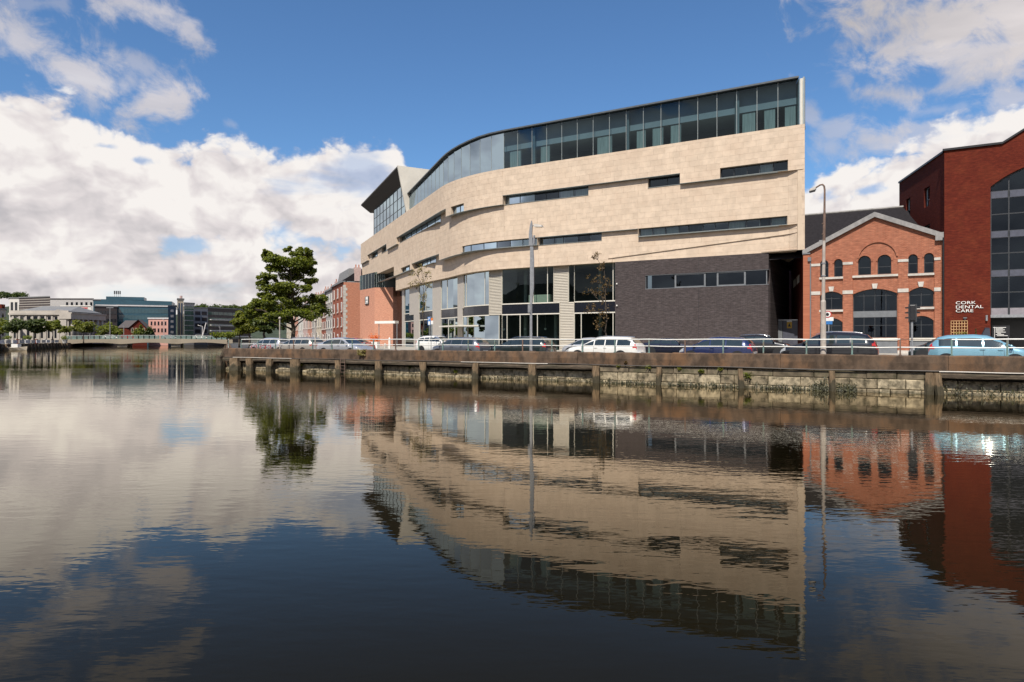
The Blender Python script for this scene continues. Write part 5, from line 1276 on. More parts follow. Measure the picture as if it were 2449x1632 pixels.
def wheel_parts(root, x, side, w, r=.315):
    y0 = side * (w - .17); y1 = side * (w + .012)
    def lathe(prof, seg=20):
        mb = MB(); n = len(prof)
        for k in range(seg):
            t = 2 * math.pi * k / seg; mb.v += [(x + rr * math.cos(t), yy, r + rr * math.sin(t)) for rr, yy in prof]
        for k in range(seg):
            j = (k + 1) % seg
            for i in range(n - 1): mb.f.append((k * n + i, j * n + i, j * n + i + 1, k * n + i + 1)); mb.mi.append(0); mb.tint.append(None)
        return mb
    wo = lathe([(r * .66, y0), (r * .94, y0), (r, y0 + side * .03), (r, y1 - side * .03), (r * .95, y1), (r * .68, y1)]).build('wheel', MAT['rubber'], root, smooth=True)
    rim = MB(); yy = y1 - side * .025
    for k in range(7):
        t = 2 * math.pi * k / 7
        c, s = math.cos(t), math.sin(t); e = (-s, c); a, b = .05 * r, .66 * r
        rim.hexa([(x + c * a - e[0] * .035, yy - side * .04, r + s * a - e[1] * .035), (x + c * b - e[0] * .02, yy - side * .04, r + s * b - e[1] * .02), (x + c * b + e[0] * .02, yy - side * .04, r + s * b + e[1] * .02), (x + c * a + e[0] * .035, yy - side * .04, r + s * a + e[1] * .035),
                  (x + c * a - e[0] * .035, yy, r + s * a - e[1] * .035), (x + c * b - e[0] * .02, yy, r + s * b - e[1] * .02), (x + c * b + e[0] * .02, yy, r + s * b + e[1] * .02), (x + c * a + e[0] * .035, yy, r + s * a + e[1] * .035)])
    rim.build('rim', MAT['alloy'], wo)
    d = MB(); d.tube([(x, yy - side * .06, r), (x, yy - side * .05, r)], r * .66, 16); d.build('brake_disc', MAT['car_dark'], wo)
def car(name, style, paint, label, x, n, front_right, group='cars parked along the quay', ang=0.0, detail=True):
    S = STY[style]; L, W = S['L'], S['W']
    p = at_n(x, n); rz = math.atan2(RT.y, RT.x) + (0 if front_right else math.pi) + ang
    root = empty(name, (p.x, p.y, GZ), rz); tag(root, label, 'car', group)
    def half(xx):
        e = min(1.0, (L / 2 - abs(xx)) / .55); return W / 2 * (0.80 + 0.20 * math.sin(max(0, e) * math.pi / 2))
    def sect(xx):
        tp = lerp_poly(S['top'], xx); bl = min(lerp_poly(S['belt'], xx), tp - .03); w_ = half(xx); g_ = max(0.0, min(1.0, (tp - bl - .05) / (S['H'] - bl - .05)))
        w5 = w_ * (.90 - .18 * g_)
        return [(w_ * .90, .19), (w_ * .985, .30), (w_, .52), (w_ * .99, max(.53, bl - .12)), (w_ * .965, bl), (w5, tp - .075 * g_ - .015), (w5 * .80, tp - .012 * g_), (0, tp + .012)]
    xs = sorted({round(-L / 2 + L * k / 34, 3) for k in range(35)} | {round(q[0], 3) for q in S['top']})
    mb = MB(); n_ = 15
    for xx in xs:
        h = sect(xx); ring = h + [(-y, z) for y, z in reversed(h[:-1])]; mb.v += [(xx, y, z) for y, z in ring]
    for i in range(len(xs) - 1):
        for k in range(n_ - 1): mb.f.append((i * n_ + k, i * n_ + k + 1, (i + 1) * n_ + k + 1, (i + 1) * n_ + k)); mb.mi.append(0); mb.tint.append(None)
        mb.f.append((i * n_ + n_ - 1, i * n_, (i + 1) * n_, (i + 1) * n_ + n_ - 1)); mb.mi.append(0); mb.tint.append(None)
    mb.f.append(tuple(range(n_))); mb.f.append(tuple(reversed(range((len(xs) - 1) * n_, len(xs) * n_)))); mb.mi += [0, 0]; mb.tint += [None, None]
    body = mb.build('body', MAT[paint], root, smooth=True)
    # side glass, one window between pillars
    g0, g1 = S['glass']; cuts_ = [g0] + list(S['bars']) + [g1]
    for sd in (1, -1):
        for c0, c1 in zip(cuts_, cuts_[1:]):
            c0 += .035; c1 -= .035; m = MB(); k = 8
            row = []
            for i in range(k + 1):
                xx = c0 + (c1 - c0) * i / k; h = sect(xx); (y4, z4), (y5, z5) = h[4], h[5]
                lo, hi = .07, max(.08, .92 - .03 / max(.05, z5 - z4))
                row.append([(xx, sd * (y4 + (y5 - y4) * t + .008), z4 + (z5 - z4) * t + .004) for t in (lo, (lo + hi) / 2, hi)])
            for a, b in zip(row, row[1:]):
                for j in range(2): m.quad(a[j], b[j], b[j + 1], a[j + 1])
            m.build('side_window', MAT['car_glass'], root)
        wheel_parts(root, S['wb'] / 2, sd, W / 2 * .985); wheel_parts(root, -S['wb'] / 2, sd, W / 2 * .985)
        for wx in (S['wb'] / 2, -S['wb'] / 2):
            a = MB(); a.prism([(wx + .385 * math.cos(t), .315 + .385 * math.sin(t)) for t in [math.pi * k / 14 for k in range(15)]] + [(wx - .385, .19), (wx + .385, .19)], lambda u, v, d: (u, sd * (W / 2 * 1.004 - d), v), -.002, .03); a.build('wheel_arch', MAT['car_dark'], root)
        m = MB(); cx_ = S['cowl'][1] - .12; h = sect(cx_); y_ = h[4][0]
        m.hexa([(cx_ - .07, sd * (y_ + .02), h[4][1] + .03), (cx_ + .09, sd * (y_ + .02), h[4][1] + .03), (cx_ + .05, sd * (y_ + .2), h[4][1] + .04), (cx_ - .05, sd * (y_ + .2), h[4][1] + .04), (cx_ - .06, sd * (y_ + .02), h[4][1] + .16), (cx_ + .06, sd * (y_ + .02), h[4][1] + .15), (cx_ + .03, sd * (y_ + .2), h[4][1] + .16), (cx_ - .05, sd * (y_ + .2), h[4][1] + .17)]); bevel(m.build('mirror', MAT[paint], root), .02, 2)
        for hx in (S['bars'][-1] - .12 if len(S['bars']) else 0, (S['bars'][-2] if len(S['bars']) > 1 else -.9) - .02):
            h = sect(hx); m = MB(); m.box(hx - .10, hx + .09, sd * (h[3][0] - .005) if sd > 0 else sd * (h[3][0] + .025), sd * (h[3][0] + .025) if sd > 0 else sd * (h[3][0] - .005), h[4][1] - .10, h[4][1] - .065); m.build('door_handle', MAT[paint] if detail else MAT['car_dark'], root)
        # door seams
        for dx in [q for q in (S['bars'][-1], S['bars'][-2] if len(S['bars']) > 1 else None, S['cowl'][1] - .05) if q is not None]:
            h = sect(dx); m = MB(); pts = [(dx, sd * (y + .0035), z) for y, z in h[1:5]]
            for a, b in zip(pts, pts[1:]): m.quad((a[0] - .006, a[1], a[2]), (a[0] + .006, a[1], a[2]), (b[0] + .006, b[1], b[2]), (b[0] - .006, b[1], b[2]))
            m.build('door_seam', MAT['car_dark'], root)
        # lamps
        def patch(x0, x1, i0, i1, mat, nm, k=5):
            m = MB(); row = []
            for i in range(k + 1):
                xx = x0 + (x1 - x0) * i / k; h = sect(xx); row.append([(xx, sd * (h[j][0] + .007), h[j][1] + .004) for j in range(i0, i1 + 1)])
            for a, b in zip(row, row[1:]):
                for j in range(len(a) - 1): m.quad(a[j], b[j], b[j + 1], a[j + 1])
            m.build(nm, MAT[mat], root, smooth=True)
        tx = -L / 2 + .03
        patch(tx, tx + .22, 3, 4, 'lamp_red', 'tail_light'); patch(tx + .02, tx + .14, 4, 5, 'lamp_red', 'tail_light')
        patch(L / 2 - .34, L / 2 - .08, 3, 4, 'lamp_clear', 'headlight'); patch(L / 2 - .34, L / 2 - .14, 4, 5, 'lamp_clear', 'headlight')
        if S['rails']:
            m = MB(); m.tube([(xx, sd * (sect(xx)[6][0] * .98), lerp_poly(S['top'], xx) + .03) for xx in [g0 + .25 + (.25 - g0) * k / 8 for k in range(9)]], .014, 6); m.build('roof_rail', MAT['chrome'], root)
    def screen(x0, x1, nm):
        m = MB(); k = 6; rows = []
        for i in range(k + 1):
            xx = x0 + (x1 - x0) * i / k; h = sect(xx); f = .90
            q = [(h[5][0] * f, h[5][1] + .02), (h[6][0] * .95, h[6][1] + .008), (0, h[7][1] + .008)]; q = q + [(-y, z) for y, z in reversed(q[:-1])]
            rows.append([(xx, y, z + .004) for y, z in q])
        for a, b in zip(rows, rows[1:]):
            for j in range(4): m.quad(a[j], b[j], b[j + 1], a[j + 1])
        m.build(nm, MAT['car_glass'], root, smooth=True)
    screen(S['cowl'][0] + .05, S['cowl'][1] - .06, 'windscreen'); screen(S['rear'][0] + .05, S['rear'][1] - .04, 'rear_window')
    for xx, nm in ((L / 2 + .005, 'number_plate'), (-L / 2 - .012, 'number_plate')):
        MB().box(xx - .01, xx + .01, -.26, .26, .48, .59).build(nm, MAT['plate'], root)
    m = MB(); h0 = sect(L / 2 - .1); m.box(L / 2 - .14, L / 2 + .004, -.42, .42, .36, .46); m.build('grille', MAT['car_dark'], root)
    # seats seen as dark shapes are hidden by the tinted glass; sills
    m = MB(); m.box(-S['wb'] / 2 + .4, S['wb'] / 2 - .4, -W / 2 * .93, W / 2 * .93, .16, .24); m.build('sill_panel', MAT['car_dark'], root)
    return root
CN = 37.2
car('blue_mpv', 'mpv', 'car_blue_pale', 'light blue small car facing right at the right edge of the quay', 2340, 36.6, True)
car('black_suv', 'suv', 'car_black', 'black tall car with roof rails parked behind the old lamp post', 1981, CN, False)
car('blue_hatchback', 'hatch', 'car_blue', 'dark blue hatchback facing left in front of the dark brick block', 1716, 38.2, False)
car('white_estate', 'estate', 'car_white', 'white estate car facing left beside the brown sapling', 1446, CN, False)
car('green_estate', 'estate', 'car_green', 'dark green estate car behind the tall steel lamp post', 1246, 39.0, False)
car('grey_hatchback', 'hatch', 'car_grey', 'grey hatchback facing left with bright red tail lights near the hotel entrance', 1101, 37.4, False)
car('silver_saloon', 'saloon', 'car_silver', 'silver saloon facing right below the orange brick wall', 826, CN, True)
car('champagne_estate', 'estate', 'car_champagne', 'pale beige estate car beside the trunk of the big tree', 716, 38.5, False)
car('silver_hatchback', 'hatch', 'car_silver', 'silver hatchback at the far end of the parked row near the quay corner', 650, 39.5, False)
car('white_suv', 'suv', 'car_white', 'white tall car facing right close to the hotel entrance', 1047, 54, True, 'cars parked across the street')
car('silver_rear_car', 'hatch', 'car_silver', 'silver car half hidden behind the white estate', 1408, 49, False, 'cars parked across the street')
car('navy_saloon', 'saloon', 'car_navy', 'dark navy car with bright wheels behind the white estate tail', 1604, 54, True, 'cars parked across the street')
car('black_saloon', 'suv', 'car_black', 'black car facing right between the blue hatchback and the black tall car', 1822, 54.5, True, 'cars parked across the street')
car('dark_rear_car', 'hatch', 'car_green', 'dark car mostly hidden behind the light blue car', 2262, 50, False, 'cars parked across the street')
car('red_car', 'hatch', 'car_red', 'red car nose showing behind the silver saloon', 852, 52, True, 'cars parked across the street')

# ------------------------------------------------------------------ street furniture
def root_at(name, a, n, z, label, cat, group=None):
    o = empty(name, Q(a, n, z)); tag(o, label, cat, group); return o
# tall steel lamp with blade-shaped fin
NL = WATER_A + .9; a = a_of(1270, NL); r_ = root_at('steel_lamp_post', a, NL, GZ, 'tall grey steel lamp post with a blade fin in front of the hotel', 'lamp post')
def lz(x, y, n): return E + (HY - y) * at_n(x, n).y / F
zt = lz(1270, 540, NL)
pchild(MB().tube([Q(a, NL, GZ), Q(a, NL, GZ + 1.6), Q(a, NL, lz(1270, 590, NL))], [.11, .085, .06], 10).build('pole', MAT['galv']), r_, r_)
fin = [(1272, 730), (1277, 690), (1277, 620), (1275, 590), (1270, 590), (1270, 730)]
pchild(MB().prism([(a_of(x, NL), lz(x, y, NL)) for x, y in fin], lambda u, v, d: Q(u, NL + d, v), -.03, .03).build('lower_fin', MAT['galv']), r_, r_)
fin = [(1265.5, 588), (1275, 588), (1272.5, 560), (1273.5, 540), (1271.5, 528), (1268, 540), (1265.5, 560)]
pchild(MB().prism([(a_of(x, NL), lz(x, y, NL)) for x, y in fin], lambda u, v, d: Q(u, NL + d, v), -.04, .04).build('upper_fin', MAT['galv']), r_, r_)
pchild(MB().qbox(a_of(1276, NL), a_of(1279, NL), NL - .05, NL + .05, lz(1270, 586, NL), lz(1270, 564, NL)).build('bracket', MAT['galv']), r_, r_)
pchild(MB().tube([Q(a_of(1270, NL), NL, lz(1270, 541, NL)), Q(a_of(1281, NL), NL, lz(1270, 540, NL))], .025, 6).build('arm', MAT['galv']), r_, r_)
pchild(MB().hexa([Q(a_of(1279, NL), NL - .16, lz(0, 543, NL) if False else lz(1270, 544, NL)), Q(a_of(1298, NL), NL - .12, lz(1270, 546, NL)), Q(a_of(1298, NL), NL + .12, lz(1270, 546, NL)), Q(a_of(1279, NL), NL + .16, lz(1270, 544, NL)), Q(a_of(1280, NL), NL - .12, lz(1270, 537, NL)), Q(a_of(1296, NL), NL - .08, lz(1270, 541, NL)), Q(a_of(1296, NL), NL + .08, lz(1270, 541, NL)), Q(a_of(1280, NL), NL + .12, lz(1270, 537, NL))]).build('lamp_head', MAT['pier_panel']), r_, r_)
pchild(MB().hexa([Q(a + s * .1 - .04, NL - .14, lz(1270, 748, NL)) for s in (-1, 1)] + [Q(a + s * .1 - .04, NL - .08, lz(1270, 748, NL)) for s in (1, -1)] + [Q(a + s * .1 - .04, NL - .14, lz(1270, 728, NL)) for s in (-1, 1)] + [Q(a + s * .1 - .04, NL - .08, lz(1270, 728, NL)) for s in (1, -1)]).build('post_plate', MAT['galv']), r_, r_)
# old lamp post on the right
NL = WATER_A + .75; a = a_of(1969, NL); r_ = root_at('old_lamp_post', a, NL, GZ, 'old cream and rust lamp post with bent top in front of the gabled warehouse', 'lamp post')
Z = lambda y: lz(1969, y, NL)
pchild(MB().tube([Q(a, NL, GZ), Q(a, NL, Z(722)), Q(a, NL, Z(718))], [.135, .115, .085], 12).build('base_column', MAT['lamp_old']), r_, r_)
pchild(MB().tube([Q(a, NL, Z(720)), Q(a + .03, NL, Z(575))], [.082, .066], 10).build('shaft', MAT['lamp_old']), r_, r_)
pchild(MB().tube([Q(a + .03, NL, Z(576)), Q(a + .05, NL, Z(510))], [.068, .058], 10).build('rusty_sleeve', MAT['lamp_rust']), r_, r_)
pchild(MB().tube([Q(a + .05, NL, Z(511)), Q(a + .06, NL, Z(455)), Q(a + .04, NL, Z(446)), Q(a - .03, NL, Z(441.5)), Q(a - .14, NL, Z(442)), Q(a - .34, NL, Z(448))], [.052, .045, .043, .042, .04, .036], 8).build('bent_arm', MAT['lamp_rust']), r_, r_)
mb = MB(); mb.hexa([Q(a - .62, NL - .10, Z(456)), Q(a - .32, NL - .10, Z(453)), Q(a - .32, NL + .10, Z(453)), Q(a - .62, NL + .10, Z(456)), Q(a - .58, NL - .07, Z(448.5)), Q(a - .30, NL - .07, Z(444)), Q(a - .30, NL + .07, Z(444)), Q(a - .58, NL + .07, Z(448.5))]); pchild(bevel(mb.build('lamp_head', MAT['pier_panel']), .03, 2), r_, r_)
mb = MB(); mb.hexa([Q(a - .60, NL - .08, Z(458)), Q(a - .36, NL - .08, Z(456)), Q(a - .36, NL + .08, Z(456)), Q(a - .60, NL + .08, Z(458)), Q(a - .61, NL - .09, Z(455.6)), Q(a - .34, NL - .09, Z(452.8)), Q(a - .34, NL + .09, Z(452.8)), Q(a - .61, NL + .09, Z(455.6))]); pchild(mb.build('lamp_glass', MAT['frame_dark']), r_, r_)
for y in (728, 660, 630, 560, 535): pchild(MB().tube([Q(a + .01, NL, Z(y) - .025), Q(a + .01, NL, Z(y) + .025)], .098 if y > 600 else .078, 10).build('band', MAT['lamp_rust' if y < 600 else 'galv']), r_, r_)
# slender poles further along
for i, (x, n, y, lab) in enumerate([(669, 36.5, 764, 'slender grey pole with ball top at the quay corner'), (754, 37, 770, 'slender grey pole between the beige estate and the silver saloon')]):
    a = a_of(x, n); r_ = root_at('slender_pole', a, n, GZ, lab, 'pole'); pchild(MB().tube([Q(a, n, GZ), Q(a, n, lz(x, y, n))], [.06, .045], 8).build('shaft', MAT['lamp_old']), r_, r_)
    z = lz(x, y, n); pchild(MB().tube([Q(a, n, z + q) for q in (-.02, .02, .09, .16, .2)], [.03, .09, .11, .09, .02], 8).build('finial', MAT['lamp_old'], smooth=True), r_, r_)
# traffic signal seen from behind
NS = 41.0; a = a_of(2181, NS); r_ = root_at('traffic_signal', a, NS, GZ, 'black traffic signal on a grey post before the warehouse', 'traffic light')
Z = lambda y: lz(2181, y, NS)
pchild(MB().tube([Q(a, NS, GZ), Q(a, NS, Z(735))], .055, 8).build('post', MAT['galv']), r_, r_)
mb = MB(); mb.qbox(a - .10, a + .16, NS - .14, NS - .06, Z(768), Z(730)); pchild(bevel(mb.build('signal_head', MAT['black_paint']), .03, 2), r_, r_)
mb = MB(); mb.qbox(a - .16, a + .22, NS - .055, NS - .035, Z(770), Z(728)); pchild(mb.build('backing_board', MAT['frame_dark']), r_, r_)
for k, y in enumerate((737, 749, 761)):
    z = Z(y); m = MB(); m.tube([Q(a + .03, NS - .034, z), Q(a + .03, NS - .02, z)], .075, 12); pchild(m.build('lens', MAT[('sign_red', 'sign_yellow', 'rail_green')[k]]), r_, r_)
    for s in (-1, 1):
        m = MB(); m.hexa([Q(a + .03 + s * .10, NS + .02, z - .02), Q(a + .03 + s * .34, NS - .02, z - .02), Q(a + .03 + s * .34, NS + .12, z - .02), Q(a + .03 + s * .10, NS + .16, z - .02), Q(a + .03 + s * .10, NS + .02, z + .07), Q(a + .03 + s * .34, NS - .02, z + .05), Q(a + .03 + s * .34, NS + .12, z + .05), Q(a + .03 + s * .10, NS + .16, z + .07)]); pchild(m.build('visor', MAT['black_paint']), r_, r_)
# road signs beside the old lamp
NS = 44.0; a = a_of(1982, NS); r_ = root_at('road_sign_post', a, NS, GZ, 'road sign post with round prohibition disc and blue plate beside the old lamp post', 'sign')
Z = lambda y: lz(1982, y, NS)
pchild(MB().tube([Q(a, NS, GZ), Q(a, NS, Z(744))], .035, 8).build('post', MAT['galv']), r_, r_)
z = Z(752); pchild(MB().tube([Q(a - .05, NS - .04, z), Q(a - .05, NS - .06, z)], .21, 20).build('red_disc', MAT['sign_red']), r_, r_)
pchild(MB().tube([Q(a - .05, NS - .061, z), Q(a - .05, NS - .066, z)], .155, 20).build('white_disc', MAT['sign_white']), r_, r_)
m = MB(); m.hexa([Q(a - .16, NS - .07, z - .06), Q(a - .02, NS - .07, z - .12), Q(a - .02, NS - .067, z - .12), Q(a - .16, NS - .067, z - .06), Q(a - .10, NS - .07, z + .12), Q(a + .04, NS - .07, z + .02), Q(a + .04, NS - .067, z + .02), Q(a - .10, NS - .067, z + .12)]); pchild(m.build('black_arrow', MAT['black_paint']), r_, r_)
pchild(MB().qbox(a - .32, a + .26, NS - .05, NS - .03, Z(768), Z(759)).build('white_plate', MAT['sign_white']), r_, r_)
pchild(MB().qbox(a - .32, a + .20, NS - .05, NS - .03, Z(776), Z(768.3)).build('blue_plate', MAT['sign_blue']), r_, r_)
# parking sign near the entrance
NS = 52.0; a = a_of(1031, NS); r_ = root_at('parking_sign', a, NS, GZ, 'blue parking sign with a white letter near the hotel entrance', 'sign'); Z = lambda y: lz(1031, y, NS)
pchild(MB().tube([Q(a, NS, GZ), Q(a, NS, Z(757))], .035, 8).build('post', MAT['galv']), r_, r_)
pchild(MB().qbox(a - .36, a - .04, NS - .05, NS - .03, Z(778), Z(758)).build('blue_plate', MAT['sign_blue']), r_, r_)
text('P', Q(a - .30, NS - .055, Z(766.5)), .40, 'sign_white', r_, r_, -TH, .004, 1.0, 'letter')
pchild(MB().qbox(a - .30, a - .10, NS - .055, NS - .051, Z(777), Z(769)).build('white_lines', MAT['sign_white']), r_, r_)
pchild(MB().qbox(a + .0, a + .26, NS - .05, NS - .03, Z(767), Z(761)).build('orange_plate', MAT['sign_orange']), r_, r_)
pchild(MB().qbox(a + .0, a + .28, NS - .05, NS - .03, Z(776), Z(767.4)).build('white_plate', MAT['sign_white']), r_, r_)
# white canopy beam on a post by the brick wall, planters with orange flowers, bollards
NS = 78; a0_, a1_ = a_of(896, NS), a_of(944, NS); r_ = root_at('gateway_canopy', a_of(945, NS), NS, GZ, 'slim white canopy beam in front of the orange brick wall', 'canopy')
pchild(MB().qbox(a0_, a1_, NS, NS + .9, lz(920, 774, NS), lz(920, 768, NS)).build('beam', MAT['white_paint']), r_, r_)
for q in (a0_ + .5, a1_ + .1): pchild(MB().tube([Q(q, NS + .4, GZ), Q(q, NS + .4, lz(920, 773, NS))], .06, 7).build('post', MAT['galv']), r_, r_)
fl = leafmat('flower', (0.55, 0.06, 0.01), (0.75, 0.22, 0.03), .2)
for i, (x, lab) in enumerate(((887, 'white planter box of orange flowers, left of the pair'), (897.5, 'white planter box of orange flowers, right of the pair'))):
    NS = 68; a = a_of(x, NS); r_ = root_at('flower_planter', a, NS, GZ, lab, 'planter', 'planters by the brick wall')
    pchild(MB().qbox(a - .30, a + .30, NS, NS + .55, GZ, GZ + 1.0).build('box', MAT['white_paint']), r_, r_)
    rr = random.Random(i); m = MB()
    for _ in range(240):
        c = Q(a + rr.gauss(0, .22), NS + .28 + rr.gauss(0, .15), GZ + 1.0 + abs(rr.gauss(.35, .28))); e = Vector((rr.uniform(-1, 1), rr.uniform(-1, 1), rr.uniform(-.3, 1))).normalized() * .07; k = e.orthogonal().normalized() * .05; m.quad(c - e, c + k, c + e, c - k, t=rr.random())
    pchild(m.build('flowers', MAT['flower'], fix=False), r_, r_)
for i, (x, n, h, lab) in enumerate(((931.5, 66, 1.55, 'tall white bollard by the hotel corner'), (921, 70, .8, 'short grey bollard beside the tall white one'))):
    a = a_of(x, n); m = MB(); m.tube([Q(a, n, GZ), Q(a, n, GZ + h * .8), Q(a, n, GZ + h * .82), Q(a, n, GZ + h)], [.15, .14, .16, .07], 10); tag(m.build('bollard', MAT['white_paint' if i == 0 else 'limestone']), lab, 'bollard')
# cafe chairs as dark shapes by the glass
# bicycles near the quay corner
def bicycle(x, n, label):
    a = a_of(x, n); r_ = root_at('bicycle', a, n, GZ, label, 'bicycle', 'bicycles by the quay corner')
    def ring(cx_): return [Q(a + cx_ + .33 * math.cos(t), n, GZ + .34 + .33 * math.sin(t)) for t in [2 * math.pi * k / 18 for k in range(19)]]
    for cx_ in (-.52, .52): pchild(MB().tube(ring(cx_), .02, 5, cap=False).build('wheel', MAT['rubber']), r_, r_)
    m = MB()
    for p, q in (((-.52, .34), (-.12, .32)), ((-.12, .32), (-.24, .85)), ((-.22, .78), (.38, .82)), ((-.12, .32), (.38, .78)), ((.52, .34), (.36, .92)), ((-.52, .34), (-.22, .78))): m.tube([Q(a + p[0], n, GZ + p[1]), Q(a + q[0], n, GZ + q[1])], .018, 5)
    pchild(m.build('frame', MAT['sign_red']), r_, r_)
    pchild(MB().tube([Q(a + .36, n - .28, GZ + .96), Q(a + .36, n, GZ + .92), Q(a + .36, n + .28, GZ + .96)], .015, 5).build('handlebar', MAT['black_paint']), r_, r_)
    pchild(MB().qbox(a - .38, a - .12, n - .07, n + .07, GZ + .86, GZ + .93).build('saddle', MAT['black_paint']), r_, r_)
for x, lab in ((627, 'bicycle nearest the quay corner in the rack'), (639, 'second bicycle from the quay corner in the rack'), (606, 'bicycle leaning at the corner railing')): bicycle(x, 36.2, lab)
# ------------------------------------------------------------------ trees
def leaves(mb, c, rad, n, size, rr, flat=.75):
    for _ in range(n):
        d = Vector((rr.gauss(0, 1), rr.gauss(0, 1), rr.gauss(0, 1))).normalized() * (rr.random() ** .45)
        p = c + Vector((d.x * rad[0], d.y * rad[1], d.z * rad[2]))
        nrm = (d * .6 + Vector((rr.uniform(-.8, .8), rr.uniform(-.8, .8), .65))).normalized(); e = nrm.orthogonal().normalized(); e.rotate(Matrix.Rotation(rr.uniform(0, 6.28), 3, nrm)); k = nrm.cross(e)
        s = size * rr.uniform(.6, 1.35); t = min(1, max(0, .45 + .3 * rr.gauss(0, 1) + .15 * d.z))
        mb.quad(p - e * s, p + k * s * .55 - e * .1 * s, p + e * s, p - k * s * .55 - e * .1 * s, t=t)
def limb(mb, p0, p1, r0, r1, rr, k=5, wob=.08):
    L = (p1 - p0).length; pts = [p0.lerp(p1, i / k) + (Vector((rr.uniform(-1, 1), rr.uniform(-1, 1), rr.uniform(-.4, .4))) * wob * L if 0 < i < k else Vector()) for i in range(k + 1)]
    mb.tube(pts, [r0 + (r1 - r0) * i / k for i in range(k + 1)], 7); return pts
def tree(name, label, base, clumps, leaf_mat, trunk_r=.2, per=70, leaf=.17, sub=7, cat='tree', group=None, fork=.35, seed=0, subr=.42):
    """clumps: (centre, radii) masses of foliage; each is filled with smaller sprays so that gaps stay open"""
    rr = random.Random(seed); root = empty(name, base); tag(root, label, cat, group)
    tr = MB(); lf = MB(); base = Vector(base); topz = max(c.z for c, _ in clumps); cx_ = sum((c for c, _ in clumps), Vector()) / len(clumps)
    top = Vector((base.x * .6 + cx_.x * .4, base.y * .6 + cx_.y * .4, base.z + (topz - base.z) * .93)); tp = limb(tr, base, top, trunk_r, trunk_r * .16, rr, 8, .018)
    for c, rad in clumps:
        f = max(.22, min(.92, (c.z - base.z) / (top.z - base.z) - .16)); i = min(7, int(f * 8)); st = tp[i].lerp(tp[i + 1], f * 8 - i)
        limb(tr, st, c, trunk_r * .42 * (1 - f * .6), .02, rr, 5, .07)
        for _ in range(sub):
            d = Vector((rr.gauss(0, 1), rr.gauss(0, 1), rr.gauss(0, 1))).normalized() * (rr.random() ** .4); q = c + Vector((d.x * rad[0], d.y * rad[1], d.z * rad[2])) * (f_ := rr.choice((.7, .85, .95, 1.2)))
            s = subr * rr.uniform(.7, 1.25) * (.6 if f_ > 1 else 1); leaves(lf, q, (rad[0] * s, rad[1] * s, max(.22, rad[2] * s * 1.15)), per, leaf, rr)
            if rr.random() < .6: limb(tr, c.lerp(st, .25), q, .035, .008, rr, 3, .06)
    pchild(tr.build('trunk', MAT['bark'], smooth=True), root, root); pchild(lf.build('crown', MAT[leaf_mat], fix=False), root, root); return root
def pxc(d, lst, dz=0.0):
    """foliage masses given by picture position (x, y), half sizes in pixels and a depth offset, for a tree standing at depth d"""
    out = []
    for q in lst:
        x, y, rx_, ry_ = q[:4]; o = q[4] if len(q) > 4 else 0.0; dd = d + o; k = dd / F
        out.append((Vector(((x - CX) * k, dd, E + (HY - y) * k)), (rx_ * k, (rx_ + ry_) * .5 * k, ry_ * k)))
    return out
b = at_d(703, 75, GZ)
tree('quay_tree', 'tall leafy green tree standing behind the parked cars near the quay corner', b, pxc(75, [
    (640, 607, 15, 8), (738, 604, 15, 8), (655, 620, 26, 12), (738, 630, 24, 14), (706, 604, 26, 12), (722, 622, 30, 14, .8), (668, 622, 30, 13, -.6), (690, 640, 48, 14), (650, 640, 18, 10), (735, 648, 22, 13, .5), (645, 662, 26, 10, -.5), (700, 664, 40, 10, 1.2), (738, 672, 18, 9),
    (628, 678, 16, 7), (655, 690, 34, 10), (735, 690, 20, 8, -1), (690, 700, 38, 12), (632, 706, 24, 9), (660, 722, 46, 13, -1), (716, 722, 40, 14, 1), (752, 716, 26, 15, -.5), (768, 738, 24, 18), (628, 740, 34, 13, .8),
    (620, 722, 30, 12, .4), (606, 735, 22, 12), (700, 630, 36, 16, -.8), (690, 652, 44, 16, .6), (690, 680, 46, 14, -.6), (668, 706, 40, 14, .8), (712, 740, 50, 16, .5), (690, 748, 50, 13, -1.4), (740, 752, 34, 14, -.8), (655, 760, 40, 13), (604, 752, 20, 12)]), 'leaf', .27, 80, .15, 12, seed=3, subr=.45)
b = at_d(632, 90, GZ)
tree('dark_quay_tree', 'dark broad tree just left of the tall quay tree', b, pxc(90, [(640, 735, 36, 20), (610, 745, 26, 16), (655, 762, 34, 16), (618, 768, 34, 16), (640, 782, 40, 10)]), 'leaf_dark', .22, 80, .23, 13, seed=5)
for i, (x, d, lst, lab) in enumerate([(596, 98, [(600, 760, 26, 15), (580, 770, 22, 12), (612, 782, 26, 12), (590, 788, 26, 9)], 'lower yellow-green tree beside the dark quay tree'),
                                 (572, 108, [(578, 758, 20, 12), (566, 772, 16, 12), (590, 778, 22, 12), (572, 790, 20, 8)], 'outermost yellow-green tree at the bend of the river')]):
    tree('riverside_tree', lab, at_d(x, d, GZ), pxc(d, lst), 'leaf_light', .16, 84, .25, 13, seed=20 + i, group='low trees at the bend')
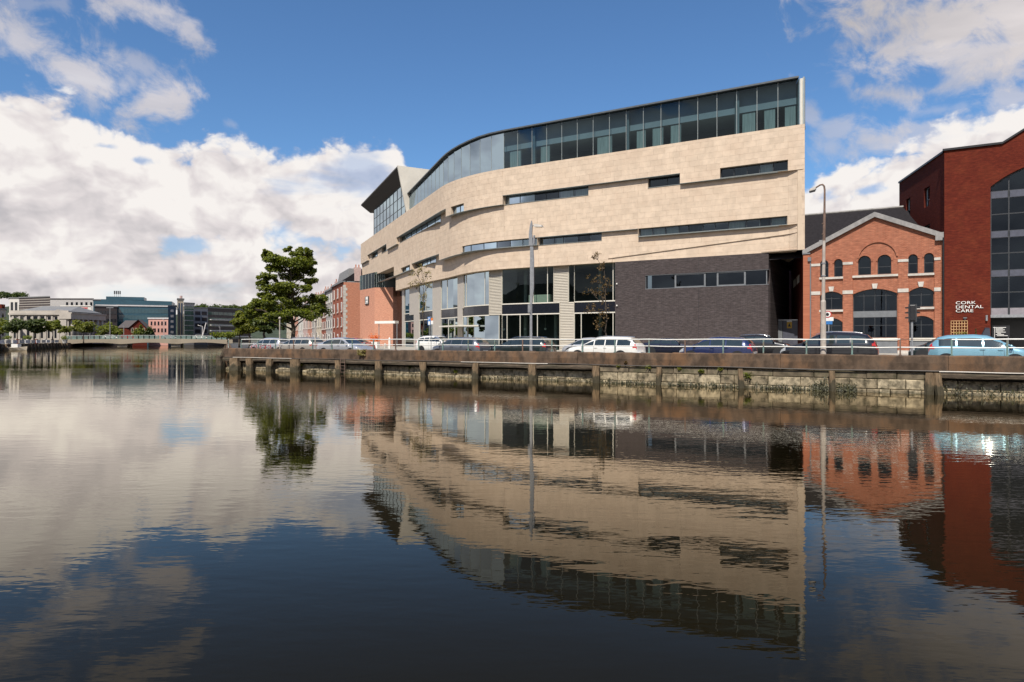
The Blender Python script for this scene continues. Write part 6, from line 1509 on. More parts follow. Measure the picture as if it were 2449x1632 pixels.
# saplings on the hotel plaza
def sapling(x, n, lab, lst, mat, seed, per=15, leaf=.085, r=.075):
    p = at_n(x, n); d = p.y; root = tree('sapling', lab, (p.x, p.y, PZ if n > 58 else GZ), pxc(d, lst), mat, r, per, leaf, 6, group='saplings on the hotel plaza', seed=seed, subr=.5); return root
sapling(1013, 58, 'sapling with sparse pale yellow leaves before the hotel entrance', [(1008, 640, 14, 14), (996, 655, 16, 10), (1020, 655, 14, 12), (1006, 672, 22, 10), (992, 684, 14, 8), (1024, 682, 12, 9), (1012, 705, 12, 14), (1012, 735, 10, 14)], 'leaf_gold', 1)
sapling(1453, 56, 'sapling with sparse brown leaves beside the dark brick block', [(1424, 612, 10, 9), (1440, 640, 12, 14), (1428, 670, 22, 16), (1450, 680, 18, 16), (1415, 700, 20, 16), (1440, 712, 26, 18), (1418, 735, 20, 16), (1444, 748, 20, 18), (1430, 775, 16, 14)], 'leaf_brown', 2, 14)
# ------------------------------------------------------------------ up-river: bridge, far bank, the town beyond
plain('concrete_pale', (0.33, 0.275, 0.20), 0.8, var=.12, scale=.3, dirt=(0.25, 0.20, 0.14), dirt_scale=.15, dirt_amt=.4)
plain('civic_stone', (0.40, 0.36, 0.31), 0.8, var=.10, scale=.3, dirt=(0.26, 0.24, 0.21), dirt_scale=.2, dirt_amt=.5)
plain('civic_roof', (0.17, 0.17, 0.17), .7); plain('clad_brown', (0.050, 0.038, 0.036), .6, var=.15, scale=.3); plain('clad_grey', (0.40, 0.38, 0.36), .7); plain('pink_render', (0.50, 0.27, 0.22), .8, var=.1, scale=.2)
plain('teal_panel', (0.030, 0.080, 0.110), .3, var=.12, scale=.2); plain('navy_panel', (0.025, 0.055, 0.10), .35); plain('cream_panel', (0.45, 0.38, 0.28), .7); plain('rail_mint', (0.20, 0.28, 0.25), .5); plain('roof_brown', (0.075, 0.062, 0.058), .8)
plain('balcony_white', (0.55, 0.53, 0.52), .6); plain('house_cream', (0.52, 0.44, 0.33), .8, var=.1); plain('house_salmon', (0.46, 0.20, 0.13), .8, var=.1); plain('house_stone', (0.36, 0.33, 0.30), .8, var=.12); plain('house_pink', (0.50, 0.36, 0.32), .8); plain('house_white', (0.58, 0.55, 0.50), .8)
plain('teal_glass', (0.014, 0.065, 0.085), .06, spec=.9, var=.3, scale=.15); plain('green_glass', (0.045, 0.085, 0.070), .08, spec=.9, var=.3, scale=.2); plain('dark_window', (0.012, 0.014, 0.018), .08, spec=.7, var=.3)
brickmat('brick_terrace', (0.26, 0.075, 0.045), (0.34, 0.11, 0.065), (0.30, 0.2, 0.15), 0.24, 0.085, 0.010, 'B', (0.18, 0.05, 0.03), .35)
brickmat('brick_terrace_end', (0.46, 0.18, 0.11), (0.54, 0.235, 0.145), (0.42, 0.26, 0.18), 0.24, 0.085, 0.010, 'X', (0.34, 0.12, 0.07), .3)
def px(x, y, d): k = d / F; return Vector(((x - CX) * k, d, E + (HY - y) * k))
class Box2:
    """a straight building face from picture column x0 at depth d0 to column x1 at depth d1, with openings by fraction"""
    def __init__(s, name, label, x0, d0, x1, d1, ztop_y, at='left', depth=14, wall='clad_grey', roof='civic_roof', cat='building', group=None, base=GZ):
        s.p = at_d(x0, d0).xy; s.q = at_d(x1, d1).xy; s.base = base; dref, xref = (d0, x0) if at == 'left' else (d1, x1)
        s.z1 = E + (HY - ztop_y) * dref / F; s.dir = (s.q - s.p).normalized(); s.L = (s.q - s.p).length; s.n = Vector((-s.dir.y, s.dir.x))
        if s.n.dot(s.p) < 0: s.n = -s.n
        s.v = ((s.p + s.q) / 2).normalized()
        s.root = empty(name, (*s.p, base)); tag(s.root, label, cat, group); s.depth = depth
        mb = MB(); c = [s.p, s.q, s.q + s.v * depth, s.p + s.v * depth]; mb.hexa([(*k, base - 1) for k in c] + [(*k, s.z1) for k in c]); s.ch(mb.build('wall', MAT[wall]))
        if roof:
            mb = MB(); e = .25; c = [s.p - s.dir * e - s.n * e, s.q + s.dir * e - s.n * e, s.q + s.dir * e + s.v * (depth + e), s.p - s.dir * e + s.v * (depth + e)]; mb.hexa([(*k, s.z1) for k in c] + [(*k, s.z1 + .45) for k in c]); s.ch(mb.build('roof', MAT[roof]))
    def ch(s, o, par=None): return pchild(o, par or s.root, s.root)
    def P(s, u, z, d=0.0): q = s.p + s.dir * u + s.n * d; return Vector((q.x, q.y, z))
    def rectp(s, u0, u1, z0, z1, mat, name, out=.12, inn=.02, par=None):
        mb = MB(); mb.hexa([s.P(u0, z0, -out), s.P(u1, z0, -out), s.P(u1, z0, inn), s.P(u0, z0, inn), s.P(u0, z1, -out), s.P(u1, z1, -out), s.P(u1, z1, inn), s.P(u0, z1, inn)]); return s.ch(mb.build(name, MAT[mat]), par)
    def grid(s, u0, u1, z0, z1, nu, nz, fw=.6, fh=.6, mat='dark_window', name='window', frame=None):
        du, dz = (u1 - u0) / nu, (z1 - z0) / nz
        for i in range(nu):
            for j in range(nz):
                cu, cz = u0 + du * (i + .5), z0 + dz * (j + .5); w_, h_ = du * fw / 2, dz * fh / 2
                if frame:
                    fo = s.rectp(cu - w_ - .12, cu + w_ + .12, cz - h_ - .12, cz + h_ + .12, frame, name, .05); s.rectp(cu - w_, cu + w_, cz - h_, cz + h_, mat, 'pane', .07, -.051, fo)
                else: s.rectp(cu - w_, cu + w_, cz - h_, cz + h_, mat, name, .05)
# bridge
br = empty('road_bridge', bq(190).to_3d()); tag(br, 'low pale concrete road bridge with mint railings across the river', 'bridge')
BW = 46.0; bs = bq(190); bl = bs - BN * BW
def bp_(t, w_, z): p = bs - BN * (BW * t) + VB * w_; return Vector((p.x, p.y, z))
mb = MB(); K = 24; rows = []
for i in range(K + 1):
    t = -.04 + 1.08 * i / K; sp_ = abs(math.sin(math.pi * min(1, max(0, (t * 3) % 1)))) if 0 < t < 1 else 0
    zb_ = 1.15 + .55 * math.sin(math.pi * ((t * 3) % 1)) if 0 <= t <= 1 else 0.9
    zt_ = 2.3 + .25 * math.sin(math.pi * min(1, max(0, t)))
    rows.append((bp_(t, 0, zb_ - .35), bp_(t, 0, zt_), bp_(t, 14, zt_), bp_(t, 14, zb_ - .35)))
for a, b in zip(rows, rows[1:]):
    for j in range(4): mb.quad(a[j], b[j], b[(j + 1) % 4], a[(j + 1) % 4])
pchild(mb.build('deck', MAT['concrete_pale'], fix=True), br, br)
for t in (1 / 3, 2 / 3):
    mb = MB(); c = bp_(t, 0, 0); mb.hexa([bp_(t - .025, .5, -1), bp_(t + .025, .5, -1), bp_(t + .025, 13, -1), bp_(t - .025, 13, -1), bp_(t - .035, .5, 1.3), bp_(t + .035, .5, 1.3), bp_(t + .035, 13, 1.3), bp_(t - .035, 13, 1.3)]); pchild(mb.build('pier', MAT['concrete_pale']), br, br)
for k in range(30):
    t0, t1 = k / 30 + .003, (k + 1) / 30 - .003; zt_ = 2.3 + .25 * math.sin(math.pi * (t0 + t1) / 2)
    mb = MB()
    for q in range(6): t = t0 + (t1 - t0) * (q + .5) / 6; mb.hexa([bp_(t - .0016, .14, zt_ - .02), bp_(t + .0016, .14, zt_ - .02), bp_(t + .0016, .22, zt_ - .02), bp_(t - .0016, .22, zt_ - .02), bp_(t - .0016, .14, zt_ + 1.0), bp_(t + .0016, .14, zt_ + 1.0), bp_(t + .0016, .22, zt_ + 1.0), bp_(t - .0016, .22, zt_ + 1.0)])
    for z in (zt_ + .12, zt_ + .9): mb.hexa([bp_(t0, .13, z), bp_(t1, .13, z), bp_(t1, .23, z), bp_(t0, .23, z), bp_(t0, .13, z + .12), bp_(t1, .13, z + .12), bp_(t1, .23, z + .12), bp_(t0, .23, z + .12)])
    pchild(mb.build('railing_panel', MAT['rail_mint']), br, br)
pchild(MB().tube([bp_(k / 12, .17, 3.42 + .25 * math.sin(math.pi * k / 12)) for k in range(13)], .05, 6).build('handrail', MAT['rail_pale']), br, br)
def lamp(name, lab, x, d, ytop, arm=1.0, double=True, base=None, grp='lamp posts by the bridge'):
    p = at_d(x, d); zt_ = E + (HY - ytop) * d / F; r_ = empty(name, (p.x, p.y, base or 2.4)); tag(r_, lab, 'lamp post', grp)
    pchild(MB().tube([(p.x, p.y, base or 2.4), (p.x, p.y, zt_)], [.11, .07], 7).build('pole', MAT['galv']), r_, r_)
    pchild(MB().box(p.x - arm, p.x + (arm if double else 0), p.y - .1, p.y + .1, zt_, zt_ + .18).build('arms', MAT['galv']), r_, r_)
lamp('bridge_lamp', 'tall double-armed lamp post at the left end of the bridge', 263, 218, 737, 1.1)
lamp('bridge_lamp', 'thin lamp post in front of the pink building', 392, 228, 765, .5, False); lamp('bridge_lamp', 'thin lamp post towards the right end of the bridge', 526, 236, 783, .4, False)
lamp('bridge_lamp', 'short lamp post in front of the brown gabled house', 296, 222, 778, .7, False); lamp('bridge_lamp', 'white lamp post before the portico of the civic hall', 215, 210, 772, .5, False)
r_ = empty('leaning_mast', at_d(484, 234, 2.4)); tag(r_, 'slanting white mast of the bridge sculpture', 'sculpture')
a, c = px(484, 805, 234), px(493, 772, 234); pchild(MB().tube([a, c], .16, 7).build('mast', MAT['balcony_white']), r_, r_); pchild(MB().tube([px(473, 778, 234), px(484, 781, 234), px(484, 806, 234)], .10, 6).build('bracket', MAT['balcony_white']), r_, r_)
for i, (x, lab, m) in enumerate([(300, 'red car crossing the left part of the bridge', 'car_red'), (262, 'white car crossing at the left end of the bridge', 'car_white'), (400, 'silver car crossing the middle of the bridge', 'car_silver'), (475, 'white car crossing the right part of the bridge', 'car_white')]):
    t = (x - 168) / (542 - 168); t = 1 - t; p = bp_(t, 4, 2.45); r_ = empty('bridge_car', p, math.atan2(BN.y, BN.x)); tag(r_, lab, 'car', 'cars on the bridge')
    mb = MB(); prof = [(-2.1, .3), (2.1, .3), (2.15, .7), (1.2, .95), (.6, 1.4), (-1.2, 1.45), (-1.9, 1.0), (-2.15, .9)]; mb.prism(prof, lambda u, v, d: (u, d, v), -.85, .85); mb.build('body', MAT[m], r_)
    MB().prism([(-1.7, 1.0), (.95, 1.0), (.55, 1.34), (-1.15, 1.38)], lambda u, v, d: (u, d, v), -.86, .86).build('window', MAT['car_glass'], r_)
    for wx in (-1.3, 1.3): MB().tube([(wx, -.87, .32), (wx, .87, .32)], .32, 10).build('wheel', MAT['rubber'], r_)
# far bank quay
fb = empty('far_quay_wall', (LB0.x, LB0.y, 0)); tag(fb, 'far bank quay wall with timber piles below the trees', 'quay wall')
def lbp(t, o, z): p = LB0 + VB * t - BN * o; return Vector((p.x, p.y, z))
mb = MB(); mb.hexa([lbp(-25, 0, -1), lbp(75, 0, -1), lbp(75, .8, -1), lbp(-25, .8, -1), lbp(-25, 0, 1.3), lbp(75, 0, 1.3), lbp(75, .8, 1.3), lbp(-25, .8, 1.3)]); pchild(mb.build('wall', MAT['parapet']), fb, fb)
for k in range(26): pchild(MB().tube([lbp(-20 + k * 3.4, -.35, -.5), lbp(-20 + k * 3.4 + .25, -.25, 1.35)], .22, 7).build('fender_pile', MAT['timber' if k % 3 else 'timber_dark']), fb, fb)
for k in range(14): pchild(MB().hexa([lbp(-16 + k * 5.2, -.1, 1.45), lbp(-12.4 + k * 5.2, -.1, 1.45), lbp(-12.4 + k * 5.2, .1, 1.45), lbp(-16 + k * 5.2, .1, 1.45), lbp(-16 + k * 5.2, -.1, 2.2), lbp(-12.4 + k * 5.2, -.1, 2.2), lbp(-12.4 + k * 5.2, .1, 2.2), lbp(-16 + k * 5.2, .1, 2.2)]).build('railing_panel', MAT['balcony_white' if k % 2 else 'pier_panel']), fb, fb)
for k in range(9):
    p = lbp(-18 + k * 8.5, .4, 1.3); pchild(MB().tube([p, p + Vector((0, 0, 1.1))], .35, 8).build('stone_pillar', MAT['limestone' if k % 2 else 'brick_red']), fb, fb)
bo = empty('moored_boat', lbp(3, -3, 0)); tag(bo, 'small cream boat moored under the far quay', 'boat')
mb = MB(); c = lbp(3, -2.2, 0); sec = [(-2.4, .75, .75), (-1.2, .95, .62), (0, 1.0, .58), (1.4, .8, .64), (2.5, .1, .85)]
for u, w_, z in sec:
    for sgn in (-1, 1): mb.v += [tuple(c + Vector((u, sgn * w_, z))), tuple(c + Vector((u, sgn * w_ * .6, -.1)))]
for i in range(4):
    b = i * 4; mb.f += [(b, b + 1, b + 5, b + 4), (b + 2, b + 3, b + 7, b + 6), (b + 1, b + 3, b + 7, b + 5)]; mb.mi += [0] * 3; mb.tint += [None] * 3
mb.f += [(0, 2, 3, 1)]; mb.mi.append(0); mb.tint.append(None); pchild(mb.build('hull', MAT['house_cream']), bo, bo)
pchild(MB().box(c.x - .5, c.x + .9, c.y - .55, c.y + .55, .55, 1.35).build('cabin', MAT['white_paint']), bo, bo)
# civic hall
ch = Box2('civic_hall', 'pale stone civic hall with portico and low grey roof behind trees', 24, 235, 164, 235, 752, depth=22, wall='civic_stone', roof=None); Z1 = ch.z1
ch.rectp(-.3, ch.L + .3, Z1 - .2, Z1 + .5, 'civic_stone', 'cornice', .6); ch.rectp(0, ch.L, Z1 + .5, Z1 + 1.3, 'civic_stone', 'parapet', .1, .5)
for k in range(9): u = ch.L * (k + .5) / 9; ch.rectp(u - .3, u + .3, GZ, Z1 - .2, 'civic_stone', 'pilaster', .25)
ch.grid(.5, ch.L - 3, Z1 - 2.2, Z1 - .4, 7, 1, .5, .6); ch.grid(.5, ch.L - 1, GZ + 1, Z1 - 2.8, 8, 1, .3, .75)
mb = MB(); u0, u1 = ch.L * .72, ch.L * .93; mb.hexa([ch.P(u0, Z1 + .5, -.5), ch.P(u1, Z1 + .5, -.5), ch.P(u1, Z1 + .5, 2), ch.P(u0, Z1 + .5, 2), ch.P((u0 + u1) / 2 - .1, Z1 + 1.7, -.5), ch.P((u0 + u1) / 2 + .1, Z1 + 1.7, -.5), ch.P((u0 + u1) / 2 + .1, Z1 + 1.7, 2), ch.P((u0 + u1) / 2 - .1, Z1 + 1.7, 2)]); ch.ch(mb.build('pediment', MAT['civic_stone']))
mb = MB(); c0_, c1_, c2_, c3_ = ch.P(.5, Z1 + 1, 1), ch.P(ch.L - .5, Z1 + 1, 1), ch.P(ch.L - .5, Z1 + 1, 20), ch.P(.5, Z1 + 1, 20); r0_, r1_ = ch.P(6, Z1 + 3.2, 8), ch.P(ch.L - 4, Z1 + 3.2, 12)
mb.quad(c0_, c1_, r1_, r0_); mb.quad(c1_, c2_, r1_); mb.quad(c2_, c3_, r0_, r1_); mb.quad(c3_, c0_, r0_); ch.ch(mb.build('hipped_roof', MAT['civic_roof']))
c2 = at_d(164, 234.6).xy; e2 = at_d(247, 256).xy; dd = (e2 - c2); LL = dd.length; dd.normalize(); nn_ = Vector((dd.y, -dd.x))
def cf(u, z, o): p = c2 + dd * u + nn_ * o; return Vector((p.x, p.y, z))
for z0, z1, o in ((Z1 - 1.6, Z1 + .3, .9), (Z1 + .3, Z1 + .7, 1.2), (GZ - .2, GZ + .8, 1.0)):
    mb = MB(); mb.hexa([cf(-.2, z0, o), cf(LL, z0, o), cf(LL, z0, -3), cf(-.2, z0, -3), cf(-.2, z1, o), cf(LL, z1, o), cf(LL, z1, -3), cf(-.2, z1, -3)]); ch.ch(mb.build('entablature', MAT['civic_stone']))
mb = MB(); mb.hexa([cf(0, GZ, -.8), cf(LL, GZ, -.8), cf(LL, GZ, -3), cf(0, GZ, -3), cf(0, Z1 - 1.6, -.8), cf(LL, Z1 - 1.6, -.8), cf(LL, Z1 - 1.6, -3), cf(0, Z1 - 1.6, -3)]); ch.ch(mb.build('portico_wall', MAT['civic_stone']))
for k in range(7): u = LL * (k + .5) / 7; ch.ch(MB().tube([cf(u, GZ + .7, .35), cf(u, Z1 - 1.6, .35)], [.55, .45], 10).build('column', MAT['civic_stone'], smooth=True))
# blocks behind the hall
bb_ = Box2('white_block', 'white block at the far left behind the civic hall', 22, 330, 45, 330, 714, wall='house_white'); bb_.grid(.3, bb_.L - .3, GZ + 14, bb_.z1 - .5, 2, 1)
bb_ = Box2('stone_house', 'old grey stone house at the left edge of the picture', -40, 210, 14, 222, 738, wall='house_stone', depth=10); bb_.grid(.5, bb_.L - .3, GZ + 2, bb_.z1 - .6, 4, 3, .35, .6); mb = MB()
for u in (bb_.L - 2, bb_.L - .8): bb_.rectp(u - .4, u + .4, bb_.z1, bb_.z1 + 1.8, 'brick_red', 'chimney', 0, .8)
bb_ = Box2('brown_block', 'dark brown flat-roofed block behind the civic hall roof', 46, 320, 120, 312, 713, wall='clad_brown'); 
for k in range(7): bb_.rectp(0, bb_.L, bb_.z1 - 1.0 - k * 1.1, bb_.z1 - .75 - k * 1.1, 'pier_panel', 'cladding_strip', .06)
bb_ = Box2('pale_block', 'pale plain block with small windows between brown block and blue glass offices', 119, 345, 224, 345, 716, wall='clad_grey', roof='clad_brown'); bb_.grid(bb_.L * .34, bb_.L, bb_.z1 - 3.6, bb_.z1 - 1.2, 6, 1, .45, .75)
bb_ = Box2('low_white_block', 'low white block with red sign line in front of the pale block', 146, 300, 217, 300, 733, wall='house_white', roof='house_white'); bb_.rectp(bb_.L * .55, bb_.L * .9, bb_.z1 - 1.0, bb_.z1 - .5, 'sign_red', 'sign_strip', .06)
# blue glass offices
def office(name, lab, x0, d0, x1, d1, y, wall, glass, nu, nz, fw=.92, fh=.62, z0=GZ + 1, **k):
    o = Box2(name, lab, x0, d0, x1, d1, y, wall=wall, **k); o.grid(.2, o.L - .2, z0, o.z1 - .8, nu, nz, fw, fh, glass); return o
o = office('teal_offices', 'large teal glass office block behind the bridge', 280, 292, 411, 300, 731, 'teal_panel', 'teal_glass', 16, 5, .94, .66, depth=20)
o.rectp(-8, o.L, o.z1 - .2, o.z1 + .25, 'balcony_white', 'string_course', .3, .4)
mb = MB(); mb.hexa([o.P(-6, o.z1 + .3, .2), o.P(o.L, o.z1 + .3, .2), o.P(o.L, o.z1 + .3, 18), o.P(-6, o.z1 + .3, 18), o.P(-6, o.z1 + 2.6, .2), o.P(o.L, o.z1 + 2.2, .2), o.P(o.L, o.z1 + 2.2, 18), o.P(-6, o.z1 + 2.6, 18)]); o.ch(mb.build('upper_storey', MAT['teal_panel']))
mb = MB(); mb.hexa([o.P(-4.4, o.z1 + 2.6, 2), o.P(10, o.z1 + 2.6, 2), o.P(10, o.z1 + 2.6, 12), o.P(-4.4, o.z1 + 2.6, 12), o.P(-4.4, o.z1 + 3.9, 2), o.P(10, o.z1 + 3.9, 2), o.P(10, o.z1 + 3.9, 12), o.P(-4.4, o.z1 + 3.9, 12)]); o.ch(mb.build('plant_room', MAT['teal_panel']))
mb = MB()
for k in range(4):
    q = o.P(-1.5 + k * .7, o.z1 + 3.9, 4); mb.tube([q, q + Vector((0, 0, 2.6))], .06, 5); mb.box(q.x - .18, q.x + .18, q.y - .18, q.y + .18, q.z + 1.2, q.z + 2.6)
o.ch(mb.build('aerials', MAT['frame_dark']))
o = office('brown_wing', 'dark maroon wing of the glass offices beside the civic hall', 226, 284, 280, 290, 733, 'clad_brown', 'dark_window', 6, 4, .8, .4, depth=18)
o = Box2('blue_upper_wing', 'blue panelled upper wing above the maroon wing', 223, 300, 258, 302, 718, wall='teal_panel', depth=10)
o = office('navy_tower', 'navy stair tower with stacked white squares', 402, 286, 421, 290, 732, 'navy_panel', 'balcony_white', 1, 6, .38, .45, depth=10)
o = office('cream_tower', 'cream lift tower topped by blocks beside the navy tower', 424, 296, 439, 298, 716, 'cream_panel', 'navy_panel', 2, 1, .55, .9, depth=8); o.rectp(1.4, 2.2, o.z1, o.z1 + 1.6, 'house_pink', 'flue', 0, 1.0)
o = office('green_glass_block', 'green glass block with thin floor lines', 440, 276, 464, 280, 726, 'clad_grey', 'green_glass', 3, 7, .96, .8, depth=14)
o = office('louvred_block', 'grey framed block with maroon louvres between two glass blocks', 464, 286, 497, 292, 737, 'clad_grey', 'clad_brown', 2, 5, .8, .6, depth=14)
o = office('balcony_block', 'dark glass block with long white balcony bands behind the riverside trees', 497, 268, 600, 290, 737, 'clad_brown', 'green_glass', 9, 5, .95, .5, depth=14)
for k in range(4): z = GZ + 2.4 + k * 2.2; o.rectp(1.0, o.L, z, z + .28, 'balcony_white', 'balcony_band', .8, .05)
# pink block, brown gabled house
o = Box2('pink_block', 'pink rendered block with square windows at the end of the bridge', 355, 258, 402, 258, 763, wall='pink_render', roof='balcony_white', depth=9); o.grid(.5, o.L - .3, GZ + .8, o.z1 - .4, 5, 3, .48, .56)
o = Box2('brown_gabled_house', 'brown brick house with steep gable beside the pink block', 308, 248, 352, 250, 786, wall='brick_red_side', roof=None, depth=9, cat='house'); mb = MB()
zt_ = o.z1 + 3.2; mb.prism([(0, o.z1), (o.L, o.z1), (o.L * .52, zt_)], lambda u, v, d: o.P(u, v, d), 0, .4); o.ch(mb.build('gable', MAT['brick_red_side']))
mb = MB(); m_ = o.P(o.L * .52, zt_ + .1, -.5); m2 = o.P(o.L * .52, zt_ + .1, 9); mb.quad(o.P(-.6, o.z1 - .3, -.5), m_, m2, o.P(-.6, o.z1 - .3, 9)); mb.quad(m_, o.P(o.L + .6, o.z1 - .3, -.5), o.P(o.L + .6, o.z1 - .3, 9), m2); o.ch(mb.build('roof', MAT['roof_brown'], fix=False)); o.grid(.5, o.L - .5, GZ + .8, o.z1 + .6, 4, 2, .4, .6, frame='house_cream')
o2 = Box2('slate_hall', 'low house with broad brown slate roof left of the gabled house', 284, 252, 310, 252, 784, wall='brick_red_side', roof=None, depth=8, cat='house'); mb = MB(); mb.quad(o2.P(-.4, o2.z1, -.3), o2.P(o2.L, o2.z1, -.3), o2.P(o2.L + 1, o2.z1 + 2.8, 5), o2.P(-.4, o2.z1 + 2.8, 5)); o2.ch(mb.build('roof', MAT['roof_brown'], fix=False))
# trees and shrubs along the far bank
far = [(0, 190, [(2, 778, 22, 12), (0, 792, 18, 8)], 'leaf', 'dark tree at the left edge of the picture'), (42, 186, [(38, 778, 18, 9), (54, 774, 20, 9), (30, 786, 14, 8)], 'leaf_dark', 'dark round tree in front of the civic hall, left of three'), (82, 188, [(74, 776, 20, 9), (95, 775, 20, 9), (86, 786, 20, 8)], 'leaf_dark', 'dark round tree in front of the civic hall, middle of three'),
       (126, 190, [(120, 778, 14, 9), (132, 780, 14, 9)], 'leaf', 'dark round tree in front of the civic hall, right of three'), (156, 195, [(156, 790, 12, 6)], 'leaf_light', 'low pale shrub right of the round trees'), (200, 205, [(200, 776, 20, 8), (192, 786, 14, 7), (210, 786, 12, 6)], 'leaf_light', 'pale feathery tree before the portico'),
       (252, 232, [(245, 790, 14, 10), (262, 788, 16, 10), (276, 794, 12, 8)], 'leaf', 'green shrubbery right of the civic hall'), (330, 240, [(332, 795, 9, 12)], 'leaf', 'slim green tree before the brown gabled house'), (358, 244, [(358, 796, 9, 9), (352, 800, 8, 6)], 'leaf_dark', 'small dark tree left of the pink block'), (545, 200, [(548, 800, 22, 6), (530, 802, 18, 5)], 'leaf', 'low hedge at the right end of the bridge')]
for i, (x, d, lst, mt, lab) in enumerate(far): tree('far_bank_tree', lab, at_d(x, d, GZ), pxc(d, [(a, b, c * 1.15, e * 1.25) for a, b, c, e in lst]), mt, .2, 80, .34, 10, group='trees on the far bank', seed=60 + i, subr=.6)
for i, (x, d, y) in enumerate(((66, 172, 803), (155, 186, 803), (18, 165, 800))):
    p = at_d(x, d, 1.3); r_ = empty('street_planter', p); tag(r_, ('round planter of shrubs on the far quay, middle one', 'round planter of shrubs on the far quay nearest the portico', 'round planter of shrubs on the far quay at the left edge')[i], 'planter', 'planters on the far quay'); rr = random.Random(i)
    pchild(MB().tube([p, p + Vector((0, 0, 1.0))], [.5, .7], 10).build('pot', MAT['limestone']), r_, r_); m = MB(); leaves(m, p + Vector((0, 0, 1.5)), (1.1, 1.1, .6), 160, .2, rr); pchild(m.build('shrub', MAT['leaf'], fix=False), r_, r_)
# wooded hills on the skyline
def hill(name, pts, d, depth, mat='far_wood'):
    """ridge line by picture points"""
    mb = MB(); rr = random.Random(len(pts)); rows = []
    for (x, y) in pts: p = px(x, y, d); rows.append(((p.x, d, GZ), (p.x, d + depth * .4, p.z * .9), (p.x, d + depth * .5, p.z), (p.x, d + depth, GZ)))
    for a, b in zip(rows, rows[1:]):
        for j in range(3): mb.quad(a[j], b[j], b[j + 1], a[j + 1])
    return tag(mb.build(name, MAT[mat], fix=False), kind='structure')
hill('hill', [(x, 724 + 8 * math.sin(x * .011) + 3 * math.sin(x * .05)) for x in range(-400, 100, 10)], 1100, 400); hill('hill', [(x, 742 + 5 * math.sin(x * .013) + 2 * math.sin(x * .06)) for x in range(60, 1300, 12)], 1000, 400)
rr = random.Random(77); m = MB()
for k in range(230):
    x = rr.choice([rr.uniform(-60, 62), rr.uniform(462, 600), rr.uniform(462, 600), rr.uniform(100, 460)]); big = 1 if (x < 52 or x > 462) else .5
    y = (708 if x < 62 else 740) - abs(rr.gauss(0, 3)) * big; c = px(x, y, 900 + rr.uniform(-40, 40)); leaves(m, c, (rr.uniform(3, 6), 4, rr.uniform(2.5, 4.5)), 40, 1.5, rr)
tag(m.build('hillside_wood', MAT['leaf_dark'], fix=False), kind='stuff')
# ------------------------------------------------------------------ terrace of houses beyond the hotel
TC = at_d(822, 143).xy
def tp_(t, o, z): p = TC + VB * t + BN * o; return Vector((p.x, p.y, z))
def house(name, lab, t0, t1, h, wall, storeys=4, bays=3, roof='slate', door='car_red', sash='white_paint'):
    r_ = empty(name, tp_(t0, 0, GZ)); tag(r_, lab, 'house', 'terrace beyond the hotel'); z1 = E + h
    def bx(a, b, o0, o1, z0, zz, mat, nm, par=None): return pchild(MB().hexa([tp_(a, o0, z0), tp_(b, o0, z0), tp_(b, o1, z0), tp_(a, o1, z0), tp_(a, o0, zz), tp_(b, o0, zz), tp_(b, o1, zz), tp_(a, o1, zz)]).build(nm, MAT[mat]), par or r_, r_)
    bx(t0 + .02, t1 - .02, 0, 10, GZ - .5, z1, wall, 'wall'); bx(t0, t1, -.35, .4, z1, z1 + .35, 'lead', 'eaves')
    mb = MB(); mb.quad(tp_(t0, -.2, z1 + .3), tp_(t1, -.2, z1 + .3), tp_(t1, 3, z1 + 2.6), tp_(t0, 3, z1 + 2.6)); mb.quad(tp_(t0, 3, z1 + 2.6), tp_(t1, 3, z1 + 2.6), tp_(t1, 10, z1 + .3), tp_(t0, 10, z1 + .3)); mb.quad(tp_(t0, -.2, z1 + .3), tp_(t0, 3, z1 + 2.6), tp_(t0, 10, z1 + .3)); mb.quad(tp_(t1, -.2, z1 + .3), tp_(t1, 3, z1 + 2.6), tp_(t1, 10, z1 + .3)); pchild(mb.build('roof', MAT[roof], fix=False), r_, r_)
    bx(t0 - .1, t0 + .8, 2.2, 3.6, z1 + .3, z1 + 3.2, 'house_pink', 'chimney')
    for q in (.15, .55): pchild(MB().tube([tp_(t0 + .2, 2.3 + q * 1.6, z1 + 3.2), tp_(t0 + .2, 2.3 + q * 1.6, z1 + 3.8)], .14, 7).build('chimney_pot', MAT['house_salmon']), r_, r_)
    hs_ = (z1 - GZ - .6) / storeys
    for j in range(storeys):
        for i in range(bays):
            u = t0 + (t1 - t0) * (i + .5) / bays; z = GZ + .9 + j * hs_
            if j == 0 and i == 1: fo = bx(u - .7, u + .7, -.08, .1, GZ, GZ + 2.5, sash, 'door_frame'); bx(u - .5, u + .5, -.1, -.085, GZ, GZ + 2.1, door, 'door', fo); continue
            fo = bx(u - .62, u + .62, -.10, .05, z, z + hs_ * .62, sash, 'window'); bx(u - .48, u + .48, -.12, -.105, z + .12, z + hs_ * .62 - .1, 'dark_window', 'pane', fo)
            bx(u - .75, u + .75, -.22, -.02, z - .18, z - .02, 'limestone', 'sill')
    return r_, bx
th = [(0, 16.3, 12.0, 'brick_terrace', 'red brick corner house of the terrace with stone quoins'), (16.3, 28, 11.6, 'house_stone', 'grey stone house second from the corner of the terrace'), (28, 36.6, 11.2, 'brick_terrace', 'narrow dark red house third from the corner'), (36.6, 48, 10.6, 'house_cream', 'cream house fourth along the terrace'), (48, 58, 10.8, 'house_stone', 'pale stone house fifth along the terrace'),
      (58, 70, 10.2, 'house_salmon', 'salmon painted house sixth along the terrace'), (70, 84, 10.6, 'house_pink', 'pink house seventh along the terrace'), (84, 100, 9.6, 'house_white', 'white house eighth along the terrace'), (100, 120, 10.2, 'house_salmon', 'salmon house near the far end of the terrace'), (120, 150, 9.4, 'house_cream', 'cream house at the far end of the terrace')]
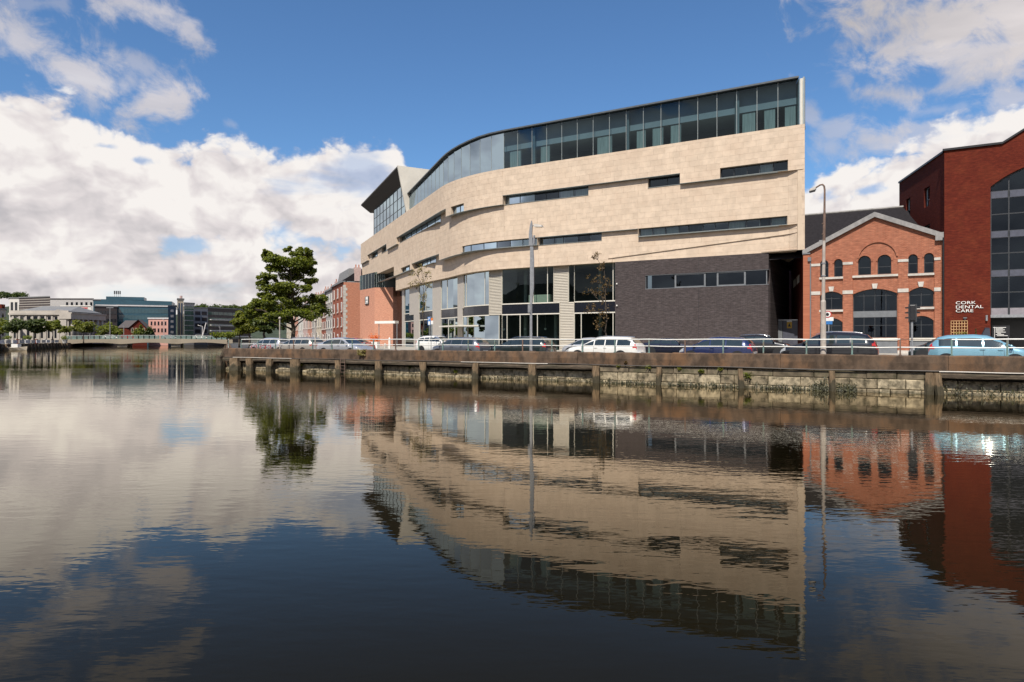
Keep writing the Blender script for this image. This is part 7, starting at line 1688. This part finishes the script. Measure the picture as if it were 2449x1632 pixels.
for i, (t0, t1, h, m, lab) in enumerate(th):
    r_, bx = house('terrace_house', lab, t0, t1, h, m, 4 if i < 3 else 3, 3 if t1 - t0 < 20 else 4, door=('car_red', 'car_green', 'car_blue', 'car_grey')[i % 4], sash='white_paint')
    if i == 0:
        for k in range(22): z = GZ + k * .58; bx(-.06, .75 if k % 2 else .45, -.06, .02, z, z + .55, 'limestone', 'quoin'); bx(-.06, -.021, .0, .75 if k % 2 == 0 else .45, z, z + .55, 'limestone', 'quoin')
        pchild(MB().hexa([tp_(-.02, .01, GZ - .4), tp_(.02, .01, GZ - .4), tp_(.02, 16, GZ - .4), tp_(-.02, 16, GZ - .4), tp_(-.02, .01, E + 12), tp_(.02, .01, E + 12), tp_(.02, 16, E + 12), tp_(-.02, 16, E + 12)]).build('end_wall', MAT['brick_terrace_end']), r_, r_)
        mb = MB(); z = E + 12; mb.hexa([tp_(0, .6, z), tp_(14, .6, z), tp_(14, 9.5, z), tp_(0, 9.5, z), tp_(.6, 1.2, z + 3), tp_(14, 1.2, z + 3), tp_(14, 9, z + 3), tp_(.6, 9, z + 3)]); pchild(mb.build('mansard', MAT['civic_roof']), r_, r_)
        fo = bx(-.25, .4, 4.6, 7.0, z + .3, z + 2.6, 'white_paint', 'dormer'); bx(-.27, -.251, 4.9, 6.7, z + .6, z + 2.3, 'dark_window', 'pane', fo)
        fo = bx(-.1, .1, 5.2, 7.2, z - 2.9, z - 1.7, 'white_paint', 'window'); bx(-.12, -.101, 5.3, 6.9, z - 2.8, z - 1.8, 'dark_window', 'pane', fo)
# hanging sign of the hotel on the orange brick
sg = empty('hotel_sign', at_d(880, 127.5, 0)); tag(sg, 'small black and white square sign on the orange brick wall', 'sign')
mid = c3_b = at_d(861, 132.0).xy.lerp(at_d(896, 125.0).xy, .52); dv = (at_d(896, 125.0).xy - at_d(861, 132.0).xy).normalized(); nv = Vector((dv.y, -dv.x)); 
def sgp(u, z, o): p = mid + dv * u + nv * o; return Vector((p.x, p.y, z))
def sgb(u0, u1, z0, z1, o0, o1, m, nm): pchild(MB().hexa([sgp(u0, z0, o1), sgp(u1, z0, o1), sgp(u1, z0, o0), sgp(u0, z0, o0), sgp(u0, z1, o1), sgp(u1, z1, o1), sgp(u1, z1, o0), sgp(u0, z1, o0)]).build(nm, MAT[m]), sg, sg)
zc = E + 7.3; sgb(-.95, .95, zc - .75, zc + .75, .02, .16, 'black_paint', 'panel'); sgb(-.5, .75, zc - .35, zc + .7, .16, .19, 'sign_white', 'emblem'); sgb(-.35, .6, zc + .0, zc + .15, .19, .205, 'black_paint', 'stroke'); sgb(-.8, .8, zc - .55, zc - .42, .16, .18, 'sign_white', 'stroke')
# ------------------------------------------------------------------ bank behind the camera (seen mirrored in the hotel glass)
for i, (a0, a1, h, m, lab) in enumerate([(-150, -118, 11, 'house_stone', 'stone warehouse on the near bank behind the viewpoint, left'), (-116, -82, 13, 'clad_brown', 'brick warehouse on the near bank behind the viewpoint, middle'), (-80, -30, 10, 'brick_red_side', 'dark shed on the near bank behind the viewpoint, right')]):
    r_ = empty('near_bank_warehouse', Q(a0, -26, GZ)); tag(r_, lab, 'building', 'warehouses behind the viewpoint')
    pchild(MB().qbox(a0, a1, -44, -26, GZ - .3, GZ + h).build('wall', MAT[m]), r_, r_)
    mb = MB(); mb.hexa([Q(a0, -44.3, GZ + h), Q(a1, -44.3, GZ + h), Q(a1, -25.7, GZ + h), Q(a0, -25.7, GZ + h), Q(a0, -35.2, GZ + h + 4), Q(a1, -35.2, GZ + h + 4), Q(a1, -35, GZ + h + 4), Q(a0, -35, GZ + h + 4)]); pchild(mb.build('roof', MAT['slate']), r_, r_)
